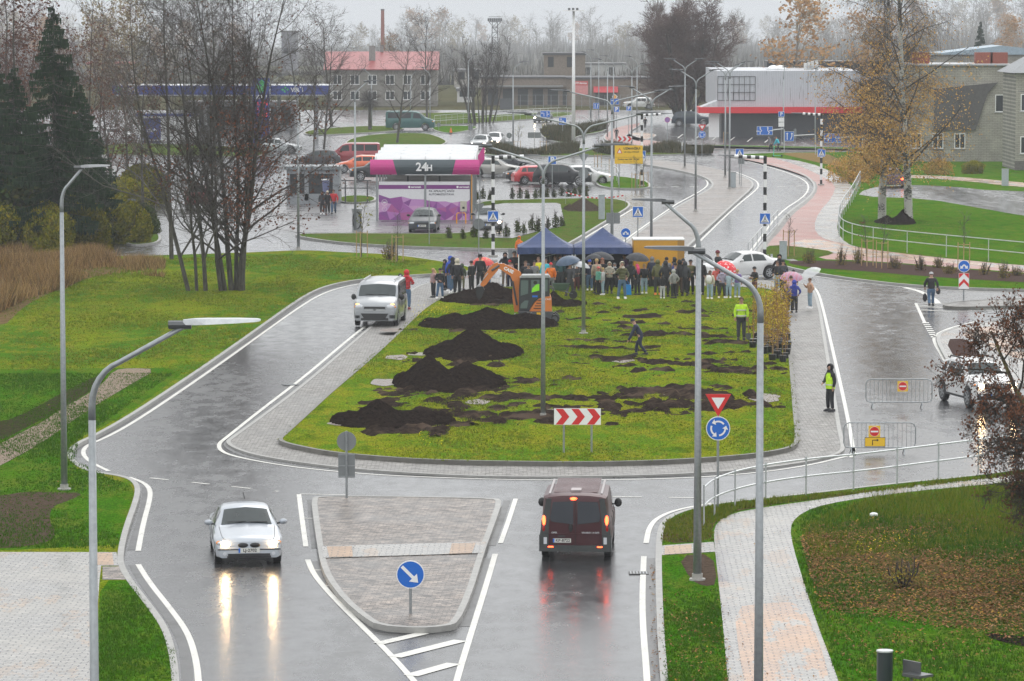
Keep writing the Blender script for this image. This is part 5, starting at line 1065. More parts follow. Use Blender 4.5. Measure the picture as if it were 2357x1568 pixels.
t = thing('bench', 'edge of a slatted bench seen at the bottom right edge', 'bench', P(2112, 1600, .12)); part(lambda m: m.box((0, 0, .42), (.5, .4, .05), -.9), 'seat', DKMET, t); part(lambda m: m.box((-.1, .2, .5), (.5, .04, .35), -.9), 'backrest', DKMET, t); part(lambda m: (m.bb(-.15, -.1, 0, .05, 0, .4)), 'leg', DKMET, t)
c = P(1780, 362, .13); t = thing('kick_scooter', 'mint green electric scooter parked on the red path', 'scooter', c); MINT = M('mint_paint', (.1, .55, .35), .4, 0, 0)
part(lambda m: m.box((.35, 0, .14), (.75, .14, .06)), 'deck', MINT, t); part(lambda m: m.tube([(0, 0, .12), (.1, 0, 1.1)], .035, 8), 'stem', MINT, t); part(lambda m: m.tube([(.1, -.25, 1.1), (.1, .25, 1.1)], .022, 8), 'handlebar', BLACK, t)
for x in (0, .78): part(lambda m: m.tube([(x, -.025, .11), (x, .025, .11)], .11, 14), 'wheel', RUB, t)
c = P(1038, 306, .12); t = thing('traffic_cone', 'small orange and white cone at the far bend', 'cone', c); part(lambda m: m.tube([(0, 0, .03), (0, 0, .6)], [.17, .03], 12), 'cone', M('cone_orange', (.75, .15, .02), .5), t); part(lambda m: m.bb(-.2, .2, -.2, .2, 0, .03), 'base', BLACK, t)
# litter
for x, y, lab in [(382, 776, 'white scrap of paper on the left lawn'), (2011, 1190, 'crumpled white bag beside the lower right path')]:
    m = MB(); m.ell((0, 0, .06), (.13, .1, .07), 7, 5); o = m.build('litter', SIGNW); o.location = P(x, y, .13); setp(o, lab, 'litter')
# canopy tents
NAVY = M('navy_canvas', (.022, .045, .14), .55, 0, .1, 2)
def tent(x0, x1, lab):
    a = P(x0, 668, .05); b = P(x1, 668, .05); w = b.x-a.x; c = (a+b)/2; d = w; t = thing('canopy_tent', lab, 'tent', c, 0, 'two blue canopy tents side by side')
    ze, zp, zv = HT(c, 570), HT(c, 527), HT(c, 586)
    def roof(m):
        n = 10; V = []
        for j in range(n+1):
            for i in range(n+1):
                u, v = 2*i/n-1, 2*j/n-1; e = max(abs(u), abs(v)); V.append((u*w/2, (v+1)*d/2, ze+(zp-ze)*((1-e)**1.15)-.08*(1-abs(abs(u)-abs(v)))*e*(1-e)*2))
        m.add(V, [(j*(n+1)+i, j*(n+1)+i+1, (j+1)*(n+1)+i+1, (j+1)*(n+1)+i) for j in range(n) for i in range(n)])
    part(roof, 'roof', NAVY, t)
    def val(m):
        n = 16; pts = [(-w/2, 0), (w/2, 0), (w/2, d), (-w/2, d), (-w/2, 0)]
        for s in range(4):
            (xa, ya), (xb, yb) = pts[s], pts[s+1]; V = []
            for k in range(n+1):
                q = k/n; o = .02*math.sin(q*26); dx, dy = (0, o) if s % 2 == 0 else (o, 0)
                V += [(xa+(xb-xa)*q+dx, ya+(yb-ya)*q+dy, ze), (xa+(xb-xa)*q+dx*2, ya+(yb-ya)*q+dy*2-.01, zv+.04*math.sin(q*PI))]
            m.add(V, [(2*k, 2*k+1, 2*k+3, 2*k+2) for k in range(n)])
    part(val, 'valance', NAVY, t)
    part(lambda m: (m.add([(-w/2+.05, d-.02, .05), (w/2-.05, d-.02, .05), (w/2-.05, d-.02, zv+.1), (-w/2+.05, d-.02, zv+.1)], [(0, 1, 2, 3)])), 'back_wall', M('black_canvas', (.012, .014, .02), .7, 0, 0), t)
    for sx in (-1, 1):
        for y in (.05, d-.05): part(lambda m: m.bb(sx*(w/2-.04)-.025, sx*(w/2-.04)+.025, y-.025, y+.025, 0, ze), 'leg', SIGNW, t)
    part(lambda m: [m.tube([(-w/2, .05, ze-.1), (0, .05, ze-.45), (w/2, .05, ze-.1)], .015, 5)], 'truss', GALV, t)
tent(1192, 1320, 'left blue canopy tent, nearer the excavator'); tent(1322, 1455, 'right blue canopy tent, beside the yellow trailer')
# yellow trailer
a = P(1458, 665, .05); b = P(1575, 665, .05); w = b.x-a.x; t = thing('tarp_trailer', 'box trailer covered with a yellow-orange tarpaulin behind the crowd', 'trailer', a); zt = HT(a, 551); AMB = M('amber_tarp', (.55, .27, .02), .5, 0, .06, 1.5)
part(lambda m: m.bb(0, w-.35, 0, 2.2, .6, zt-.05), 'tarp', AMB, t); part(lambda m: m.bb(w-.348, w, 0, 2.2, .6, zt-.05), 'tarp_end', M('amber_tarp_end', (.33, .17, .03), .5, 0, .1, 2), t); part(lambda m: m.bb(-.02, w+.02, -.02, 2.22, zt-.05, zt), 'top_seam', M('tarp_white', (.6, .6, .58), .5), t)
part(lambda m: m.bb(0, w, .1, 2.1, .45, .6), 'chassis', DKMET, t)
for x in (w*.42, w*.6): part(lambda m: m.tube([(x, .0, .32), (x, .2, .32)], .32, 18), 'wheel', RUB, t)
# ---------------- vehicles ----------------
CT = M('clear_lamp', (.55, .57, .6), .1, 0, 0); TL = M('tail_lamp', (.35, .01, .01), .2, 0, 0); IND = M('amber_lamp', (.8, .25, .02), .25, 0, 0)
ON = M('lit_headlamp', (1, .9, .75), .3, 0, 0, em=(1, .66, .32), es=85); ONS = M('lit_small_headlamp', (1, .9, .75), .3, 0, 0, em=(1, .82, .6), es=40); BRK_ = M('lit_brake_lamp', (.8, .02, .01), .3, 0, 0, em=(1, .07, .02), es=8)
CGL = M('car_glass', (.025, .035, .036), .12, 0, .3, 1.2); CGD = M('tinted_glass', (.012, .014, .018), .08, 0, 0); PLT = M('black_plastic', (.02, .021, .022), .5, 0, 0); RIM = M('alloy', (.42, .43, .45), .3, .7, 0)
PROF = {
 'sedan': dict(L=4.47, W=1.74, zt=[(0, .57), (.03, .67), (.12, .74), (.35, .80), (1.25, .95), (1.35, .98), (2.0, 1.36), (2.4, 1.41), (2.9, 1.40), (3.3, 1.32), (3.85, 1.04), (4.35, 1.0), (4.45, .85), (4.47, .62)],
   zs=[(0, .48), (.12, .64), (.35, .73), (1.3, .90), (4.0, .93), (4.4, .84), (4.47, .6)], wr=[(0, .60), (.35, .70), (1.3, .74), (2.0, .61), (2.9, .60), (3.4, .61), (3.9, .68), (4.47, .66)], wh=(.78, 3.5), R=.32, zb=.22, ws=(1.38, 1.97), rw=(3.36, 3.83), sw=[((1.62, 2.1), (2.45, 2.45)), ((2.53, 2.53), (3.35, 3.2))]),
 'hatch': dict(L=4.3, W=1.77, zt=[(0, .52), (.03, .66), (.14, .76), (.4, .84), (1.05, .98), (1.15, 1.02), (1.85, 1.42), (2.3, 1.49), (3.3, 1.47), (3.75, 1.38), (4.1, 1.0), (4.25, .9), (4.3, .6)],
   zs=[(0, .5), (.14, .7), (.4, .8), (1.15, .95), (3.9, 1.0), (4.2, .88), (4.3, .6)], wr=[(0, .62), (.4, .72), (1.15, .70), (1.9, .57), (3.6, .56), (4.1, .64), (4.3, .66)], wh=(.8, 3.45), R=.32, zb=.22, ws=(1.18, 1.82), rw=(3.78, 4.08), sw=[((1.45, 1.95), (2.3, 2.3)), ((2.38, 2.38), (3.2, 3.2)), ((3.28, 3.28), (3.75, 3.55))]),
 'estate': dict(L=4.6, W=1.80, zt=[(0, .50), (.03, .62), (.12, .72), (.35, .79), (1.25, .95), (1.35, .98), (2.0, 1.36), (2.4, 1.43), (3.9, 1.41), (4.2, 1.3), (4.5, .98), (4.57, .85), (4.6, .6)],
   zs=[(0, .48), (.12, .66), (.35, .75), (1.3, .92), (4.3, .96), (4.5, .86), (4.6, .6)], wr=[(0, .62), (.35, .72), (1.3, .71), (2.0, .57), (4.0, .56), (4.4, .62), (4.6, .66)], wh=(.85, 3.6), R=.32, zb=.22, ws=(1.38, 1.97), rw=(4.23, 4.47), sw=[((1.65, 2.12), (2.5, 2.5)), ((2.58, 2.58), (3.4, 3.4)), ((3.48, 3.48), (4.2, 4.0))]),
 'suv': dict(L=4.35, W=1.82, zt=[(0, .66), (.03, .84), (.12, .95), (.35, 1.01), (1.1, 1.10), (1.2, 1.14), (1.75, 1.53), (2.15, 1.62), (3.4, 1.61), (3.9, 1.52), (4.2, 1.12), (4.3, .95), (4.35, .6)],
   zs=[(0, .62), (.12, .88), (.35, .95), (1.2, 1.04), (3.9, 1.1), (4.25, .95), (4.35, .6)], wr=[(0, .66), (.35, .76), (1.2, .73), (1.85, .60), (3.7, .60), (4.2, .68), (4.35, .7)], wh=(.82, 3.5), R=.36, zb=.3, ws=(1.24, 1.72), rw=(3.93, 4.17), sw=[((1.5, 1.9), (2.35, 2.35)), ((2.43, 2.43), (3.1, 3.1)), ((3.25, 3.25), (3.75, 3.55))]),
 'van': dict(L=4.97, W=1.98, zt=[(0, .70), (.04, .92), (.15, 1.02), (.45, 1.14), (.85, 1.27), (.95, 1.31), (1.55, 1.80), (1.85, 1.90), (2.3, 1.95), (4.75, 1.95), (4.92, 1.90), (4.97, 1.80)],
   zs=[(0, .66), (.15, .92), (.45, 1.04), (1.0, 1.16), (4.9, 1.18), (4.97, 1.18)], wr=[(0, .70), (.45, .82), (1.0, .84), (1.6, .76), (4.8, .78), (4.97, .76)], wh=(.95, 3.88), R=.34, zb=.26, ws=(.98, 1.52), rw=None, sw=[((1.15, 1.6), (2.2, 2.1)), ((2.4, 2.4), (3.5, 3.5)), ((3.6, 3.6), (4.75, 4.7))]),
}
def vehicle(kind, paint, label, loc, rz, cat='car', name='parked_car', glass=CGL, tint=None, rims=RIM, front=True, lit=None, rear=True, mirrors=None, plate=None, sc=1, hs=1, group=None, rplate=None, tail=None):
    p = PROF[kind]; L, Wd, R = p['L'], p['W']/2, p['R']
    t = thing(name, label, cat, loc, rz, group); t.scale = (sc, sc, sc*hs)
    f = lambda pr, s: float(np.interp(s, [a for a, b in pr], [b for a, b in pr]))
    zt = lambda s: f(p['zt'], s); zs = lambda s: f(p['zs'], s); wr = lambda s: f(p['wr'], s)*Wd/.87
    def wf(s):
        e = min(s, L-s); k = max(0, 1-e/.7); return Wd*(1-.11*k**2.4)
    def zb(s):
        z = p['zb']+.03*(min(s, L-s) < .3)
        for w in p['wh']:
            if abs(s-w) < R+.07: z = max(z, R+math.sqrt(max(0, (R+.07)**2-(s-w)**2)))
        return z
    def sec(s):
        w, b, h, r, tp = wf(s), zb(s), zs(s), wr(s), zt(s); b = min(b, h-.08); r = min(r, w*.93); m = max(b+.05, .5*(b+h)) if b < .5 else (b+h)/2
        cr = .05 if tp-h > .2 else .03
        return [(w*.90, b), (w*.965, b+.03), (w, m), (w*.99, max(m+.01, h-.07)), (w*.955, h), ((w*.93+r)/2+.02, (h+tp)/2), (r, tp-.04*(tp-h > .12)), (r*.86, tp), (r*.45, tp+cr*.8), (0, tp+cr)]
    ss = sorted(set([round(a, 3) for k in ('zt', 'zs', 'wr') for a, b in p[k]] + [round(w+R*q*1.2, 3) for w in p['wh'] for q in (-1, -.98, -.9, -.75, -.5, -.25, 0, .25, .5, .75, .9, .98, 1)] + [round(L*k/16, 3) for k in range(17)]))
    ss = [s for s in ss if 0 <= s <= L]; m = MB(); vs = []; fs = []
    for s in ss:
        q = sec(s); vs += [(x, s-L/2, z) for x, z in q] + [(-x, s-L/2, z) for x, z in q[-2::-1]]
    n = 19
    for i in range(len(ss)-1):
        for k in range(n): fs.append((i*n+k, i*n+(k+1) % n, (i+1)*n+(k+1) % n, (i+1)*n+k))
    fs += [tuple(range(n)), tuple((len(ss)-1)*n+k for k in range(n))[::-1]]
    m.add(vs, fs); body = autosmooth(m.build('body', paint, t), 28)
    def patch(name, g, mat, par=t):
        m = MB(); nr, nc = len(g), len(g[0]); m.add([q for r in g for q in r], [(i*nc+k, i*nc+k+1, (i+1)*nc+k+1, (i+1)*nc+k) for i in range(nr-1) for k in range(nc-1)]); return m.build(name, mat, par, True)
    def topg(s0, s1, k=.90, off=.012, nn=6):
        g = []
        for i in range(nn+1):
            s = s0+(s1-s0)*i/nn; r, tp = min(wr(s), wf(s)*.93), zt(s); row = []
            for j in range(-5, 6):
                q = j/5*k; z = tp+(.05*(1-abs(q)/.86) if abs(q) < .86 else -.04*(abs(q)-.86)/.14) if True else tp
                row.append((q*r, s-L/2-off*(1 if s < L/2 else -1), z+off))
            g.append(row)
        return g
    wsd = patch('windscreen', topg(*p['ws']), glass)
    if p['rw']: patch('rear_window', topg(*p['rw'], .86), tint or glass)
    for sg in (1, -1):
        for (a0, a1), (b0, b1) in p['sw']:
            if kind == 'van' and glass == CGD and a0 > 2: continue
            g = []
            for j in range(5):
                q = .1+.76*j/4; row = []
                for i in range(5):
                    s = (a0+(a1-a0)*q)*(1-i/4)+(b0+(b1-b0)*q)*i/4; S_ = sec(s); u = q*2; k = 4 if u < 1 else 5; u -= (k-4)
                    x = S_[k][0]*(1-u)+S_[k+1][0]*u; z = S_[k][1]*(1-u)+S_[k+1][1]*u; row.append((sg*(x+.008), s-L/2, z))
                g.append(row)
            patch('side_window', g, tint or glass)
    for sg in (1, -1):                                   # wheels
        for s in p['wh']:
            x = sg*(Wd-.12); y = s-L/2
            wl = part(lambda m: m.tube([(x-sg*.10, y, R), (x-sg*.09, y, R), (x+sg*.08, y, R), (x+sg*.10, y, R)], [R*.93, R, R, R*.95], 22), 'wheel', RUB, t)
            def rm(m):
                for k in range(7):
                    a = 2*PI*k/7; m.box((x+sg*.102, y+R*.33*math.cos(a), R+R*.33*math.sin(a)), (.02, R*.66, R*.16), rot=Matrix.Rotation(a, 3, 'X'))
                m.tube([(x+sg*.095, y, R), (x+sg*.108, y, R)], R*.16, 10)
                o = [(R*.68*math.cos(2*PI*k/20), R*.68*math.sin(2*PI*k/20)) for k in range(20)]; i_ = [(a*.88, b*.88) for a, b in o]
                m.add([(x+sg*.106, y+a, R+b) for a, b in o+i_], [(k, (k+1) % 20, 20+(k+1) % 20, 20+k) for k in range(20)])
            part(lambda m: m.tube([(x+sg*.09, y, R), (x+sg*.098, y, R)], R*.69, 20), 'hub', DKMET, wl); part(rm, 'rim', rims, wl)
        s = p['sw'][0][0][0]+.12; h = zs(s)+.06; x = sg*(wf(s)+.10)
        mm = part(lambda m: m.ell((x, s-L/2, h+.05), (.11, .07, .08 if kind != 'van' else .14), 10, 6), 'mirror', mirrors or paint, t, smooth=True); part(lambda m: m.tube([(sg*wf(s)*.93, s-L/2, h), (x, s-L/2, h+.02)], .025, 5), 'mirror_arm', PLT, mm)
    y0 = -L/2
    if name != 'parked_car' or kind in ('estate', 'suv'):          # shut lines
        m = MB(); a_, b_ = .14, p['ws'][0]-.04
        for sg in (1, -1):
            row = [(sg*min(wr(s), wf(s)*.93)*.97, s-L/2, zt(s)+.004) for s in np.linspace(a_, b_, 8)]; m.tube(row, .007, 4)
            for (q0, q1), (r0_, r1_) in p['sw'][:2]:
                for s in (q0-.06 if (q0, q1) == p['sw'][0][0] else q0-.04, r0_+.04):
                    S_ = sec(s); m.tube([(sg*(S_[k][0]+.003), s-L/2, S_[k][1]) for k in (2, 3, 4)], .007, 4)
        m.build('shut_lines', PLT, t)
    part(lambda m: m.bb(-Wd*.9, Wd*.9, y0+.3, -y0-.3, p['zb']+.02, p['zb']+.12), 'underbody', PLT, t)
    if front:
        hz = zt(.08)-.06 if kind != 'suv' else .86; sy = .10
        for sg in (1, -1):
            hl = part(lambda m: m.ell((sg*Wd*.70, y0+sy, hz), (.20, .10, .075 if kind != 'van' else .12), 12, 8), 'headlamp', CT, t, smooth=True)
            if lit is not None and (lit == 0 or lit == sg): part(lambda m: m.tube([(sg*Wd*.70, y0+sy-.09, hz), (sg*Wd*.70, y0+sy-.115, hz)], .085, 14), 'bulb', ON if name == 'moving_car' else ONS, hl)
            part(lambda m: m.ell((sg*Wd*.88, y0+sy+.10, hz), (.07, .10, .06), 8, 6), 'indicator', IND, t, smooth=True)
        if kind != 'sedan': part(lambda m: m.bb(-Wd*.48, Wd*.48, y0-.012, y0+.05, hz-.10, hz+.02), 'grille', PLT, t)
        part(lambda m: m.bb(-Wd*.62, Wd*.62, y0-.01, y0+.1, p['zb']+.05, p['zb']+.15), 'lower_intake', PLT, t)
        for s in (1.3, 1.0)[:1]: part(lambda m: (m.tube([(-.5, p['ws'][0]-L/2-.01, zt(p['ws'][0])+.07), (.0, p['ws'][0]-L/2+.02, zt(p['ws'][0])+.08)], .012, 4), m.tube([(.05, p['ws'][0]-L/2-.01, zt(p['ws'][0])+.07), (.55, p['ws'][0]-L/2+.02, zt(p['ws'][0])+.06)], .012, 4)), 'wiper', PLT, t)
        if plate:
            pz = p['zb']+.24; pl = part(lambda m: m.bb(-.27, .27, y0-.025, y0-.005, pz-.065, pz+.065), 'number_plate', M('plate_white', (.66, .66, .62), .4, 0, 0), t)
            part(lambda m: m.bb(-.27, -.225, y0-.028, y0-.0255, pz-.062, pz+.062), 'blue_band', BLUE, pl); part(lambda m: put(m, plate, .115, .02, y0-.029, pz, bold=.003), 'lettering', BLACK, pl)
    if rear:
        yr = L/2
        for sg in (1, -1): part(lambda m: m.ell((sg*(wf(L)*.86), yr-.05, min(.85, zt(L-.02)-.02) if kind != 'van' else 1.05), (.12, .09, .09 if kind != 'van' else .2), 8, 6), 'tail_lamp', tail or TL, t, smooth=True)
        if rplate: 
            pl = part(lambda m: m.bb(-.27, .27, yr-.02, yr+.03, .62, .75), 'number_plate', M('plate_white', (.66, .66, .62), .4, 0, 0), t); RT = Matrix.Rotation(PI, 4, 'Z')
            part(lambda m: put(m, rplate, .1, 0, -yr-.034, .685, bold=.003, T=RT), 'lettering', BLACK, pl)
    return t, dict(y0=y0, L=L, Wd=Wd, zt=zt, zs=zs, wf=wf, paint=paint, body=body, patch=patch)
def paintm(name, c, metal=.25): return M(name, c, .28 if max(c) > .2 else .38, metal, .04, 3, coat=.6 if max(c) > .2 else 0)
def heading(a, b): d = b-a; return math.atan2(d.x, -d.y)     # rotation so that the nose (-y) points from a to b
SIL = paintm('silver_paint', (.27, .285, .30)); WHT = paintm('white_car_paint', (.62, .62, .62), 0); BLK = paintm('black_car_paint', (.012, .013, .016), .1); GRY = paintm('grey_car_paint', (.30, .29, .27), .4); MAR = paintm('maroon_paint', (.05, .009, .013), .1)
# silver saloon coming towards the camera
c = P(557, 1292)
t, q = vehicle('sedan', paintm('ice_silver_paint', (.36, .39, .43)), 'silver saloon driving towards the camera with both headlamps lit', c+Vector((0, 1.2, 0)), math.radians(6.5), name='moving_car', lit=0, plate='LJ-2702', hs=.92)
y0 = q['y0']
for sg in (1, -1):
    part(lambda m: m.ell((sg*.155, y0-.005, .605), (.135, .05, .07), 14, 8), 'kidney_grille', BLACK, t, smooth=True); part(lambda m: m.tube([(sg*.62, y0+.03, .37), (sg*.62, y0-.012, .37)], .05, 10), 'fog_lamp', CT, t)
part(lambda m: m.bb(-.80, .80, y0-.016, y0+.02, .47, .50), 'bumper_strip', PLT, t); part(lambda m: m.bb(-.56, .56, y0-.018, y0+.05, .25, .31), 'intake', BLACK, t); part(lambda m: m.tube([(0, y0+.13, .70), (0, y0+.115, .735)], .035, 12), 'badge', DKMET, t)
part(lambda m: m.tube([(.05, 1.2, 1.44), (.02, 1.3, 1.62)], .012, 5), 'antenna', BLACK, t)
# maroon van from behind
c = P(1333, 1291); rz = math.radians(177)
t, q = vehicle('van', MAR, 'dark maroon van seen from behind with red brake lamps lit', c+Vector((0.02, 2.2, 0)), rz, cat='van', name='moving_van', glass=CGD, front=True, rear=False, mirrors=PLT, sc=.93, hs=.94)
yr = q['L']/2; RT = Matrix.Rotation(PI, 4, 'Z'); F = lambda m, pts, d=0: flat(m, pts, -(yr+.012+d), RT)
GP = M('grey_plastic', (.045, .05, .05), .5)
for sg in (1, -1):
    part(lambda m: m.prism([(sg*.74, .75), (sg*.99, .75), (sg*.93, 1.15), (sg*.80, 1.86), (sg*.66, 1.86), (sg*.735, 1.1)], yr-.12, yr+.006), 'corner_trim', GP, t)
    lp = part(lambda m: m.ell((sg*.87, yr+.0, 1.22), (.05, .03, .15), 12, 8), 'brake_lamp', BRK_, t, smooth=True)
    part(lambda m: m.ell((sg*.88, yr+.0, .98), (.045, .02, .1), 10, 6), 'tail_lamp', TL, t, smooth=True); part(lambda m: m.bb(sg*.83-.045, sg*.83+.045, yr+.05, yr+.075, .52, .72), 'reflector', CT, t)
    part(lambda m: m.prism([(sg*.06, 1.10), (sg*.66, 1.18), (sg*.70, 1.30), (sg*.62, 1.76), (sg*.10, 1.78), (sg*.06, 1.72)], yr+.002, yr+.02), 'rear_window', M('smoked_glass', (.04, .045, .055), .12, 0, 0), t)
    part(lambda m: m.bb(sg*.68-.07, sg*.68+.07, yr+.07, yr+.085, .425, .455), 'glowing_red_reflector', BRK_, t)  # bumper reflector, no lamp: its shine is imitated by emission
part(lambda m: (m.bb(-1.0, 1.0, yr-.3, yr+.07, .30, .48), m.bb(.74, 1.0, yr-.2, yr+.06, .48, .78), m.bb(-1.0, -.74, yr-.2, yr+.06, .48, .78)), 'bumper', GP, t)
part(lambda m: m.ell((.05, yr-.01, 1.855), (.1, .03, .045), 12, 8), 'high_brake_lamp', BRK_, t, smooth=True)
part(lambda m: m.bb(-.006, .006, yr+.0, yr+.022, .48, 1.86), 'door_seam', BLACK, t); part(lambda m: m.bb(-.74, .74, yr+.0, yr+.03, .80, .83), 'crease', q['paint'], t); part(lambda m: m.ell((.13, yr+.01, 1.0), (.06, .02, .13), 10, 6), 'door_handle', BLACK, t); part(lambda m: m.bb(.28, .48, yr+.01, yr+.05, .735, .765), 'plate_lamp', GP, t)
pl = part(lambda m: m.bb(.12, .62, yr+.01, yr+.03, .56, .68), 'number_plate', M('plate_white', (.66, .66, .62), .4, 0, 0), t); part(lambda m: F(m, rect(-.62, -.575, .563, .677), .02), 'blue_band', BLUE, pl); part(lambda m: put(m, 'KP-8722', .115, -.345, -(yr+.034), .62, bold=.003, T=RT), 'lettering', BLACK, pl)
part(lambda m: (put(m, 'OPEL', .07, -.58, -(yr+.02), .85, bold=.003, T=RT), put(m, 'VIVARO 1.9 DTI', .07, .42, -(yr+.02), .85, bold=.003, T=RT)), 'lettering', GALVL, t)
part(lambda m: [m.bb(-.62, .62, -1.2+k*.28, -1.12+k*.28, 1.985, 2.012) for k in range(12)], 'roof_ribs', M('sky_sheen_rib', (.32, .24, .24), .2, .3), t); part(lambda m: m.box((-.0, 1.75, 2.03), (.28, .5, .05)), 'roof_hatch', M('hatch_grey', (.35, .3, .3), .4), t)  # ribs paler than the maroon body: sky reflection put into their colour
for sg in (1, -1): part(lambda m: m.bb(sg*.72-.03, sg*.72+.03, -1.2, 2.2, 1.94, 1.985), 'roof_gutter', M('gutter_grey', (.3, .27, .27), .4), t)
# silver van with two wheels on the apron
c = P(866, 752); c2 = P(985, 742)
t, q = vehicle('van', SIL, 'silver van with lit side lamps parked half on the cobbled apron', c+Vector((.15, 1.7, .03)), math.radians(-4.5), cat='van', name='parked_van', mirrors=PLT, plate='KN-7063', front=True, tint=CGD)
y0 = q['y0']; part(lambda m: m.prism([(-.62, .62), (.62, .62), (.48, .40), (-.48, .40)], y0-.03, y0+.05), 'lower_grille', PLT, t); part(lambda m: (m.bb(-.46, .46, y0-.016, y0+.0, .80, .82), m.bb(-.46, .46, y0-.016, y0+.0, .75, .77)), 'chrome_bar', GALVL, t); part(lambda m: m.ell((0, y0-.012, .785), (.09, .012, .035), 12, 6), 'badge', DKMET, t)
for sg in (1, -1):
    part(lambda m: m.bb(sg*.78-.12, sg*.78+.12, y0-.0, y0+.12, .40, .55), 'fog_lamp_surround', PLT, t); part(lambda m: m.bb(sg*.7-.02, sg*.7+.02, -.6, 2.1, 2.0, 2.04), 'roof_rail', GALVL, t); part(lambda m: m.ell((sg*.78, y0+.18, 1.01), (.1, .06, .04), 8, 6), 'side_lamp', M('lit_amber', (1, .5, .1), .3, 0, 0, em=(1, .45, .1), es=2.5), t)
# white off-roader turning in at the right
a = P(2190, 928); b = P(2250, 940)
t, q = vehicle('suv', WHT, 'white compact off-roader with roof rails and lit headlamps turning at the right', P(2248, 928), math.radians(14), name='moving_car', lit=0, plate='MJ-5648', mirrors=PLT, tint=CGD, rims=M('steel_rim', (.3, .31, .32), .4, .5, 0), sc=.97)
y0 = q['y0']
for sg in (1, -1): part(lambda m: m.tube([(sg*.60, -.35, 1.60), (sg*.60, -.2, 1.70), (sg*.60, 1.1, 1.71), (sg*.60, 1.3, 1.62)], .03, 6), 'roof_rail', PLT, t); part(lambda m: m.ell((sg*.62, y0-.0, .5), (.07, .03, .06), 8, 6), 'fog_lamp', CT, t); part(lambda m: m.bb(sg*.86-.03, sg*.86+.05, -1.0, 1.0, .3, .38), 'sill', PLT, t)
part(lambda m: m.bb(-.80, .80, y0-.02, y0+.12, .34, .56), 'lower_bumper', PLT, t); part(lambda m: m.bb(-.52, .52, y0-.012, y0+.08, .74, .90), 'upper_grille', PLT, t); part(lambda m: [m.bb(x-.1, x+.1, y0-.022, y0-.013, z, z+.025) for x in (-.34, -.12, .12, .34) for z in (.79, .84)], 'grille_pattern', GALVL, t)
# white liftback behind the crowd
t, q = vehicle('sedan', WHT, 'white liftback parked behind the crowd with its nose to the left', P(1705, 641), math.radians(-62), name='parked_car', rplate='HM-4317', tail=M('bright_tail_lamp', (.5, .02, .03), .25, 0, 0), mirrors=WHT)
CG = None
for kind, x, y, ang, pt, lab, kw in [
    ('estate', 977, 532, -3, paintm('anthracite_paint', (.035, .042, .05)), 'dark grey estate car facing the camera before the purple wash wall', dict(plate='JM-618', mirrors=PLT)),
    ('hatch', 1122, 530, 4, paintm('pewter_paint', (.16, .17, .18)), 'grey car with one lit headlamp half hidden behind the left crossing post', dict(lit=1, plate='JZ-1803', mirrors=PLT)),
    ('suv', 1294, 428, 86, BLK, 'black crossover parked side-on in front of the small railing', dict(sc=1.08)),
    ('hatch', 1240, 424, 100, paintm('red_paint', (.45, .02, .03)), 'red hatchback tail showing behind the black crossover', dict()),
    ('sedan', 1222, 417, -80, paintm('jet_paint', (.014, .014, .017), .1), 'black saloon whose nose points left beside the red hatchback', dict()),
    ('estate', 1140, 406, 84, GRY, 'grey-beige estate car parked side-on right of the car wash', dict(sc=1.05)),
    ('sedan', 1170, 394, 84, paintm('dark_blue_paint', (.02, .022, .03)), 'dark car just behind the grey-beige estate', dict()),
    ('hatch', 1100, 392, 84, WHT, 'white car roof showing behind the car wash posts', dict()),
    ('hatch', 1350, 424, 84, WHT, 'white car peeking out behind the black crossover', dict()),
    ('suv', 868, 416, -84, paintm('ink_paint', (.02, .022, .026)), 'black off-roader nose emerging left of the car wash', dict(sc=1.05)),
    ('hatch', 828, 397, -86, paintm('orange_paint', (.62, .12, .04)), 'orange hatchback parked behind the kiosk', dict(tint=CGD)),
    ('van', 812, 378, -88, paintm('red_van_paint', (.28, .03, .04)), 'red van parked behind the orange hatchback', dict(tint=CGD, cat='van', name='parked_van')),
    ('hatch', 728, 383, -80, paintm('dark_grey_paint', (.06, .06, .065)), 'dark grey car left of the red van among the trees', dict()),
    ('estate', 1108, 343, -8, paintm('old_silver_paint', (.20, .22, .23)), 'grey estate car approaching beyond the car wash roof', dict(lit=0, plate='LR-77')),
    ('hatch', 1139, 338, -8, WHT, 'white hatchback with lit lamps following at the far bend', dict(lit=0, plate='GH-52')),
    ('sedan', 1250, 282, -12, paintm('slate_paint', (.10, .11, .12)), 'dark saloon coming round the far bend under the lane sign', dict(lit=0)),
    ('van', 945, 300, 88, paintm('green_van_paint', (.035, .11, .105)), 'dark green delivery van at the far lot behind the bare tree', dict(cat='van', name='parked_van', tint=CGD, sc=1.15)),
    ('suv', 1592, 291, 84, paintm('night_blue_paint', (.02, .03, .045)), 'dark blue off-roader parked at the far left of the supermarket', dict(sc=1.1)),
    ('suv', 1470, 251, -82, paintm('pale_paint', (.55, .55, .54), 0), 'white pickup-like car in front of the garage block', dict()),
    ('hatch', 272, 326, 84, WHT, 'white car tail beside the fuel station booth', dict()),
    ('suv', 462, 478, 176, paintm('dark_red_paint', (.12, .02, .02)), 'dark car with red tail lamps behind the left tree clump', dict()),
    ('hatch', 2055, 430, 176, paintm('plum_paint', (.10, .06, .08)), 'dark plum car with a glowing tail lamp behind the birch trunks', dict(tail=BRK_)),
    ('estate', 640, 352, 84, paintm('pale_silver_paint', (.4, .42, .43)), 'pale car glimpsed behind the price totem', dict())]:
    vehicle(kind, pt, lab, P(x, y, .125 if (x, y) == (2055, 430) else .006), math.radians(ang), **({'name': 'parked_car', **kw}))
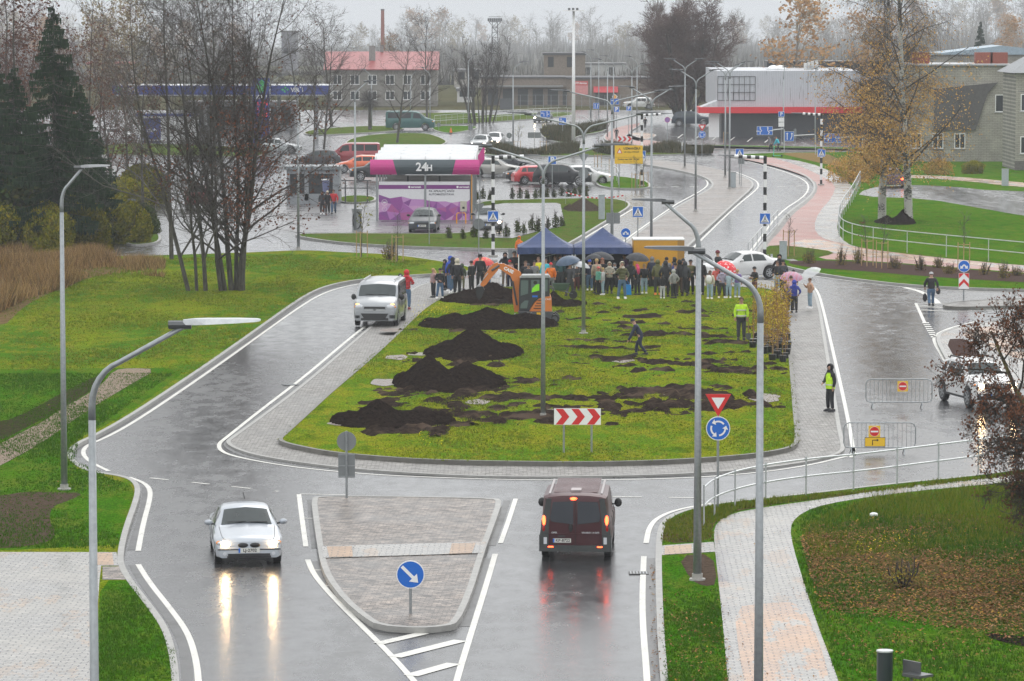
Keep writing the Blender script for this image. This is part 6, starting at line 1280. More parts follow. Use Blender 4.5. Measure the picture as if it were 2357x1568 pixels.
# --- mini excavator ---
ORG = M('excavator_orange', (.60, .185, .035), .42, 0, .05, 3); CHA = M('excavator_charcoal', (.030, .033, .036), .45, .1, .08)
b = P(1243, 742, ZI); t = thing('mini_excavator', 'orange and black mini excavator digging in the soil heap', 'excavator', b)
sx = lambda x: (x-1243)/51.1; sz = lambda y: (735-y)/51.1*1.0
EX = lambda pts: [(sx(x), sz(y)) for x, y in pts]
def track(m, y):
    pr = [(-.75, .12), (-.6, .02), (.72, .02), (.84, .12), (.88, .26), (.76, .40), (-.62, .40), (-.78, .26)]; m.prism(pr, y-.17, y+.17)
for y in (-.62, .62):
    tk = part(lambda m: track(m, y), 'track', RUB, t); part(lambda m: [m.tube([(x, y-.18, .21), (x, y+.18, .21)], .12, 10) for x in (-.55, -.25, .1, .4, .65)], 'roller', DKMET, tk)
    part(lambda m: [m.box((-.58+.16*k, y, z), (.06, .36, .03)) for k in range(9) for z in (.41, .012)], 'cleats', RUB, tk)
part(lambda m: m.tube([(0, 0, .3), (0, 0, .55)], .4, 16), 'turntable', DKMET, t)
part(lambda m: m.prism(EX([(1193, 707), (1196, 722), (1268, 722), (1271, 712), (1271, 707)]), -.85, .85), 'platform', M('platform_grey', (.07, .075, .08), .5), t)
part(lambda m: m.prism(EX([(1219, 706.5), (1223, 698), (1231, 686), (1241, 678), (1252, 675), (1252, 706.5)]), -.86, -.0), 'side_cover', ORG, t)
part(lambda m: [m.bb(sx(1228+3*k), sx(1248), -.868, -.86, sz(701-6*k), sz(699-6*k)) for k in range(4)], 'louvre', BLACK, t)
m_ = part(lambda m: m.prism(EX([(1252.5, 706.5), (1252.5, 674), (1266, 672), (1269, 680), (1270, 706.5)]), -.86, .86), 'engine_hood', ORG, t); part(lambda m: put(m, 'CASE', .11, sx(1261), -.87, sz(679)), 'lettering', SIGNW, m_)
cab = part(lambda m: m.prism(EX([(1195, 706.5), (1194.5, 660), (1197, 632), (1201, 628), (1264, 628), (1265, 672), (1252, 673.8), (1240, 677), (1230, 685), (1221, 698), (1218, 706.5)]), -.80, .15), 'cab', CHA, t)
CGW = M('cab_glass', (.12, .16, .15), .1, 0, 0)
for pts in ([(1198.5, 671.5), (1199.5, 636), (1216, 636), (1215.5, 666)], [(1222.5, 664), (1222.5, 635), (1241.5, 635), (1241.5, 660)], [(1250.5, 662), (1250.5, 634), (1260, 634), (1260, 661)], [(1197.5, 700), (1199, 690), (1208, 682), (1216.5, 682), (1213, 700)]):
    part(lambda m: m.prism(EX(pts), -.812, -.80), 'cab_window', CGW, cab)
part(lambda m: m.prism(EX([(1196, 630), (1202, 624.5), (1262, 624), (1266.5, 630)]), -.85, .2), 'cab_roof', M('cab_roof_grey', (.30, .31, .31), .5), cab)
part(lambda m: m.box((sx(1231), -.812, sz(672.5)), (.24, .01, .08)), 'blue_sticker', BLUE, cab); part(lambda m: put(m, 'CX26C', .1, sx(1217), -.862, sz(711)), 'lettering', SIGNW, t); part(lambda m: m.bb(sx(1235), sx(1244), -.858, -.853, sz(715), sz(709)), 'yellow_sticker', YEL, t)
# operator in the cab window, arm, boom
op = thing('person', 'operator in a neon jacket inside the excavator cab', 'person', b)
part(lambda m: m.prism(EX([(1223.5, 663.5), (1225, 654), (1233, 646), (1241, 644), (1241, 659)]), -.818, -.8125), 'jacket', M('neon_green', (.25, .75, .02), .6, 0, .05), op)
part(lambda m: m.ell((sx(1232), -.813, sz(641)), (.09, .004, .085), 10, 8), 'head', M('dark_hair', (.02, .015, .012), .6, 0, 0), op)
bo = part(lambda m: m.prism(EX([(1184, 711), (1196, 711), (1199, 690), (1201, 640), (1200, 622), (1197, 618), (1160, 600), (1146, 600), (1137, 600), (1141, 611), (1150, 612), (1175, 628), (1180, 640), (1180, 680)]), -.10, .08), 'boom', ORG, t)
T_ = Matrix.Rotation(math.radians(-27), 4, 'Y')
part(lambda m: put(m, 'CASE', .2, 0, 0, 0, bold=.01, T=Matrix.Translation((sx(1171), -.104, sz(615))) @ Matrix.Rotation(math.radians(27), 4, 'Y')), 'lettering', SIGNW, bo)
part(lambda m: m.prism(EX([(1146, 597), (1137, 601), (1126, 612), (1112, 634), (1106, 649), (1112, 654), (1120, 648), (1132, 632), (1146, 616), (1150, 608)]), -.09, .07), 'stick', ORG, t)
part(lambda m: (m.tube([(sx(1200), 0, sz(628)), (sx(1150), 0, sz(600))], .05, 8), m.tube([(sx(1150), -.11, sz(604)), (sx(1132), -.11, sz(616))], .05, 8), m.tube([(sx(1190), -.12, sz(695)), (sx(1180), -.12, sz(640))], .045, 8)), 'hydraulic_cylinder', DKMET, t); part(lambda m: (m.tube([(sx(1165), -.02, sz(603)), (sx(1143), -.02, sz(599))], .028, 8), m.tube([(sx(1124), -.1, sz(622)), (sx(1100), -.1, sz(652))], .022, 8)), 'piston_rod', GALVL, t)
part(lambda m: m.prism(EX([(1098, 652), (1112, 652), (1116, 660), (1110, 676), (1103, 683), (1098, 676), (1096, 662)]), -.28, .25), 'bucket', PLT, t)
part(lambda m: m.tube([(sx(1126), -.1, sz(604)), (sx(1116), -.12, sz(622)), (sx(1110), -.12, sz(640))], .02, 5), 'hose', BLACK, t)
part(lambda m: m.prism([(-1.2, .05), (-1.15, .35), (-1.1, .35), (-1.08, .05)], -.7, .7), 'dozer_blade', CHA, t)
# wheelbarrow
wb_ = thing('wheelbarrow', 'green wheelbarrow standing between the excavator and the crowd', 'wheelbarrow', P(1290, 688, ZI))
part(lambda m: m.add([(-.4, -.28, .75), (.45, -.28, .75), (.45, .28, .75), (-.4, .28, .75), (-.25, -.2, .42), (.25, -.2, .42), (.25, .2, .42), (-.25, .2, .42)], [(0, 1, 5, 4), (1, 2, 6, 5), (2, 3, 7, 6), (3, 0, 4, 7), (4, 5, 6, 7)]), 'tray', M('barrow_green', (.05, .09, .06), .5), wb_)
part(lambda m: m.tube([(.62, -.05, .2), (.62, .05, .2)], .2, 14), 'wheel', RUB, wb_); part(lambda m: (m.tube([(-.95, -.25, .66), (.6, -.08, .25)], .02, 6), m.tube([(-.95, .25, .66), (.6, .08, .25)], .02, 6)), 'handle', DKMET, wb_); part(lambda m: (m.tube([(-.3, -.22, .5), (-.35, -.22, 0)], .018, 5), m.tube([(-.3, .22, .5), (-.35, .22, 0)], .018, 5)), 'leg', DKMET, wb_)
# ---------------- people ----------------
SKIN = M('skin', (.45, .26, .19), .5, 0, .05)
def skinmesh(verts, edges, radii, root, sub=1):
    me = bpy.data.meshes.new('s'); me.from_pydata(verts, edges, []); o = bpy.data.objects.new('s', me); COL.objects.link(o)
    md = o.modifiers.new('k', 'SKIN'); md.use_smooth_shade = True
    for i, sv in enumerate(me.skin_vertices[0].data): sv.radius = radii[i]; sv.use_root = (i == root)
    s = o.modifiers.new('u', 'SUBSURF'); s.levels = sub; s.render_levels = sub
    dg = bpy.context.evaluated_depsgraph_get(); e = o.evaluated_get(dg); m2 = e.to_mesh()
    vs = [v.co.copy() for v in m2.vertices]; fs = [tuple(p.vertices) for p in m2.polygons]
    e.to_mesh_clear(); bpy.data.objects.remove(o); bpy.data.meshes.remove(me); return vs, fs
# arms: (elbow, hand) right (x<0) and left; legs: (knee, ankle); all for a 1.75 m figure facing -y
DOWN = ((-.235, .02, 1.14), (-.225, -.04, .88))
mir = lambda a: tuple((-x, y, z) for x, y, z in a)
FOLD = ((-.29, .02, 1.16), (-.12, -.24, 1.14)); POCK = ((-.31, .06, 1.16), (-.21, -.06, .96)); HOLD = ((-.28, -.06, 1.17), (-.16, -.26, 1.38)); FACE = ((-.30, -.12, 1.22), (-.11, -.17, 1.54))
STAND = (((-.10, -.01, .50), (-.11, .02, .09)), ((.10, -.01, .50), (.11, .02, .09))); WALK = (((-.09, -.16, .52), (-.10, -.20, .10)), ((.09, .0, .50), (.10, .26, .14))); WIDE = (((-.13, -.02, .50), (-.17, .03, .09)), ((.11, -.02, .50), (.15, .0, .09)))
POSES = {'stand': (DOWN, mir(DOWN), STAND, 0), 'fold': (FOLD, mir(FOLD), STAND, 0), 'pocket': (POCK, mir(POCK), STAND, 0), 'umbrella': (HOLD, mir(POCK), STAND, 0), 'walk': (((-.27, .1, 1.15), (-.25, .12, .9)), ((.27, -.06, 1.15), (.25, -.2, .93)), WALK, 0), 'face': (FACE, mir(POCK), WIDE, 0), 'bend': (((-.26, -.42, .98), (-.22, -.46, .70)), ((.26, -.35, .95), (.22, -.50, .66)), WALK, .30), 'hold': (((-.28, -.02, 1.16), (-.1, -.27, 1.05)), mir(DOWN), WIDE, 0)}
def make_pose(k):
    ra, la, legs, bend = POSES[k]; out = {}
    def B(p):                                          # lean the trunk forward about the hip
        if not bend: return Vector(p)
        v = Vector(p)-Vector((0, 0, .95)); return Matrix.Rotation(bend*1.5, 3, 'X') @ v + Vector((0, 0, .95))
    hip, w1, ch, nk, hd0, hd1, hd2 = [B(p) for p in ((0, 0, .95), (0, 0, 1.12), (0, -.01, 1.34), (0, .0, 1.48), (0, -.01, 1.56), (0, -.015, 1.65), (0, -.01, 1.72))]
    sh = [B((-.17, .0, 1.41)), B((.17, .0, 1.41))]; V = [hip, w1, ch, nk, hd0, hd1, hd2]; E = [(0, 1), (1, 2), (2, 3), (3, 4), (4, 5), (5, 6)]; Rr = [(.13, .11), (.12, .10), (.15, .11), (.052, .055), (.065, .078), (.082, .10), (.05, .06)]
    wr = []
    for s, arm in zip(sh, (ra, la)):
        i = len(V); el, ha = (Vector(arm[0]), Vector(arm[1])); d = (ha-el).normalized()
        V += [s, el, ha-d*.03, ha+d*.06]; E += [(2, i), (i, i+1), (i+1, i+2), (i+2, i+3)]; Rr += [(.062, .062), (.042, .042), (.027, .027), (.02, .036)]; wr.append((ha, d))
    for sx_, lg in zip((-1, 1), legs):
        i = len(V); V += [Vector((sx_*.09, 0, .86)), Vector(lg[0]), Vector(lg[1])]; E += [(0, i), (i, i+1), (i+1, i+2)]; Rr += [(.085, .09), (.058, .06), (.038, .042)]
    vs, fs = skinmesh(V, E, Rr, 0); mb = MB(); mb.add(vs, fs)
    for ha, d in wr:                                   # five bent fingers on each hand
        sd = d.cross(Vector((0, 1, .2))).normalized(); up = sd.cross(d)
        for q in range(4):
            a = ha+d*.05+sd*(-.03+.02*q); ln = (.06, .072, .068, .052)[q]; mb.tube([a, a+d*ln*.5, a+d*ln*.9+up*.018], [.009, .008, .006], 5)
        a = ha+sd*-.03; mb.tube([a, a+d*.03-sd*.025, a+d*.06-sd*.03], [.011, .009, .007], 5)
    f = (B((0, -1, 0))-B((0, 0, 0))).normalized(); u = (hd2-hd0).normalized(); r_ = f.cross(u)
    nse = hd1+f*.095-u*.01; mb.tube([nse+u*.03-f*.01, nse+f*.012-u*.01], [.008, .015], 5)           # nose, ears
    for s in (-1, 1): mb.ell(hd1+r_*s*.083-u*.01, (.012, .02, .03), 6, 4)
    mb.cm = 1
    for s in (-1, 1): mb.ell(hd1+f*.088+r_*s*.033+u*.012, (.014, .008, .008), 6, 4)
    mb.ell(hd1+f*.086-u*.05, (.024, .008, .006), 6, 4)
    out['body'] = (mb, [SKIN, M('eye_dark', (.05, .02, .02), .4, 0, 0)])
    # jacket: trunk and arms, a little bulkier
    V = [B((0, 0, .84)), B((0, 0, 1.0)), B((0, 0, 1.16)), B((0, -.01, 1.34)), B((0, 0, 1.47))]; E = [(0, 1), (1, 2), (2, 3), (3, 4)]; Rr = [(.175, .135), (.178, .14), (.165, .13), (.185, .135), (.09, .08)]
    for s, arm in zip(sh, (ra, la)):
        i = len(V); el, ha = Vector(arm[0]), Vector(arm[1]); d = (ha-el).normalized(); V += [s+Vector((0, 0, -.01)), el, ha-d*.04]; E += [(3, i), (i, i+1), (i+1, i+2)]; Rr += [(.085, .085), (.066, .066), (.046, .046)]
    out['jacket'] = skinmesh(V, E, Rr, 0)
    V = [B((0, 0, 1.0)) if not bend else Vector((0, .02, .98)), Vector((0, 0, .90))]; E = [(0, 1)]; Rr = [(.15, .12), (.15, .125)]
    for sx_, lg in zip((-1, 1), legs):
        i = len(V); k_, a_ = Vector(lg[0]), Vector(lg[1]); V += [Vector((sx_*.095, 0, .80)), k_, a_+Vector((0, 0, .0))]; E += [(1, i), (i, i+1), (i+1, i+2)]; Rr += [(.10, .105), (.076, .08), (.062, .066)]
    out['trousers'] = skinmesh(V, E, Rr, 0)
    m = MB()
    for lg in legs:
        a = Vector(lg[1]); m.add([(a.x+x*.05, a.y+y, a.z-.09+z) for x, y, z in ((-1, .08, 0), (1, .08, 0), (1.05, -.12, 0), (.6, -.2, 0), (-.6, -.2, 0), (-1.05, -.12, 0), (-.9, .08, .10), (.9, .08, .10), (.9, -.06, .09), (.5, -.18, .04), (-.5, -.18, .04), (-.9, -.06, .09))], [(0, 1, 2, 3, 4, 5), (6, 7, 8, 9, 10, 11), (0, 1, 7, 6), (1, 2, 8, 7), (2, 3, 9, 8), (3, 4, 10, 9), (4, 5, 11, 10), (5, 0, 6, 11)])
        out['shoe%d' % (lg is legs[1])] = m; m = MB()
    hc = hd1+u*.02
    def shell(rr, off, zc=0, cutf=.45, n=12, mrings=8):
        m = MB(); R3 = Matrix((r_, -f, u)).transposed(); V = []; F_ = []
        for j in range(mrings+1):
            a = PI*j/mrings
            for k in range(n):
                b = 2*PI*k/n; V.append((math.sin(a)*math.cos(b), math.sin(a)*math.sin(b), math.cos(a)))
        for j in range(mrings):
            for k in range(n):
                q = (j*n+k, (j+1)*n+k, (j+1)*n+(k+1) % n, j*n+(k+1) % n); cx = sum(V[i][1] for i in q)/4; cz = sum(V[i][2] for i in q)/4
                if cx < -cutf and cz < off: continue
                if cz < zc: continue
                F_.append(q)
        m.add([hc+R3 @ Vector((v[0]*rr[0], v[1]*rr[1], v[2]*rr[2])) for v in V], F_); return m
    out['hair'] = shell((.092, .108, .11), .45, -.45)
    lh = shell((.096, .112, .112), .45, -.5); lh.tube([hc-f*.06-u*.02, hc-f*.11-u*.18, hc-f*.12-u*.38, hc-f*.10-u*.5], [.08, .1, .085, .03], 8); out['long_hair'] = lh
    bn = shell((.10, .115, .13), .12, .02); out['beanie'] = bn
    hd = shell((.118, .135, .14), .62, -.9, .55); hd.tube([hc-u*.10, hc-u*.2], [.10, .13], 10, False); out['hood'] = hd
    ht = MB(); R3 = None; ht.tube([hc+u*.035, hc+u*.05], [.19, .185], 16); ht.tube([hc+u*.05, hc+u*.15], [.1, .09], 12); out['hat'] = ht
    cp = shell((.098, .112, .115), .3, .1); cp.add([hc+f*.10+r_*.06+u*.04, hc+f*.19+r_*.04+u*.03, hc+f*.19-r_*.04+u*.03, hc+f*.10-r_*.06+u*.04], [(0, 1, 2, 3)]); out['cap'] = cp
    out['hand'] = Vector(ra[1]); out['chest'] = ch
    def mesh(nm, d):
        if isinstance(d, MB): vs, fs, mi = d.v, d.f, d.m
        else: vs, fs = d; mi = None
        me = bpy.data.meshes.new(nm); me.from_pydata([tuple(v) for v in vs], [], fs); me.materials.append(SKIN); 
        if mi and max(mi): me.materials.append(M('eye_dark', (.05, .02, .02), .4, 0, 0)); me.polygons.foreach_set('material_index', mi)
        me.shade_smooth(); return me
    for k2 in ('jacket', 'trousers', 'shoe0', 'shoe1', 'hair', 'long_hair', 'beanie', 'hood', 'hat', 'cap'): out[k2] = mesh(k2, out[k2])
    out['body'] = mesh('body', out['body'][0]); return out
PZ = {k: make_pose(k) for k in POSES}
COLS = dict(black=(.014, .014, .017), navy=(.015, .02, .05), dark=(.04, .042, .048), grey=(.20, .20, .21), pale=(.45, .45, .46), white=(.72, .71, .70), cream=(.55, .50, .40), beige=(.42, .33, .24), pink=(.55, .34, .34), hotpink=(.65, .10, .20), red=(.55, .02, .03), coral=(.75, .16, .14), orange=(.80, .19, .02), yellow=(.75, .70, .02), neon=(.50, .80, .02), mint=(.22, .66, .52), turq=(.05, .5, .62), blue=(.02, .07, .42), royal=(.03, .05, .35), jeans=(.07, .13, .22), ljeans=(.28, .38, .46), green=(.05, .07, .035), olive=(.12, .12, .045), brown=(.08, .045, .03), maroon=(.16, .02, .035), purple=(.12, .05, .14), lilac=(.47, .42, .56), violet=(.26, .17, .50), paleblue=(.36, .46, .52), silver=(.36, .36, .34), plaid=(.10, .03, .03), teal=(.03, .10, .11), tan=(.50, .30, .2), khaki=(.2, .14, .09), blond=(.45, .30, .13), brownh=(.09, .045, .022), blackh=(.012, .01, .01), auburn=(.25, .07, .03), pinkh=(.55, .04, .12), cyan=(.02, .3, .55))
def cloth(c, puff=False):
    key = 'cloth_'+c+('_quilted' if puff else '')
    if key in bpy.data.materials: return bpy.data.materials[key]
    g = N(key); n1 = g.noise(9, 4); col = COLS[c]
    g.set(col=g.mix(g.ramp(n1, [(.3, 0), (.7, 1)]), tuple(x*.75 for x in col), tuple(min(1, x*1.15) for x in col)), rough=.45 if puff else .75)
    if puff:
        w = g.n('ShaderNodeTexWave'); w.inputs['Scale'].default_value = 4.2; w.bands_direction = 'Z'; g.l(g.coord(), w.inputs['Vector']); g.bump(w.outputs['Fac'], .9, .05)
    else: g.bump(n1, .4, .03)
    return g.m
def person(x, yf, h, face, jk, tr, head, hc, pose='stand', lab='', z=ZI, shoes='black', puff=False, wide=1.0, extra=None, loc=None, grp='people gathered on the island', hairc='brownh'):
    pz = PZ[pose]; b = bpy.data.objects.new('person', pz['body']); COL.objects.link(b); b.location = loc or P(x, yf, z); b.rotation_euler = (0, 0, math.radians(face)); s = h/1.75; b.scale = (s*wide, s*wide, s)
    setp(b, lab, 'person', grp)
    def ch(nm, me, mat):
        o = bpy.data.objects.new(nm, me); COL.objects.link(o); o.parent = b; lset(o, mat); return o
    ch('jacket', pz['jacket'], cloth(jk, puff)); ch('trousers', pz['trousers'], cloth(tr)); ch('shoe', pz['shoe0'], cloth(shoes)); ch('shoe', pz['shoe1'], cloth(shoes))
    if head in ('hair', 'long_hair'): ch('hair', pz[head], cloth(hc))
    else:
        ch(head, pz[head], cloth(hc))
        if head in ('beanie', 'hat', 'cap'): ch('hair', pz['hair'], cloth(hairc))
    if extra: extra(b, pz)
    return b
K = {'a': (1060, 600, 7.84), 'b': (1340, 600, 7.84), 'c': (1600, 580, 7.84), 'd': (1840, 600, 4.9)}
def KX(k, u, v): o = K[k]; return ((o[0]+u/o[2])/1.0861, (o[1]+v/o[2])/1.0861)
# crop, u, feet row (None = from the head row), head row, height, facing, jacket, trousers, headwear, its colour, pose, quilted, label
CR = [
 ('a', 185, 1130, 560, 1.55, 60, 'pink', 'black', 'long_hair', 'blond', 'pocket', 1, 'blond person in a shiny pale pink puffer at the left end of the island'),
 ('a', 315, 1145, 562, 1.55, -20, 'black', 'jeans', 'beanie', 'black', 'hold', 1, 'person in a black jacket and ripped blue jeans beside the pale pink puffer'),
 ('a', 415, 985, 395, 1.65, 60, 'dark', 'black', 'hood', 'black', 'fold', 0, 'person in a dark grey jacket and black hood facing the group on the left'),
 ('a', 520, 1000, 330, 1.85, 150, 'blue', 'jeans', 'hood', 'blue', 'stand', 0, 'person with a bright blue hood behind the tall black coat on the left'),
 ('a', 565, 1035, 355, 1.85, 160, 'black', 'jeans', 'hood', 'black', 'pocket', 0, 'tall person in a black hooded coat, blue jeans and white trainers'),
 ('a', 660, 990, 455, 1.65, 180, 'black', 'black', 'hair', 'blackh', 'stand', 0, 'person seen from behind with a grey backpack, left of the marker post'),
 ('a', 745, 975, 470, 1.6, 200, 'green', 'olive', 'hood', 'green', 'stand', 0, 'person in a dark green parka right behind the marker post'),
 ('a', 650, None, 375, 1.75, 180, 'black', 'black', 'hood', 'cream', 'stand', 0, 'person with a cream hood at the back of the left group'),
 ('a', 930, 1005, 415, 1.75, 130, 'black', 'black', 'cap', 'black', 'stand', 0, 'person in all black with a cap standing alone left of the excavator bucket'),
 ('a', 1100, None, 300, 1.75, 0, 'black', 'black', 'hat', 'black', 'stand', 0, 'person in a black coat and brimmed black hat behind the red umbrella'),
 ('a', 1170, 960, 495, 1.35, 10, 'green', 'grey', 'hair', 'blackh', 'umbrella', 0, 'child in a dark green coat holding the red umbrella'),
 ('a', 1250, 910, 385, 1.6, 0, 'pink', 'jeans', 'beanie', 'pink', 'stand', 0, 'person in a pink hat and sunglasses behind the excavator boom'),
 ('a', 1590, None, 250, 1.7, 0, 'black', 'khaki', 'hood', 'black', 'pocket', 0, 'blond person in a black hooded jacket and khaki trousers behind the boom'),
 ('a', 1685, 940, 400, 1.35, 30, 'pink', 'navy', 'beanie', 'red', 'stand', 0, 'child in a pale pink jacket with a red hat behind the excavator boom'),
 ('a', 1770, None, 220, 1.8, 0, 'black', 'black', 'cap', 'black', 'fold', 0, 'tall man in a black cap and black coat at the left tent leg'),
 ('a', 1990, None, 415, 1.6, 0, 'black', 'black', 'hair', 'brownh', 'stand', 0, 'brown-haired person in black just above the excavator cab, leftmost there'),
 ('a', 2045, None, 470, 1.5, 0, 'dark', 'black', 'beanie', 'dark', 'stand', 0, 'child in a dark beanie above the excavator cab roof'),
 ('a', 2160, None, 410, 1.6, -20, 'grey', 'black', 'hair', 'blackh', 'stand', 0, 'person in a grey patterned jacket above the excavator cab'),
 ('a', 2240, None, 340, 1.65, 20, 'yellow', 'black', 'long_hair', 'brownh', 'stand', 0, 'long-haired person with a yellow jacket half hidden by the lamp pole'),
 ('b', 160, None, 450, 1.45, 10, 'navy', 'black', 'beanie', 'black', 'stand', 0, 'child in a navy jacket and black headband behind the excavator cab'),
 ('b', 190, None, 360, 1.7, 20, 'turq', 'black', 'hair', 'blackh', 'stand', 0, 'person in a turquoise jacket under the left tent'),
 ('b', 290, 1045, 455, 1.5, 0, 'orange', 'grey', 'beanie', 'red', 'hold', 0, 'child in a bright orange jacket and red hat with a camera'),
 ('b', 380, None, 295, 1.7, 50, 'grey', 'black', 'long_hair', 'brownh', 'pocket', 0, 'woman in a light grey hooded coat under the left tent'),
 ('b', 475, None, 300, 1.7, -20, 'teal', 'dark', 'hair', 'brownh', 'stand', 0, 'person in a dark teal shirt beside the grey-coated woman'),
 ('b', 570, None, 270, 1.7, 20, 'black', 'black', 'long_hair', 'brownh', 'stand', 0, 'long-haired person deep under the left tent'),
 ('b', 660, 1110, 450, 1.75, 200, 'dark', 'dark', 'hair', 'brownh', 'walk', 0, 'man in a dark suit walking under the blue umbrella'),
 ('b', 770, None, 262, 1.75, 60, 'black', 'black', 'beanie', 'teal', 'stand', 0, 'man in a dark teal knitted hat at the joint of the two tents'),
 ('b', 800, 990, 480, 1.5, 0, 'dark', 'plaid', 'hair', 'auburn', 'fold', 0, 'child in a dark jacket over a grey shirt beside the blue umbrella'),
 ('b', 870, 985, 400, 1.6, 0, 'black', 'black', 'beanie', 'black', 'stand', 0, 'person in black under the pale umbrella'),
 ('b', 1050, 985, 398, 1.7, 180, 'navy', 'jeans', 'beanie', 'blue', 'pocket', 0, 'person in a navy coat and bright blue cap seen from behind'),
 ('b', 1225, 1070, 530, 1.5, 60, 'mint', 'black', 'beanie', 'coral', 'stand', 1, 'child in a mint green puffer jacket and coral knitted hat'),
 ('b', 1310, 1075, 545, 1.45, 100, 'pale', 'ljeans', 'hair', 'blond', 'stand', 0, 'child in a pale grey jacket just right of the mint puffer'),
 ('b', 1190, None, 372, 1.7, 160, 'beige', 'black', 'hair', 'blond', 'stand', 0, 'person in a beige coat behind the mint puffer'),
 ('b', 1300, None, 360, 1.72, 0, 'black', 'black', 'long_hair', 'auburn', 'stand', 0, 'auburn-haired woman in a black cloak under the large black umbrella'),
 ('b', 1440, 1050, 445, 1.65, 0, 'cream', 'black', 'hood', 'cream', 'fold', 1, 'person in a cream puffer jacket with a furry cream hood'),
 ('b', 1540, 975, 462, 1.5, 0, 'black', 'black', 'hood', 'pale', 'stand', 0, 'child in a black jacket with a pale fur-lined hood'),
 ('b', 1685, 1150, 440, 1.75, -10, 'olive', 'jeans', 'hood', 'cream', 'face', 1, 'man in an open olive jacket and cream hoodie with a hand at his face'),
 ('b', 1850, 1000, 415, 1.7, 180, 'black', 'black', 'hood', 'black', 'stand', 0, 'person in a black hooded coat right of the man in the cream hoodie'),
 ('b', 1985, 1078, 480, 1.55, 150, 'black', 'black', 'long_hair', 'pinkh', 'fold', 0, 'person in black with bright pink hair'),
 ('b', 2120, 1048, 472, 1.55, 170, 'black', 'ljeans', 'hair', 'blond', 'stand', 0, 'blond person with black backpack straps and light jeans next to the pink hair'),
 ('b', 1735, None, 270, 1.7, 60, 'purple', 'black', 'hair', 'brownh', 'stand', 0, 'person in a dark purple jacket under the right tent'),
 ('b', 1965, None, 205, 1.75, 0, 'maroon', 'black', 'hair', 'brownh', 'stand', 0, 'person half hidden behind the black umbrella in front of the trailer'),
 ('b', 2150, None, 258, 1.7, 200, 'red', 'black', 'hood', 'red', 'stand', 0, 'person in a bright red hooded jacket in front of the yellow trailer'),
 ('b', 2212, None, 122, 1.9, 0, 'black', 'black', 'hair', 'blackh', 'pocket', 0, 'tallest man with short black hair before the yellow trailer'),
 ('c', 250, 1060, 580, 1.5, 150, 'red', 'khaki', 'beanie', 'grey', 'stand', 0, 'child in a red jacket and grey hat beside the patterned trousers'),
 ('c', 405, None, 320, 1.8, 0, 'navy', 'black', 'hair', 'blackh', 'stand', 0, 'dark-haired man in navy behind the lamp head before the trailer'),
 ('c', 262, None, 432, 1.65, 0, 'black', 'black', 'hair', 'blackh', 'stand', 0, 'black-haired person just below the tallest man'),
 ('c', 360, None, 428, 1.7, 0, 'dark', 'black', 'hair', 'brownh', 'stand', 0, 'person in a charcoal jacket in front of the yellow trailer'),
 ('c', 235, None, 492, 1.6, 180, 'navy', 'black', 'hood', 'grey', 'stand', 0, 'person with a grey hood and navy top near the red hooded jacket'),
 ('c', 345, 1230, 560, 1.7, 190, 'olive', 'dark', 'hood', 'olive', 'stand', 0, 'person in an olive hooded coat with orange shoes'),
 ('c', 440, 1300, 840, 1.25, 180, 'black', 'pale', 'long_hair', 'blackh', 'stand', 0, 'small child in a wide black coat and pale grey trousers at the front'),
 ('c', 500, 1270, 580, 1.7, 170, 'black', 'black', 'hood', 'black', 'pocket', 0, 'person in a black hooded coat directly behind the small child in pale trousers'),
 ('c', 520, None, 505, 1.65, 170, 'grey', 'black', 'beanie', 'black', 'stand', 0, 'person with a round black hat and grey hood before the trailer'),
 ('c', 660, 1300, 742, 1.4, 150, 'silver', 'black', 'hood', 'silver', 'pocket', 1, 'child in a silver-grey puffer jacket with its hood up'),
 ('c', 672, None, 510, 1.65, 90, 'blue', 'black', 'hood', 'black', 'stand', 0, 'person in a blue jacket with a black hood'),
 ('c', 690, None, 612, 1.6, 120, 'black', 'black', 'cap', 'black', 'stand', 0, 'person in a black cap between the blue jacket and the silver child'),
 ('c', 775, 1250, 562, 1.7, 180, 'black', 'brown', 'hood', 'black', 'stand', 0, 'person in a black jacket and brown trousers'),
 ('c', 880, 1250, 590, 1.7, 180, 'dark', 'black', 'hood', 'dark', 'stand', 0, 'person in a long charcoal hooded coat right of the brown trousers'),
 ('c', 990, 1220, 550, 1.65, 10, 'olive', 'black', 'cap', 'black', 'fold', 0, 'smiling person in a mustard-olive jacket and black cap left of the lamp pole'),
 ('c', 750, None, 458, 1.65, 0, 'grey', 'black', 'long_hair', 'auburn', 'stand', 0, 'auburn-haired person at the back near the trailer corner'),
 ('c', 845, None, 530, 1.65, 0, 'black', 'black', 'beanie', 'black', 'stand', 0, 'person with a black hat at the back right of the crowd'),
 ('c', 1172, 1220, 572, 1.65, -20, 'black', 'ljeans', 'beanie', 'cyan', 'pocket', 0, 'person in a bright cyan hat, black jacket and pale jeans'),
 ('c', 1185, None, 535, 1.75, 180, 'black', 'black', 'hood', 'black', 'stand', 0, 'person in black just behind the cyan hat'),
 ('c', 1525, None, 365, 1.8, 120, 'black', 'black', 'beanie', 'maroon', 'pocket', 0, 'man in a maroon knitted hat standing against the white liftback'),
 ('c', 1370, 1310, 760, 1.45, 200, 'cream', 'ljeans', 'long_hair', 'brownh', 'stand', 0, 'child with very long brown hair and a white backpack'),
 ('c', 1500, 1240, 670, 1.4, 0, 'coral', 'dark', 'beanie', 'white', 'stand', 0, 'child in a coral vest and white hat left of the dotted umbrella'),
 ('c', 1605, 1290, 735, 1.45, 0, 'lilac', 'dark', 'hood', 'lilac', 'hold', 1, 'child in a lilac puffer jacket with its hood up'),
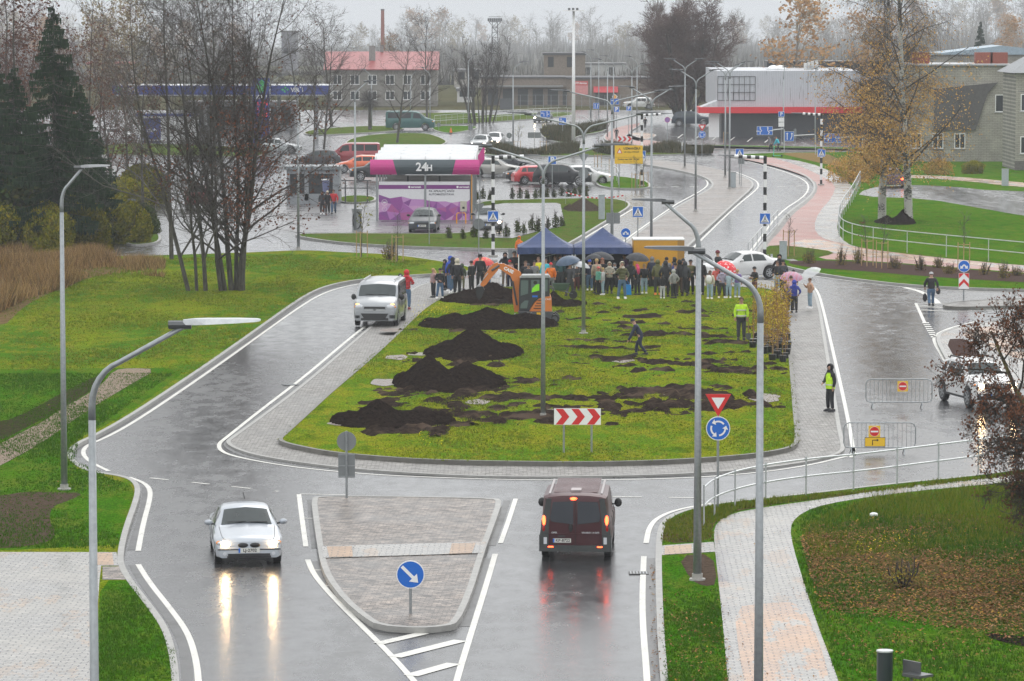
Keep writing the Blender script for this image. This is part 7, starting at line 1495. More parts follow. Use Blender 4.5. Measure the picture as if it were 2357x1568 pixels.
 ('c', 1735, 1290, 775, 1.42, 10, 'paleblue', 'ljeans', 'long_hair', 'brownh', 'pocket', 0, 'child in a pale blue coat under the red dotted umbrella'),
 ('c', 1905, 1280, 735, 1.45, 200, 'violet', 'ljeans', 'hair', 'blond', 'stand', 1, 'child in a violet puffer jacket and light jeans'),
 ('c', 1700, 1240, 650, 1.45, 0, 'pink', 'dark', 'hair', 'blond', 'stand', 0, 'fair-haired child behind the red dotted umbrella'),
 ('c', 1610, 1240, 665, 1.4, 0, 'black', 'black', 'beanie', 'black', 'stand', 0, 'child in a black hat behind the lilac puffer'),
 ('c', 2245, 1280, 690, 1.55, 60, 'black', 'plaid', 'beanie', 'black', 'fold', 1, 'person in a shiny black puffer and dark red plaid trousers'),
 ('d', 530, 600, 180, 1.8, 0, 'black', 'black', 'hood', 'black', 'pocket', 0, 'man in a black hooded jacket at the car tail'),
 ('d', 505, 612, 262, 1.68, 20, 'black', 'ljeans', 'long_hair', 'brownh', 'pocket', 0, 'person in a black jacket and light jeans beside the car tail'),
 ('d', 575, 640, 250, 1.68, -10, 'dark', 'black', 'beanie', 'black', 'stand', 0, 'person in a dark jacket and black hat right of the light jeans'),
 ('d', 598, 762, 380, 1.62, 60, 'navy', 'black', 'hood', 'navy', 'stand', 0, 'person in navy and black left of the patterned umbrella'),
 ('d', 712, 890, 500, 1.62, 180, 'royal', 'black', 'hood', 'royal', 'pocket', 1, 'person in a royal blue puffer under the patterned umbrella'),
 ('d', 672, 860, 440, 1.6, 170, 'pink', 'dark', 'hair', 'brownh', 'umbrella', 0, 'person in pale pink holding the patterned umbrella'),
 ('d', 702, 700, 370, 1.5, 0, 'black', 'black', 'beanie', 'black', 'stand', 0, 'person in a black hat behind the patterned umbrella'),
 ('d', 905, 835, 470, 1.6, 70, 'tan', 'ljeans', 'hair', 'brownh', 'umbrella', 0, 'person in a tan jacket and jeans holding the clear umbrella'),
]
def hgt(x, yf, yt, z=ZI): return HT(P(x, yf, z), yt)
def bag(b, me_cb, nm, lab, cat, loc, mat):
    t = thing(nm, lab, cat, loc); part(me_cb, 'body', mat, t); return t
for k, u, vf, vh, h, fc, jk, tr, hw, hcol, ps, pf, lab in CR:
    x, yh = KX(k, u, vh)
    if vf: yf = KX(k, u, vf)[1]; h = hgt(x, yf, yh)
    else: yf = FEET(yh+.18*4, h)
    sho = 'white' if tr in ('jeans', 'ljeans', 'pale') or jk == 'lilac' else 'black'
    if 'orange shoes' in lab: sho = 'orange'
    zz = ZI if yf > 668 else .06
    b = person(x, yf, h, -fc if True else fc, jk, tr, hw, hcol, ps, lab, zz, sho, bool(pf), wide=1.12 if h < 1.5 else 1.08)
    if 'backpack' in lab:
        t = thing('backpack', ('grey' if 'grey' in lab else 'white' if 'white' in lab else 'black')+' backpack worn by the '+lab.replace('person ', '').replace('child ', '')[:48].rsplit(' ', 1)[0], 'backpack', b.location)
        t.rotation_euler = b.rotation_euler; part(lambda m: m.ell((0, .2*h/1.75, 1.22*h/1.75), (.15, .1, .22), 10, 8), 'body', cloth('grey' if 'grey' in lab else 'white' if 'white' in lab else 'black'), t, smooth=True); part(lambda m: (m.bb(-.12, -.08, -.16, -.13, 1.15*h/1.75, 1.4*h/1.75), m.bb(.08, .12, -.16, -.13, 1.15*h/1.75, 1.4*h/1.75)), 'strap', cloth('black'), t)
# single figures
def single(x, yf, yt, fc, jk, tr, hw, hcl, ps, lab, z=ZI, puff=False, shoes='black', wide=1.08, grp=None, hairc='brownh'): return person(x, yf, hgt(x, yf, yt, z), -fc, jk, tr, hw, hcl, ps, lab, z, shoes, puff, wide, grp=grp, hairc=hairc)
v = single(1911, 947, 840, 60, 'black', 'black', 'hood', 'black', 'hold', 'man in a neon yellow vest and black hood on the right-hand apron', .06)
SV = M('reflective_strip', (.6, .6, .58), .3, 0, 0)
def vest(b, long=False, nm='vest'):
    m = MB(); n = 16; s = 1.0; R_ = []
    for z, rx, ry in ((.86, .19, .15), (1.0, .192, .155), (1.16, .18, .147), (1.34, .198, .15), (1.47, .12, .095)):
        R_.append([(rx*math.cos(2*PI*k/n), ry*math.sin(2*PI*k/n), z) for k in range(n)])
    m.add([p for r in R_ for p in r], [(i*n+k, i*n+(k+1) % n, (i+1)*n+(k+1) % n, (i+1)*n+k) for i in range(4) for k in range(n)]); o = m.build(nm, cloth('neon'), b, True)
    m = MB(); m.tube([(0, 0, .99), (0, 0, 1.03)], .2, 16); q = m.build('reflective_strip', SV, o); q.scale = (1, .8, 1); return o
vest(v)
w = single(1706, 783, 685, 0, 'neon', 'dark', 'hair', 'brownh', 'stand', 'workman in a neon yellow high-visibility jacket beside the potted saplings')
m = MB(); m.tube([(0, 0, .98), (0, 0, 1.03)], .195, 16); m.tube([(0, 0, 1.22), (0, 0, 1.26)], .195, 16); q = m.build('reflective_strip', SV, w); q.scale = (1, .8, 1)
m = MB(); m.tube([(0, 0, .84), (0, 0, .95)], .19, 16); q = m.build('jacket_hem', cloth('black'), w); q.scale = (1, .8, 1)
t = thing('shovel', 'shovel held upright by the workman in neon yellow', 'shovel', w.location+Vector((.30, -.1, 0))); part(lambda m: m.tube([(0, 0, .3), (-.02, 0, 1.0)], .018, 6), 'handle', M('shovel_wood', (.25, .12, .06), .6), t); part(lambda m: m.prism([(-.11, .3), (.11, .3), (.1, .08), (0, 0), (-.1, .08)], -.01, .01), 'blade', DKMET, t)
single(1474, 818, 731, 100, 'navy', 'navy', 'cap', 'navy', 'bend', 'person in a dark navy coverall bending down in the middle of the lawn', ZI, False, 'black', 1.1)
c = single(936, 712, 623, 190, 'red', 'jeans', 'hood', 'red', 'fold', 'person in a red quilted jacket and jeans seen from behind beside the silver van', .06, True, 'maroon', 1.12)
single(922, 705, 632, 150, 'black', 'black', 'hood', 'black', 'stand', 'person in a black hood between the silver van and the red jacket', .06)
m = single(2143, 705, 627, 180, 'black', 'jeans', 'cap', 'pale', 'walk', 'man in a grey cap and long black coat walking away with two bags', .012, False, 'black', 1.2)
for dx, lab in ((-.30, 'black carrier bag in the left hand of the man in the grey cap'), (.33, 'round black shoulder bag on the right of the man in the grey cap')):
    t = thing('bag', lab, 'bag', m.location+Vector((dx, -.05, .0))); part(lambda q: q.ell((0, 0, .42 if dx < 0 else .72), (.11, .06, .2 if dx < 0 else .15), 10, 8), 'body', cloth('black'), t, smooth=True); part(lambda q: q.tube([(-.05, 0, .58 if dx < 0 else .85), (0, 0, .80 if dx < 0 else 1.0), (.05, 0, .58 if dx < 0 else .85)], .01, 5), 'handle', BLACK, t)
G3 = 'three people walking by the kiosk'
single(742, 493, 441, 0, 'dark', 'dark', 'hood', 'black', 'stand', 'long-haired person in dark clothes, left of the trio by the kiosk', .006, grp=G3, shoes='white'); single(754, 493, 440, 0, 'black', 'black', 'beanie', 'cream', 'walk', 'person in a cream knitted hat, middle of the trio by the kiosk', .006, grp=G3); single(768, 493, 437, 0, 'red', 'jeans', 'hair', 'brownh', 'walk', 'man in a bright red jacket, right of the trio by the kiosk', .006, grp=G3, wide=1.15)
single(1195, 604, 545, 20, 'orange', 'orange', 'hood', 'orange', 'stand', 'person in a bright orange-red hooded coat left of the tents', .006)
single(1419, 320, 294, 180, 'dark', 'dark', 'hair', 'blackh', 'walk', 'distant person in dark clothes walking on the red path', .1); single(1485, 296, 270, 180, 'black', 'black', 'hair', 'blackh', 'walk', 'farthest person in black at the edge of the big bare tree', .1)
single(1775, 349, 314, 60, 'grey', 'black', 'hood', 'grey', 'bend', 'person in grey bending by the mint scooter', .13); single(1792, 348, 314, 120, 'turq', 'black', 'hair', 'auburn', 'bend', 'person in a turquoise jacket bending opposite the grey one', .13); single(532, 500, 455, 180, 'black', 'jeans', 'hair', 'blackh', 'walk', 'person in blue jeans behind the tree clump on the left', .006)
# umbrellas
def umbrella(x, yt, hgt_, col, rad, lab, tiltx=0, tilty=0, clear=False, z=ZI, yf=None, mat=None):
    h = hgt_; yf = yf or FEET(yt, h); b = P(x, yf, z); t = thing('umbrella', lab, 'umbrella', b+Vector((0, 0, 0)), 0, 'open umbrellas in the crowd')
    mt_ = mat or cloth(col); n = 8; V = [(0, 0, 0)]; F_ = []; rings = 5; sub = 24
    for j in range(1, rings+1):
        a = j/rings*1.25
        for k in range(sub):
            b_ = 2*PI*k/sub; sc = 1-.07*(j/rings)*(abs(math.sin(b_*n/2)))**.8; V.append((rad*math.sin(a)/math.sin(1.25)*math.cos(b_)*sc, rad*math.sin(a)/math.sin(1.25)*math.sin(b_)*sc, -rad*.52*(1-math.cos(a))/(1-math.cos(1.25))))
    F_ += [(0, 1+k, 1+(k+1) % sub) for k in range(sub)]
    for j in range(rings-1): F_ += [(1+j*sub+k, 1+(j+1)*sub+k, 1+(j+1)*sub+(k+1) % sub, 1+j*sub+(k+1) % sub) for k in range(sub)]
    Rm = Matrix.Translation((0, 0, h)) @ Matrix.Rotation(math.radians(tiltx), 4, 'Y') @ Matrix.Rotation(math.radians(tilty), 4, 'X')
    m = MB(); m.add([Rm @ Vector(v) for v in V], F_); m.build('canopy', mt_, t, True, fix=False)
    part(lambda m: m.tube([Rm @ Vector((0, 0, .05)), Rm @ Vector((0, 0, -.75))], .01, 6), 'shaft', GALV, t); return t
def umat(name, c1, c2, kind='dots'):
    g = N(name); v = g.n('ShaderNodeTexVoronoi' if kind != 'bands' else 'ShaderNodeTexWave'); v.inputs['Scale'].default_value = 9 if kind != 'bands' else 5; g.l(g.coord(), v.inputs['Vector'])
    g.set(col=g.mix(g.ramp(v.outputs[0], [(.28, 0), (.32, 1)] if kind != 'bands' else [(.45, 0), (.5, 1)]), c2, c1), rough=.6); return g.m
x, y = KX('a', 1150, 455); umbrella(x, y, 1.55, 'red', .58, 'pinkish-red umbrella held by a child left of the excavator', 0, 12, yf=KX('a', 1150, 955)[1]-1, mat=umat('red_print_fabric', (.62, .05, .05), (.6, .3, .12)))
x, y = KX('b', 235, 150); umbrella(x, y, 2.0, 'dark', .58, 'charcoal umbrella raised under the left tent edge', -8, 0)
x, y = KX('b', 600, 395); umbrella(x, y, 1.95, 'teal', .62, 'slate blue umbrella over the walking man', -12, 10, yf=KX('b', 640, 1100)[1], mat=M('slate_blue_fabric', (.05, .085, .14), .5))
x, y = KX('b', 880, 425); umbrella(x, y, 1.7, 'pale', .5, 'pale grey umbrella behind the slate blue one', 10, 0, mat=M('pale_fabric', (.45, .46, .48), .5))
x, y = KX('b', 1290, 238); umbrella(x, y, 2.0, 'dark', .66, 'widest black umbrella in front of the right tent', 5, 0); x, y = KX('b', 1090, 285); umbrella(x, y, 2.0, 'dark', .42, 'small dark umbrella just left of the widest black one', -12, 0)
x, y = KX('b', 2000, 262); umbrella(x, y, 2.0, 'dark', .6, 'black umbrella in front of the left end of the yellow trailer', 6, 8); x, y = KX('c', 1290, 435); umbrella(x, y, 2.0, 'dark', .45, 'dark umbrella above the person with the cyan hat', 18, 0)
x, y = KX('c', 1720, 705); umbrella(x, y, 1.62, 'red', .58, 'red umbrella with white dots held over children', 18, 25, yf=KX('c', 1720, 1260)[1], mat=umat('red_dotted_fabric', (.65, .02, .03), (.75, .6, .6)))
x, y = KX('d', 675, 420); umbrella(x, y, 1.85, 'red', .56, 'umbrella with red and blue patterned rings on the right apron', 0, 14, yf=KX('d', 675, 880)[1], z=.06, mat=umat('patterned_fabric', (.5, .04, .05), (.35, .4, .55), 'bands'))
g = N('clear_fabric'); g.set(col=(.75, .76, .78), rough=.2); g.b.inputs['Alpha'].default_value = .55
x, y = KX('d', 880, 405); umbrella(x, y, 1.85, 'pale', .55, 'translucent white umbrella at the right edge of the apron', -28, 10, yf=KX('d', 880, 835)[1], z=.06, mat=g.m)
t = thing('shopping_bag', 'bright blue shopping bag beside the man in the cream hoodie', 'bag', P(*KX('b', 1790, 1075), ZI)); part(lambda m: m.prism([(-.16, 0), (.2, 0), (.17, .5), (-.1, .5)], -.08, .08), 'body', M('bag_blue', (.01, .22, .6), .35), t); part(lambda m: m.tube([(-.03, 0, .5), (0, 0, .72), (.1, 0, .5)], .012, 5), 'handle', M('bag_blue', (.01, .22, .6), .35), t)
t = thing('crossbody_bag', 'small black bag of the person with the translucent umbrella', 'bag', P(*KX('d', 925, 835), .06)); part(lambda m: m.ell((0, -.12, .95), (.13, .07, .11), 10, 8), 'body', cloth('black'), t, smooth=True); part(lambda m: m.tube([(-.08, -.1, 1.0), (-.12, -.1, 1.35)], .01, 5), 'strap', cloth('black'), t)
# ---------------- trees ----------------
class TG:
    def __init__(s, seed): s.r = random.Random(seed); s.tv = []; s.tf = []; s.bv = []; s.bf = []; s.lv = []; s.lf = []; s.tips = []
    def seg_tube(s, pts, r0, r1, n, store):
        V, F = (s.tv, s.tf) if store == 't' else (s.bv, s.bf); b0 = len(V); m = len(pts); up = Vector((.3, .9, .2))
        for i, p in enumerate(pts):
            t = (pts[min(i+1, m-1)]-pts[max(i-1, 0)]).normalized(); a = t.cross(up).normalized(); b = t.cross(a); r = r0+(r1-r0)*i/(m-1)
            for k in range(n):
                q = p+(a*math.cos(2*PI*k/n)+b*math.sin(2*PI*k/n))*r; V.append((q.x, q.y, q.z))
        for i in range(m-1):
            for k in range(n): F.append((b0+i*n+k, b0+i*n+(k+1) % n, b0+(i+1)*n+(k+1) % n, b0+(i+1)*n+k))
    def twig(s, p, d, L, w, g=0.0):
        q1 = p+d*L*.5+Vector((0, 0, -g*L*.15)); q2 = q1+(d+Vector((s.r.uniform(-.3, .3), s.r.uniform(-.3, .3), s.r.uniform(-.2, .3)-g))).normalized()*L*.5
        sd = d.cross(Vector((s.r.uniform(-1, 1), s.r.uniform(-1, 1), s.r.uniform(-1, 1))))
        if sd.length < 1e-4: return q2
        sd = sd.normalized()*w/2; b = len(s.bv)
        for v in (p-sd, p+sd, q1+sd*.75, q1-sd*.75, q2): s.bv.append((v.x, v.y, v.z))
        s.bf += [(b, b+1, b+2, b+3), (b+3, b+2, b+4)]; return q2
    def leaf(s, p, sz):
        a = Vector((s.r.uniform(-1, 1), s.r.uniform(-1, 1), s.r.uniform(-1, 1))).normalized(); c = a.orthogonal().normalized()*sz*.6; a = a*sz; b = len(s.lv)
        for v in (p-a*.5, p+c, p+a*.5, p-c): s.lv.append((v.x, v.y, v.z))
        s.lf.append((b, b+1, b+2, b+3))
    def grow(s, p, d, L, r, lv, P_):
        spec = P_['lv'][lv]; n = spec.get('seg', 5); pts = [p.copy()]; dirs = [d.copy()]; q = p.copy(); dd = d.copy(); st = L/n
        for i in range(n):
            dd = (dd+Vector((s.r.gauss(0, spec['wob']), s.r.gauss(0, spec['wob']), s.r.gauss(0, spec['wob']*.6)+spec.get('up', 0)))).normalized()
            q = q+dd*st; pts.append(q.copy()); dirs.append(dd.copy())
        s.seg_tube(pts, r, r*spec.get('tap', .35), 7 if lv == 0 else 4 if lv == 1 else 3, 't' if lv == 0 else 'b')
        last = lv+1 >= len(P_['lv']); nc = spec['n']; lo = spec.get('lo', .3)
        for k in range(nc):
            t = lo+(1-lo)*(k+s.r.random())/nc; t = min(.999, t); i = min(n-1, int(t*n)); f = t*n-i; b = pts[i].lerp(pts[i+1], f); bd = dirs[i+1]
            az = s.r.uniform(0, 2*PI); o1 = bd.orthogonal().normalized(); o2 = bd.cross(o1); a = math.radians(s.r.gauss(spec['ang'], 8)); nd = (bd*math.cos(a)+(o1*math.cos(az)+o2*math.sin(az))*math.sin(a)).normalized()
            ln = L*spec['ratio']*s.r.uniform(.65, 1.15)*(1.05-.6*(t-lo)/(1-lo+.001)*spec.get('fall', .7))
            if last:
                ln = P_['twig']*s.r.uniform(.5, 1.2); e = s.twig(b, nd, ln, P_['tw'], P_.get('grav', 0))
                for z in range(P_.get('tt', 2)):
                    u = s.r.uniform(.2, .9); c = b.lerp(e, u); e2 = s.twig(c, (nd+Vector((s.r.uniform(-.8, .8), s.r.uniform(-.8, .8), s.r.uniform(-.5, .8)-P_.get('grav', 0)))).normalized(), ln*.55, P_['tw']*.75, P_.get('grav', 0))
                    if P_.get('leaf') and s.r.random() < P_['leaf'](c): s.leaf(e2, P_['ls']*s.r.uniform(.6, 1.3))
                if P_.get('leaf') and s.r.random() < P_['leaf'](e):
                    for z in range(P_.get('ln', 1)): s.leaf(e+Vector((s.r.gauss(0, .1), s.r.gauss(0, .1), s.r.gauss(0, .1)))*P_.get('lspread', 1), P_['ls']*s.r.uniform(.6, 1.3))
            else: s.grow(b, nd, ln, max(P_['tw']*.6, (r*(1-(1-spec.get('tap', .35))*t))*spec.get('rr', .55)), lv+1, P_)
    def meshes(s, nm, mt, mbr, ml):
        out = []
        for k, v, f, m in (('trunk', s.tv, s.tf, mt), ('branches', s.bv, s.bf, mbr), ('foliage', s.lv, s.lf, ml)):
            if not f: continue
            me = bpy.data.meshes.new(k); me.from_pydata(v, [], f); me.materials.append(m); out.append((k, me))
            if k == 'trunk': me.shade_smooth()
        return out
def place(name, lab, ms, loc, rz=0, sc=(1, 1, 1), cat='tree', group=None, mats=None):
    t = thing(name, lab, cat, loc, rz, group); t.scale = sc
    for k, me in ms:
        o = bpy.data.objects.new(k, me); COL.objects.link(o); o.parent = t
        if mats and k in mats: lset(o, mats[k])
    return t
def bark(name, a, b, sc=8):
    g = N(name); n1 = g.noise(sc, 4, g.coord((1, 1, .3))); g.set(col=g.mix(g.ramp(n1, [(.4, 0), (.6, 1)]), a, b), rough=.8); g.bump(n1, .6, .02); return g.m
BK = bark('dark_bark', (.035, .032, .025), (.075, .068, .052)); TW = M('twig_brown', (.045, .034, .028), .7, 0, .2); TWR = M('twig_reddish', (.075, .036, .028), .7, 0, .2)
TWG = M('twig_grey', (.085, .078, .068), .7, 0, .2); TWF = M('haze_pale_twig', (.24, .225, .21), .8, 0, .15); TWF2 = M('haze_pale_twig_ochre', (.30, .25, .17), .8, 0, .15)  # far twigs: some of the haze is put into a paler base colour
g = N('birch_bark'); n1 = g.noise(5, 4, g.coord((1.2, 1.2, 3.5)), .7); n2 = g.noise(1.1, 2); gg_ = g.n('ShaderNodeTexCoord'); sp = g.n('ShaderNodeSeparateXYZ'); g.l(gg_.outputs['Object'], sp.inputs[0])
g.set(col=g.mix(g.ramp(g.mix(.5, n1, n2), [(.50, 0), (.54, 1)]), (.40, .39, .36), (.035, .032, .028)), rough=.7); BIRCH = g.m
LR_ = leafmat('russet_leaves', [(.11, .045, .028), (.16, .07, .04), (.07, .035, .025)]); LO = leafmat('orange_birch_leaves', [(.52, .30, .07), (.44, .23, .06), (.55, .38, .13), (.32, .18, .06)])
LG = leafmat('yellow_green_leaves', [(.12, .14, .012), (.22, .20, .015), (.08, .10, .012), (.32, .26, .02)]); LDG = leafmat('dark_hedge_leaves', [(.028, .05, .012), (.05, .075, .015), (.09, .09, .02)]); LSP = leafmat('spruce_needles', [(.012, .03, .014), (.022, .045, .02), (.03, .06, .022)]); LBR = leafmat('brown_leaves', [(.10, .045, .025), (.16, .07, .04), (.06, .03, .02)])
# --- the big leafless clump on the left lawn ---
def clump(seed, stems, H_, reddish, spread=1.0, tw=.015):
    T = TG(seed)
    lf = (lambda p: .62 if p.z > 3 and p.z < 9.3 and noise.noise(p*.35+Vector((seed, 0, 0))) > (-.1 if p.x > 0 else .2) else .02) if reddish else None
    for bx, by, lx, ly, h, r in stems:
        T.grow(Vector((bx, by, -.1)), Vector((lx, ly, 1)).normalized(), h, r, 0, dict(lv=[dict(n=18, ratio=.36, ang=50, wob=.05, up=.03, lo=.12, seg=8, tap=.07, fall=.6), dict(n=9, ratio=.5, ang=42, wob=.13, up=.05, lo=.15, seg=5, rr=.42), dict(n=9, ratio=.5, ang=42, wob=.16, up=.03, lo=.1, seg=3)], twig=.7, tw=tw, tt=2, leaf=lf, ls=.11, ln=2))
    return T
c1 = P(532, 669, .12)
T = clump(11, [(-.3, 0, -.10, 0, 15, .13), (0, .2, -.03, .05, 16.5, .15), (.35, .2, .05, .05, 16, .16), (.5, -.1, .10, -.02, 13.5, .14), (-.5, -.2, -.15, -.03, 13, .11), (.2, .4, .02, .1, 16, .12), (.6, .2, .07, .1, 15, .10)], 16, True)
t1 = place('leafless_tree', 'big many-stemmed leafless tree with russet tufts on the left lawn', T.meshes('a', BK, TW, LR_), c1)
c2 = P(455, 670, .12)
T = clump(12, [(-.45, 0, -.17, 0, 15, .12), (-.05, .1, -.14, .04, 14, .09), (.4, 0, -.03, 0, 13.5, .12)], 15, False)
t2 = place('leafless_tree', 'three-stemmed leafless tree leaning left beside the bigger clump', T.meshes('b', BK, TWG, LR_), c2)
# tall bare grey trees behind them
def bare(seed, h, r, n0=13, ratio=.42, ang=42, tw=.02, twl=.9, leaf=None, ls=.15, lo=.2, up=.05, tt=2, n1=7, n2=6, ln=1, grav=0, fall=.7):
    T = TG(seed); T.grow(Vector((0, 0, -.1)), Vector((.02, 0, 1)).normalized(), h, r, 0, dict(lv=[dict(n=n0, ratio=ratio, ang=ang, wob=.05, up=.05, lo=lo, seg=8, tap=.12, fall=fall), dict(n=n1, ratio=.5, ang=40, wob=.12, up=up, lo=.15, seg=5), dict(n=n2, ratio=.5, ang=42, wob=.16, up=up*.5, lo=.1, seg=3)], twig=twl, tw=tw, tt=tt, leaf=leaf, ls=ls, ln=ln, grav=grav)); return T
B1 = bare(21, 17, .15, tw=.02).meshes('c', BK, TWG, LR_); B2 = bare(22, 15, .14, ang=48, tw=.022, leaf=lambda p: .35, ls=.14).meshes('d', BK, TWR, LR_); B3 = bare(23, 13, .2, n0=15, ang=50, ratio=.48, tw=.028, twl=1).meshes('e', BK, TW, LR_)
def tr(ms, x, yb, yt, lab, wide=1, rz=0, name='bare_tree', h0=17, group=None, mats=None, z=0.05, cat='tree'):
    c = P(x, yb, z); s = HT(c, yt)/h0; return place(name, lab, ms, c, rz, (s*wide, s*wide, s), cat, group, mats)
tr(B1, 395, 600, -90, 'tall leafless grey tree rising behind the three-stemmed tree', .9, 1); tr(B1, 500, 560, -60, 'tallest leafless tree directly behind the russet clump', .6, 3.2)
tr(B2, 330, 500, 60, 'thin russet tree behind the yellow bushes', .9, 2.2, h0=15)
tr(B2, 238, 480, 110, 'rust-leaved tree to the right of the spruce', 1.0, 4, h0=15); tr(B1, 195, 520, -20, 'bare grey tree just behind the spruce', .8, 5); tr(B2, 30, 560, -60, 'brown-leaved tall tree at the far left edge', 1.0, 1.2, h0=15); tr(B1, -40, 540, -80, 'bare tree cut by the left edge', 1.0, 2.6)
tr(B2, 75, 470, 20, 'bare brown tree left of the spruce', .9, 3.3, h0=15)
# spruce
def spruce(seed, h, w):  # drooping boughs with hanging needle sprays
    T = TG(seed); T.seg_tube([Vector((0, 0, 0)), Vector((0, 0, h*.5)), Vector((0, 0, h))], .2, .02, 7, 't'); r = T.r; z = h*.12
    while z < h*.99:
        k = 1-z/h; L = w*(k**.75)*r.uniform(.75, 1.1)+.15
        for q in range(6):
            a = r.uniform(0, 2*PI); d = Vector((math.cos(a), math.sin(a), r.uniform(-.05, .25))).normalized(); p = Vector((0, 0, z+r.uniform(-.1, .1))); pts = [p]
            for i in range(4): d = (d+Vector((0, 0, -.13 if i < 2 else .06))).normalized(); pts.append(pts[-1]+d*L/4)
            T.seg_tube(pts, .03, .01, 3, 'b')
            for i in range(int(L*44)):
                u = r.random()**.8*3.99; j = int(u); c = pts[j].lerp(pts[j+1], u-j); sd = Vector((-d.y, d.x, 0))*r.uniform(-1, 1)*L*.25*(1.1-u/4)
                a_ = c+sd*.2; b_ = c+sd+Vector((0, 0, -r.uniform(.1, .4))); n = Vector((0, 0, 1)).cross(b_-a_); n = n.normalized()*r.uniform(.015, .04) if n.length > 1e-4 else Vector((.05, 0, 0)); i0 = len(T.lv)
                for v in (a_-n, a_+n, b_+n*.5, b_-n*.5): T.lv.append((v.x, v.y, v.z))
                T.lf.append((i0, i0+1, i0+2, i0+3))
        z += h*.021
    return T
SPM = spruce(31, 14.5, 3.1).meshes('s', BK, TW, LSP); tr(SPM, 128, 590, 8, 'tall dark green spruce at the left', 1, 0, 'spruce_tree', 14.5)
for x, yb, yt, w in ((35, 575, 150, 1.25), (185, 560, 190, 1.2), (-35, 585, 60, 1.2), (85, 570, 260, 1.5), (225, 540, 300, 1.5)): tr(SPM, x, yb, yt, 'dark spruce in the left tree mass', w, x, 'spruce_tree', 14.5)
tr(SPM, 2255, 235, 48, 'hazy conifer standing far behind the birches', .8, 1, 'spruce_tree', 14.5); tr(SPM, 2090, 240, 100, 'small dark conifer behind the supermarket roof', 1.1, 2, 'spruce_tree', 14.5)
# leafy bushes
def bush(seed, rx, ry, h, n, ls, stems=14, clump=.9):
    T = TG(seed); r = T.r
    for k in range(stems):
        a = r.uniform(0, 2*PI); q = r.random(); p = Vector((math.cos(a)*rx*.3*q, math.sin(a)*ry*.3*q, 0)); e = Vector((math.cos(a)*rx*.85*q, math.sin(a)*ry*.85*q, h*r.uniform(.6, 1))); T.seg_tube([p, p.lerp(e, .5)+Vector((r.uniform(-.1, .1), 0, .1*h)), e], .03, .008, 3, 'b')
        for z in range(8): c = p.lerp(e, r.uniform(.3, 1)); T.twig(c, Vector((r.uniform(-1, 1), r.uniform(-1, 1), r.uniform(0, 1))).normalized(), h*.25, .012)
    k = 0; tries = 0
    while k < n and tries < n*12:
        tries += 1; x, y, z = r.uniform(-1, 1), r.uniform(-1, 1), r.uniform(0, 1); p = Vector((x*rx, y*ry, z*h)); rad = math.hypot(x, y); lim = math.sin(min(1, z*1.25+.12)*PI)**.6 if z > .35 else .95
        nz = noise.noise(Vector((p.x*1.1, p.y*1.1, p.z*1.3+seed)))
        if rad > lim*(.82+.35*nz) or nz < -.12-.25*r.random(): continue
        T.leaf(p, ls*r.uniform(.6, 1.3)); k += 1
    return T
U1 = bush(41, 2.6, 2.2, 4.2, 9000, .16).meshes('u', BK, TW, LG); U2 = bush(42, 2.6, 2.2, 4.5, 9000, .16).meshes('u', BK, TW, LDG)
for i, (ms, x, yb, yt, w, lab) in enumerate([(U2, 0, 585, 330, 1.0, 'large dark green leafy bush at the left edge behind the dry grass'), (U2, 75, 575, 400, .9, 'dark hedge bush behind the dry grass, second from the left edge'), (U1, 130, 572, 370, .8, 'yellow-green bush directly left of the curved lamp pole'), (U1, 62, 560, 380, .8, 'yellow-green bush between the two dark hedge bushes'), (U2, 205, 565, 420, .8, 'dark bush just right of the lamp pole'),
      (U1, 258, 558, 455, .6, 'small yellow-green bush near the sign by the side road'), (U1, 215, 520, 372, 1.0, 'bright yellow bush behind the hedge right of the spruce'), (U1, 290, 490, 370, .9, 'bright yellow-green bush partly behind the russet trees'), (U2, 330, 540, 440, .8, 'dark bush at the corner of the side road'), (U2, 150, 480, 300, 1.0, 'dark bush beneath the spruce branches')]):
    tr(ms, x, yb, yt, lab, w*1.1, i, 'leafy_bush', 4.3, None, None, .05, 'bush')
for i, (m_, x, yb, yt, w, lab) in enumerate([(U2, 20, 560, 200, .55, 'tall dark evergreen mass at the far left edge'), (U2, 90, 545, 250, .5, 'dark evergreen tree just left of the spruce trunk'), (U2, -60, 560, 180, .6, 'dark evergreen tree cut by the left edge'), (U1, 330, 470, 330, .8, 'olive tree above the bright bushes at the side road'), (U1, 0, 590, 410, .7, 'yellow-green shrub at the left edge above the dry grass'), (U1, 110, 592, 400, .55, 'bright yellow-green shrub in front of the dark hedge'), (U1, 190, 585, 395, .6, 'bright yellow-green shrub right of the lamp pole'), (U1, 300, 560, 415, .6, 'yellow-green shrub by the corner of the side road')]): tr(m_, x, yb, yt, lab, w*1.2, i*1.7, 'evergreen_tree', 4.3)
B4 = bare(24, 13, .16, n0=20, ang=44, ratio=.36, tw=.018, twl=.7, leaf=lambda p: .5, ls=.15, lo=.1).meshes('d', BK, TWR, LR_)
for x, yb, yt, lab in ((262, 470, 130, 'dense rust-leaved tree above the yellow bush'), (300, 450, 170, 'rust-leaved tree left of the three-stemmed tree'), (10, 520, 60, 'dense rust-leaved tree at the left edge'), (180, 480, 180, 'rust-brown tree filling the gap right of the spruce'), (40, 500, -20, 'tall dense brown tree near the left edge'), (95, 530, 100, 'dense brown tree behind the spruce')): tr(B4, x, yb, yt, lab, 1.1, x, 'russet_tree', 13)
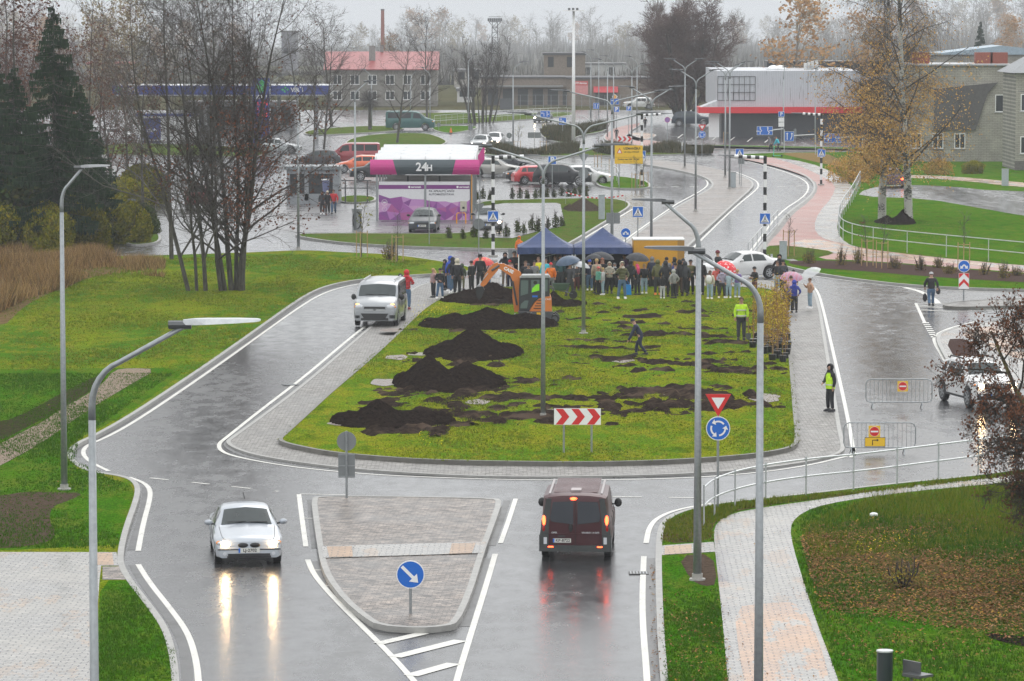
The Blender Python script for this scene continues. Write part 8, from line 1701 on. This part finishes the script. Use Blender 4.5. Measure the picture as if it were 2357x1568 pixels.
# mid-distance trees
tr(B3, 742, 379, 98, 'dark leafless tree with twin trunks behind the red van', .75, .3, h0=13); tr(B3, 722, 384, 130, 'dark leafless tree just left of the twin-trunked one', .6, 2, h0=13)
tr(B3, 914, 330, 108, 'leafless tree with a few rust leaves behind the car wash roof', .95, 1, h0=13, mats=None); tr(B3, 984, 290, 50, 'tall leafless tree in front of the right end of the red-roofed house', .8, 2.5, h0=13)
tr(B3, 764, 290, 45, 'broad leafless tree left of the red-roofed house', 1.1, 3, h0=13); tr(B3, 690, 280, 68, 'pale twisted leafless tree above the price totem', 1.0, 4, h0=13, mats={'branches': TWG})
PB = bush(43, 2.2, 2.2, 4.4, 10, .1, 60).meshes('q', BK, TW, LR_)
T = TG(44); T.seg_tube([Vector((0, 0, 0)), Vector((0, 0, 4.5))], .3, .25, 7, 't')
for k in range(260):
    d = Vector((T.r.gauss(0, 1), T.r.gauss(0, 1), T.r.gauss(.2, 1))).normalized(); p = Vector((0, 0, 5)); e = T.twig(p, d, T.r.uniform(1.2, 2.2), .05)
    for z in range(4): T.twig(p.lerp(e, T.r.uniform(.4, 1)), (d+Vector((T.r.uniform(-.5, .5), T.r.uniform(-.5, .5), T.r.uniform(-.5, .5)))).normalized(), .8, .035)
POL = T.meshes('p', BK, TW, LR_); tr(POL, 851, 300, 205, 'pollarded tree topped by a dense dark ball of twigs before the red-roofed house', 1, 0, 'pollard_tree', 7)
T = TG(45)
for k in range(16): a = T.r.uniform(-1, 1); T.grow(Vector((a*1.6, T.r.uniform(-.6, .6), 0)), Vector((a*.25, 0, 1)).normalized(), T.r.uniform(7, 11), .10, 0, dict(lv=[dict(n=12, ratio=.24, ang=30, wob=.05, up=.03, lo=.35, seg=6, tap=.2), dict(n=9, ratio=.5, ang=40, wob=.12, up=.03, lo=.1, seg=3)], twig=.8, tw=.035, tt=3))
tr(T.meshes('g', BK, TW, LR_), 1108, 285, 88, 'wide thicket tree of many thin stems beside the far railing', 1, 0, 'thicket_tree', 11)
# big purple-brown tree
def bigtree(seed):
    T = TG(seed)
    for k in range(9):
        a = 2*PI*k/9+T.r.uniform(-.2, .2); t = T.r.uniform(.15, .75); T.grow(Vector((math.cos(a)*.5, math.sin(a)*.5, 0)), Vector((math.cos(a)*t, math.sin(a)*t, 1)).normalized(), T.r.uniform(12, 14.5), .22, 0, dict(lv=[dict(n=16, ratio=.40, ang=44, wob=.06, up=.02, lo=.1, seg=7, tap=.2, fall=.5), dict(n=11, ratio=.45, ang=42, wob=.12, up=.05, lo=.12, seg=4), dict(n=10, ratio=.45, ang=38, wob=.15, up=.05, lo=.1, seg=3)], twig=.95, tw=.04, tt=3))
    return T
PUR = M('twig_purple_brown', (.11, .068, .055), .8, 0, .2)
c = P(1570, 283, 0); s = HT(c, 22)/14.6; place('giant_bare_tree', 'enormous rounded leafless tree with a purple-brown crown left of the supermarket', bigtree(51).meshes('z', BK, PUR, LR_), c, 0, (s*1.15, s*1.0, s))
# birches
def birch(seed, h, lean):
    T = TG(seed); lf = lambda p: max(.06, min(.98, 1.15-p.z/12+.5*noise.noise(p*.35)))
    T.grow(Vector((0, 0, -.1)), Vector((lean, 0, 1)).normalized(), h, .30, 0, dict(lv=[dict(n=44, ratio=.27, ang=50, wob=.03, up=.03, lo=.14, seg=9, tap=.12, fall=.7, rr=.3), dict(n=11, ratio=.46, ang=42, wob=.12, up=-.03, lo=.15, seg=5, rr=.34), dict(n=9, ratio=.6, ang=40, wob=.14, up=-.16, lo=.1, seg=4)], twig=.9, tw=.012, tt=3, grav=.8, leaf=lf, ls=.105, ln=4, lspread=3)); return T
place('birch_tree', 'right-hand birch with white trunk and hanging orange leaves', birch(61, 20, .0).meshes('y', BIRCH, TW, LO), P(2092, 513, .13), 0, (1, 1, 1)); place('birch_tree', 'left-hand birch beside its twin on the railed lawn', birch(62, 18.5, -.03).meshes('x', BIRCH, TW, LO), P(2030, 505, .13), 1.4, (1, 1, 1))
U3 = bush(46, 3.2, 2.5, 4.6, 4200, .13).meshes('u', BK, TW, LO)
tr(U3, 1955, 420, 330, 'orange-leaved bush left of the birch trunks', 1, 0, 'leafy_bush', 4.5, None, None, .1, 'bush'); tr(U3, 2010, 400, 300, 'orange and green bush behind the left birch', 1.0, 2, 'leafy_bush', 4.5, None, None, .1, 'bush'); tr(U1, 1985, 412, 350, 'olive green bush among the orange ones', 1, 2, 'leafy_bush', 4.5, None, None, .1, 'bush')
tr(U3, 2160, 402, 350, 'low orange bush in front of the brick house wall', 1.2, 3, 'leafy_bush', 4.5, None, None, .1, 'bush'); tr(U1, 2240, 400, 352, 'low green bush in front of the brick house window', 1.3, 1, 'leafy_bush', 4.5, None, None, .1, 'bush')
# dark lichen-covered tree at the right edge
T = TG(71); LICH = bark('lichen_bark', (.028, .022, .018), (.12, .10, .02), 5)
for bx, lx, ly, h, r in ((0, -.12, 0, 7.2, .16), (.1, .25, .1, 7, .13), (-.1, -.35, -.1, 5.2, .10), (.1, .05, -.3, 6.5, .11)):
    T.grow(Vector((bx, 0, -.1)), Vector((lx, ly, 1)).normalized(), h, r, 0, dict(lv=[dict(n=17, ratio=.34, ang=60, wob=.10, up=.01, lo=.1, seg=8, tap=.2, fall=.55), dict(n=11, ratio=.48, ang=46, wob=.18, up=-.04, lo=.12, seg=6, rr=.45), dict(n=9, ratio=.5, ang=45, wob=.2, up=-.02, lo=.1, seg=4)], twig=.42, tw=.013, tt=6, leaf=lambda p: .75 if p.z > 4.2 or noise.noise(p*.8) > .12 else .12, ls=.065, ln=2, lspread=.8))
place('gnarled_tree', 'gnarled dark tree with mossy limbs and brown leaves cut by the right edge', T.meshes('w', LICH, M('lichen_twig', (.035, .028, .02), .8, 0, .5, 2), LBR), P(2496, 1352, .12), .4, (.88, .88, 1.0))
# far tree line
def fart(seed, h, tw, ang=38, n0=13, leaf=None, ls=.5, ratio=.42):
    return bare(seed, h, .3, n0=n0, ang=ang, tw=tw, twl=1.6, leaf=leaf, ls=ls, lo=.22, tt=2, n1=7, n2=4, ratio=ratio)
LF1 = leafmat('haze_pale_leaves', [(.28, .22, .12), (.34, .28, .16), (.24, .20, .14)]); LF2 = leafmat('far_orange_leaves', [(.36, .20, .09), (.42, .26, .13)])  # pale far leaves carry some haze in their colour too
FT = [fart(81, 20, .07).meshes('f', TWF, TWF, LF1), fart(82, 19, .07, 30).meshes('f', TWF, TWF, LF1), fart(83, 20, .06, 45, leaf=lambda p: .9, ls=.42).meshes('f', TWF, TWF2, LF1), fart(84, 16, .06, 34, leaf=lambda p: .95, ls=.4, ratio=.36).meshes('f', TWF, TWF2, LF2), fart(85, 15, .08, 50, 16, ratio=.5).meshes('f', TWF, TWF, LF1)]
rnd = random.Random(9); KN = ['hazy leafless tree on the wooded skyline', 'slender hazy leafless tree on the skyline', 'pale yellowish tree on the hazy skyline', 'faded orange birch in the hazy woodland', 'rounded hazy leafless tree in the far woodland']
def top(px): return float(np.interp(px, [-200, 0, 200, 420, 560, 650, 760, 900, 1000, 1200, 1420, 1700, 1900, 2050, 2250, 2560], [0, 20, 45, 60, 72, 88, 70, 52, 40, 45, 40, 48, 38, 25, 8, -5]))
def hat(px, Y, yt): return PY(px, yt, Y).z - GZ(Y)
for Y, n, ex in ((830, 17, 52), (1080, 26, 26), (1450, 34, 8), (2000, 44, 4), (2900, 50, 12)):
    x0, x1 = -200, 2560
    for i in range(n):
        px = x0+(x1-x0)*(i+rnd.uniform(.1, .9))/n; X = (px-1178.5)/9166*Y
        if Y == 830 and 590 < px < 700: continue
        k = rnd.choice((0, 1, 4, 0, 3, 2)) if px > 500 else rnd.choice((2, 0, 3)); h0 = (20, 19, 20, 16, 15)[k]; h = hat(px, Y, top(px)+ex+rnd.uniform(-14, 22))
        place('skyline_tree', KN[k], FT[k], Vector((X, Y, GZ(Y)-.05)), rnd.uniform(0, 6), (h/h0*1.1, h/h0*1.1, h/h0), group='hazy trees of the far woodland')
tr(FT[3], 1830, 300, 30, 'tall pale orange birch above the supermarket roof', 1.25, 0, 'skyline_tree', 16); tr(FT[3], 1985, 290, 60, 'pale orange tree at the right end of the supermarket', 1.1, 1, 'skyline_tree', 16); tr(FT[2], 268, 300, 40, 'yellowish tree with the left floodlight tower beside it', 1.0, 2, 'skyline_tree', 20); tr(FT[2], 290, 330, 60, 'yellowish tree behind the fuel station canopy', .8, 3, 'skyline_tree', 20)
g_ = M('haze_pale_wood', (.20, .19, .175), .9, 0, .2, .1)  # undergrowth paled like the far twigs, haze put into the colour
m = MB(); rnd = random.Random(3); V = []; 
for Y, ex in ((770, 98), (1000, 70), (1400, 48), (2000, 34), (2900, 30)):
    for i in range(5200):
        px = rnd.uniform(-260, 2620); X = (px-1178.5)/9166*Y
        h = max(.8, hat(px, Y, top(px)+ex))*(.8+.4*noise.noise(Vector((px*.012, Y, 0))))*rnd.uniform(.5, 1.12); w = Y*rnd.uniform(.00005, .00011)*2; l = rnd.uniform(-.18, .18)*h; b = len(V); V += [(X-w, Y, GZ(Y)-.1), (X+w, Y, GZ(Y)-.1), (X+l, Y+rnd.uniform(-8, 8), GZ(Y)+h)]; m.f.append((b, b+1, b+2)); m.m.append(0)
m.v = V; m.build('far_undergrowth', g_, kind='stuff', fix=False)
# --- staked saplings, hedge plants, potted saplings ---
def sapling(x, yb, h, lab, leafy=.5, stakes=3, z=.12, sh=1.5):
    T = TG(int(x*7+yb)); T.grow(Vector((0, 0, 0)), Vector((.02, 0, 1)).normalized(), h, .03, 0, dict(lv=[dict(n=11, ratio=.28, ang=38, wob=.04, up=.03, lo=.4, seg=5, tap=.3), dict(n=4, ratio=.5, ang=40, wob=.1, up=.05, lo=.2, seg=3)], twig=.3, tw=.016, tt=1, leaf=(lambda p: leafy) if leafy else None, ls=.10))
    t = place('young_tree', lab, T.meshes('k', BK, TWG, LG if leafy > .3 else LBR), P(x, yb, z), 0, (1, 1, 1), 'young tree', 'young staked trees')
    for i in range(stakes): a = 2*PI*i/3+.4; part(lambda m: m.tube([(.36*math.cos(a), .36*math.sin(a), -.02), (.36*math.cos(a), .36*math.sin(a), sh)], .03, 6), 'stake', M('stake_wood', (.40, .26, .13), .6), t)
    part(lambda m: m.tube([(.36*math.cos(2*PI*i/3+.4), .36*math.sin(2*PI*i/3+.4), sh-.12) for i in (0, 1, 2, 0)], .012, 4), 'tie', M('stake_wood', (.40, .26, .13), .6), t)
for a in [(832, 592, 3.0, 'young tree with sparse yellow leaves held by three stakes on the left lawn edge', .6, 3), (914, 603, 2.6, 'leafless young tree held by stakes on the left lawn tip', 0, 3), (1410, 398, 2.8, 'staked young tree left of the yellow roadworks board', .3, 3), (1376, 385, 2.6, 'staked young tree between the parking sign and the roadworks board', .3, 3), (1250, 352, 3, 'young tree with yellow leaves in the far median, left one', .5, 2), (1190, 352, 2.6, 'young tree with yellow leaves in the far median near the car wash roof', .5, 2),
          (1463, 433, 2.2, 'staked young tree on the verge left of the banded post', 0, 3), (1482, 430, 2.0, 'second staked young tree beside the banded post', 0, 3), (1815, 590, 2.2, 'leafless young tree with stakes behind the grey cabinet', 0, 3), (1996, 613, 2.6, 'staked young tree in the mulch bed, left one', .2, 3), (2030, 618, 2.8, 'staked young tree in the mulch bed, middle one', 0, 3), (2218, 622, 3, 'staked young tree in the mulch bed behind the round blue sign', 0, 3),
          (1672, 330, 3, 'staked young tree in front of the supermarket wall', .3, 2), (1935, 335, 3, 'staked young tree in front of the right end of the supermarket', .3, 2)]: sapling(a[0], a[1], a[2], a[3], a[4], a[5], sh=1.5 if a[1] > 500 else 1.2)
HS = [bush(90+i, .28, .28, 1.0, 260, .07, 7).meshes('h', BK, TW, LDG) for i in range(3)]
hp = [(1032, 548), (1065, 550), (1092, 546), (1120, 549), (1150, 540), (1165, 545), (1190, 535), (1205, 538), (1225, 530), (1240, 533), (1262, 527), (1278, 524), (1292, 520)] + [(1098, 460), (1112, 458), (1130, 460), (1180, 458), (1196, 457), (1212, 457), (1232, 457), (1246, 455), (1260, 454), (1276, 455), (1292, 452), (1308, 453), (1322, 452), (1336, 450), (1350, 452)]
for i, (x, y) in enumerate(hp): place('hedge_plant', 'small evergreen in the near hedge row' if y > 500 else 'small evergreen in the far hedge row', HS[i % 3], P(x, y, .13), i, (1, 1, rnd.uniform(.8, 1.25)), 'shrub', 'young hedge plants around the paved bay')
WS = [bush(97, .5, .4, .8, 260, .06, 9).meshes('h', BK, TW, leafmat('weed_leaves', [(.12, .12, .03), (.22, .16, .04), (.10, .06, .03)]))]
for i, (x, y) in enumerate([(1862, 606), (1935, 610), (1975, 606), (2060, 618), (2120, 622), (2160, 616), (2185, 630), (2265, 632), (2310, 640), (2340, 634)]): place('small_shrub', 'small sparse shrub in the bark mulch bed', WS[0], P(x, y, .14), i, (1, 1, rnd.uniform(.7, 1.5)), 'shrub', 'small shrubs in the mulch bed')
place('weed_clump', 'yellow-flowering weed clump on the left lawn edge between staked trees', WS[0], P(900-3, 598, .12), 0, (1.2, 1.2, 1.6), 'weed'); place('weed_clump', 'broad green weed clump in the leaf litter at the lower right', WS[0], P(2078, 1352, .13), 0, (1.3, 1.3, 1), 'weed')
PS = []
LY = leafmat('sapling_yellow_leaves', [(.55, .40, .03), (.40, .26, .04), (.60, .48, .05), (.30, .12, .04)])
for s in range(3):
    T = TG(200+s); T.grow(Vector((0, 0, .25)), Vector((T.r.uniform(-.04, .04), 0, 1)).normalized(), 2.1, .013, 0, dict(lv=[dict(n=16, ratio=.12, ang=28, wob=.03, up=.03, lo=.15, seg=5, tap=.4), dict(n=3, ratio=.5, ang=40, wob=.1, lo=.3, seg=2)], twig=.10, tw=.010, tt=1, leaf=lambda p: .8, ls=.05))
    ms = T.meshes('k', M('sapling_stem', (.26, .15, .06), .6), M('sapling_twig', (.20, .085, .04), .7), LY); m = MB(); m.tube([(0, 0, 0), (0, 0, .28)], [.13, .16], 10); me = m.build('pot', BLACK); d = me.data; bpy.data.objects.remove(me); PS.append(ms+[('pot', d)])
pol_ = [(1742, 772), (1812, 768), (1815, 832), (1778, 836), (1748, 808), (1722, 802)]; pw = [(P(x, y, ZI).x, P(x, y, ZI).y) for x, y in pol_]; k = 0
while k < 54:
    X, Y = rnd.uniform(min(a for a, b in pw), max(a for a, b in pw)), rnd.uniform(min(b for a, b in pw), max(b for a, b in pw))
    if not inside(X, Y, pw): continue
    t = place('potted_sapling', 'thin yellow-leaved sapling in a black pot in the dense block beside the right apron', PS[k % 3], Vector((X, Y, ZI)), rnd.uniform(0, 6), (1, 1, rnd.uniform(.72, 1.12)), 'potted sapling', 'potted saplings packed at the right edge of the island'); t['same'] = 1; k += 1
# ---------------- haze ----------------
hb = MB(); hb.bb(-3900, 3900, -150, 8900, -72, 46)
g = N('haze_air'); g.t.nodes.remove(g.b)
pv = g.n('ShaderNodeVolumePrincipled'); pv.inputs['Color'].default_value = (.93, .96, 1, 1); pv.inputs['Density'].default_value = .00025; pv.inputs['Anisotropy'].default_value = 0
g.l(pv.outputs[0], g.o.inputs['Volume'])
ho = hb.build('haze', g.m, kind='stuff')
# ---------------- every label singles out one thing ----------------
bpy.context.view_layer.update()
ORD = ['first', 'second', 'third', 'fourth', 'fifth', 'sixth', 'seventh', 'eighth', 'ninth', 'tenth']
def ordn(i):
    if i < 10: return ORD[i]
    n = i+1; return f"{n}{'th' if 10 <= n % 100 <= 20 else {1: 'st', 2: 'nd', 3: 'rd'}.get(n % 10, 'th')}"
bylab = {}
for o in S.objects:
    if o.parent is None and 'label' in o.keys() and not o.get('same'): bylab.setdefault(o['label'], []).append(o)
for lab, os_ in bylab.items():
    if len(os_) < 2: continue
    os_.sort(key=lambda o: o.location.x/max(1, o.location.y))
    for i, o in enumerate(os_):
        n = len(os_)
        pos = 'leftmost of the %s' % ({2: 'two', 3: 'three', 4: 'four'}.get(n, n)) if i == 0 else ('rightmost of the %s' % {2: 'two', 3: 'three', 4: 'four'}.get(n, n) if i == n-1 else '%s from the left of %d' % (ordn(i), n))
        o['label'] = lab + ', ' + pos
for o in S.objects:
    if 'same' in o.keys(): del o['same']
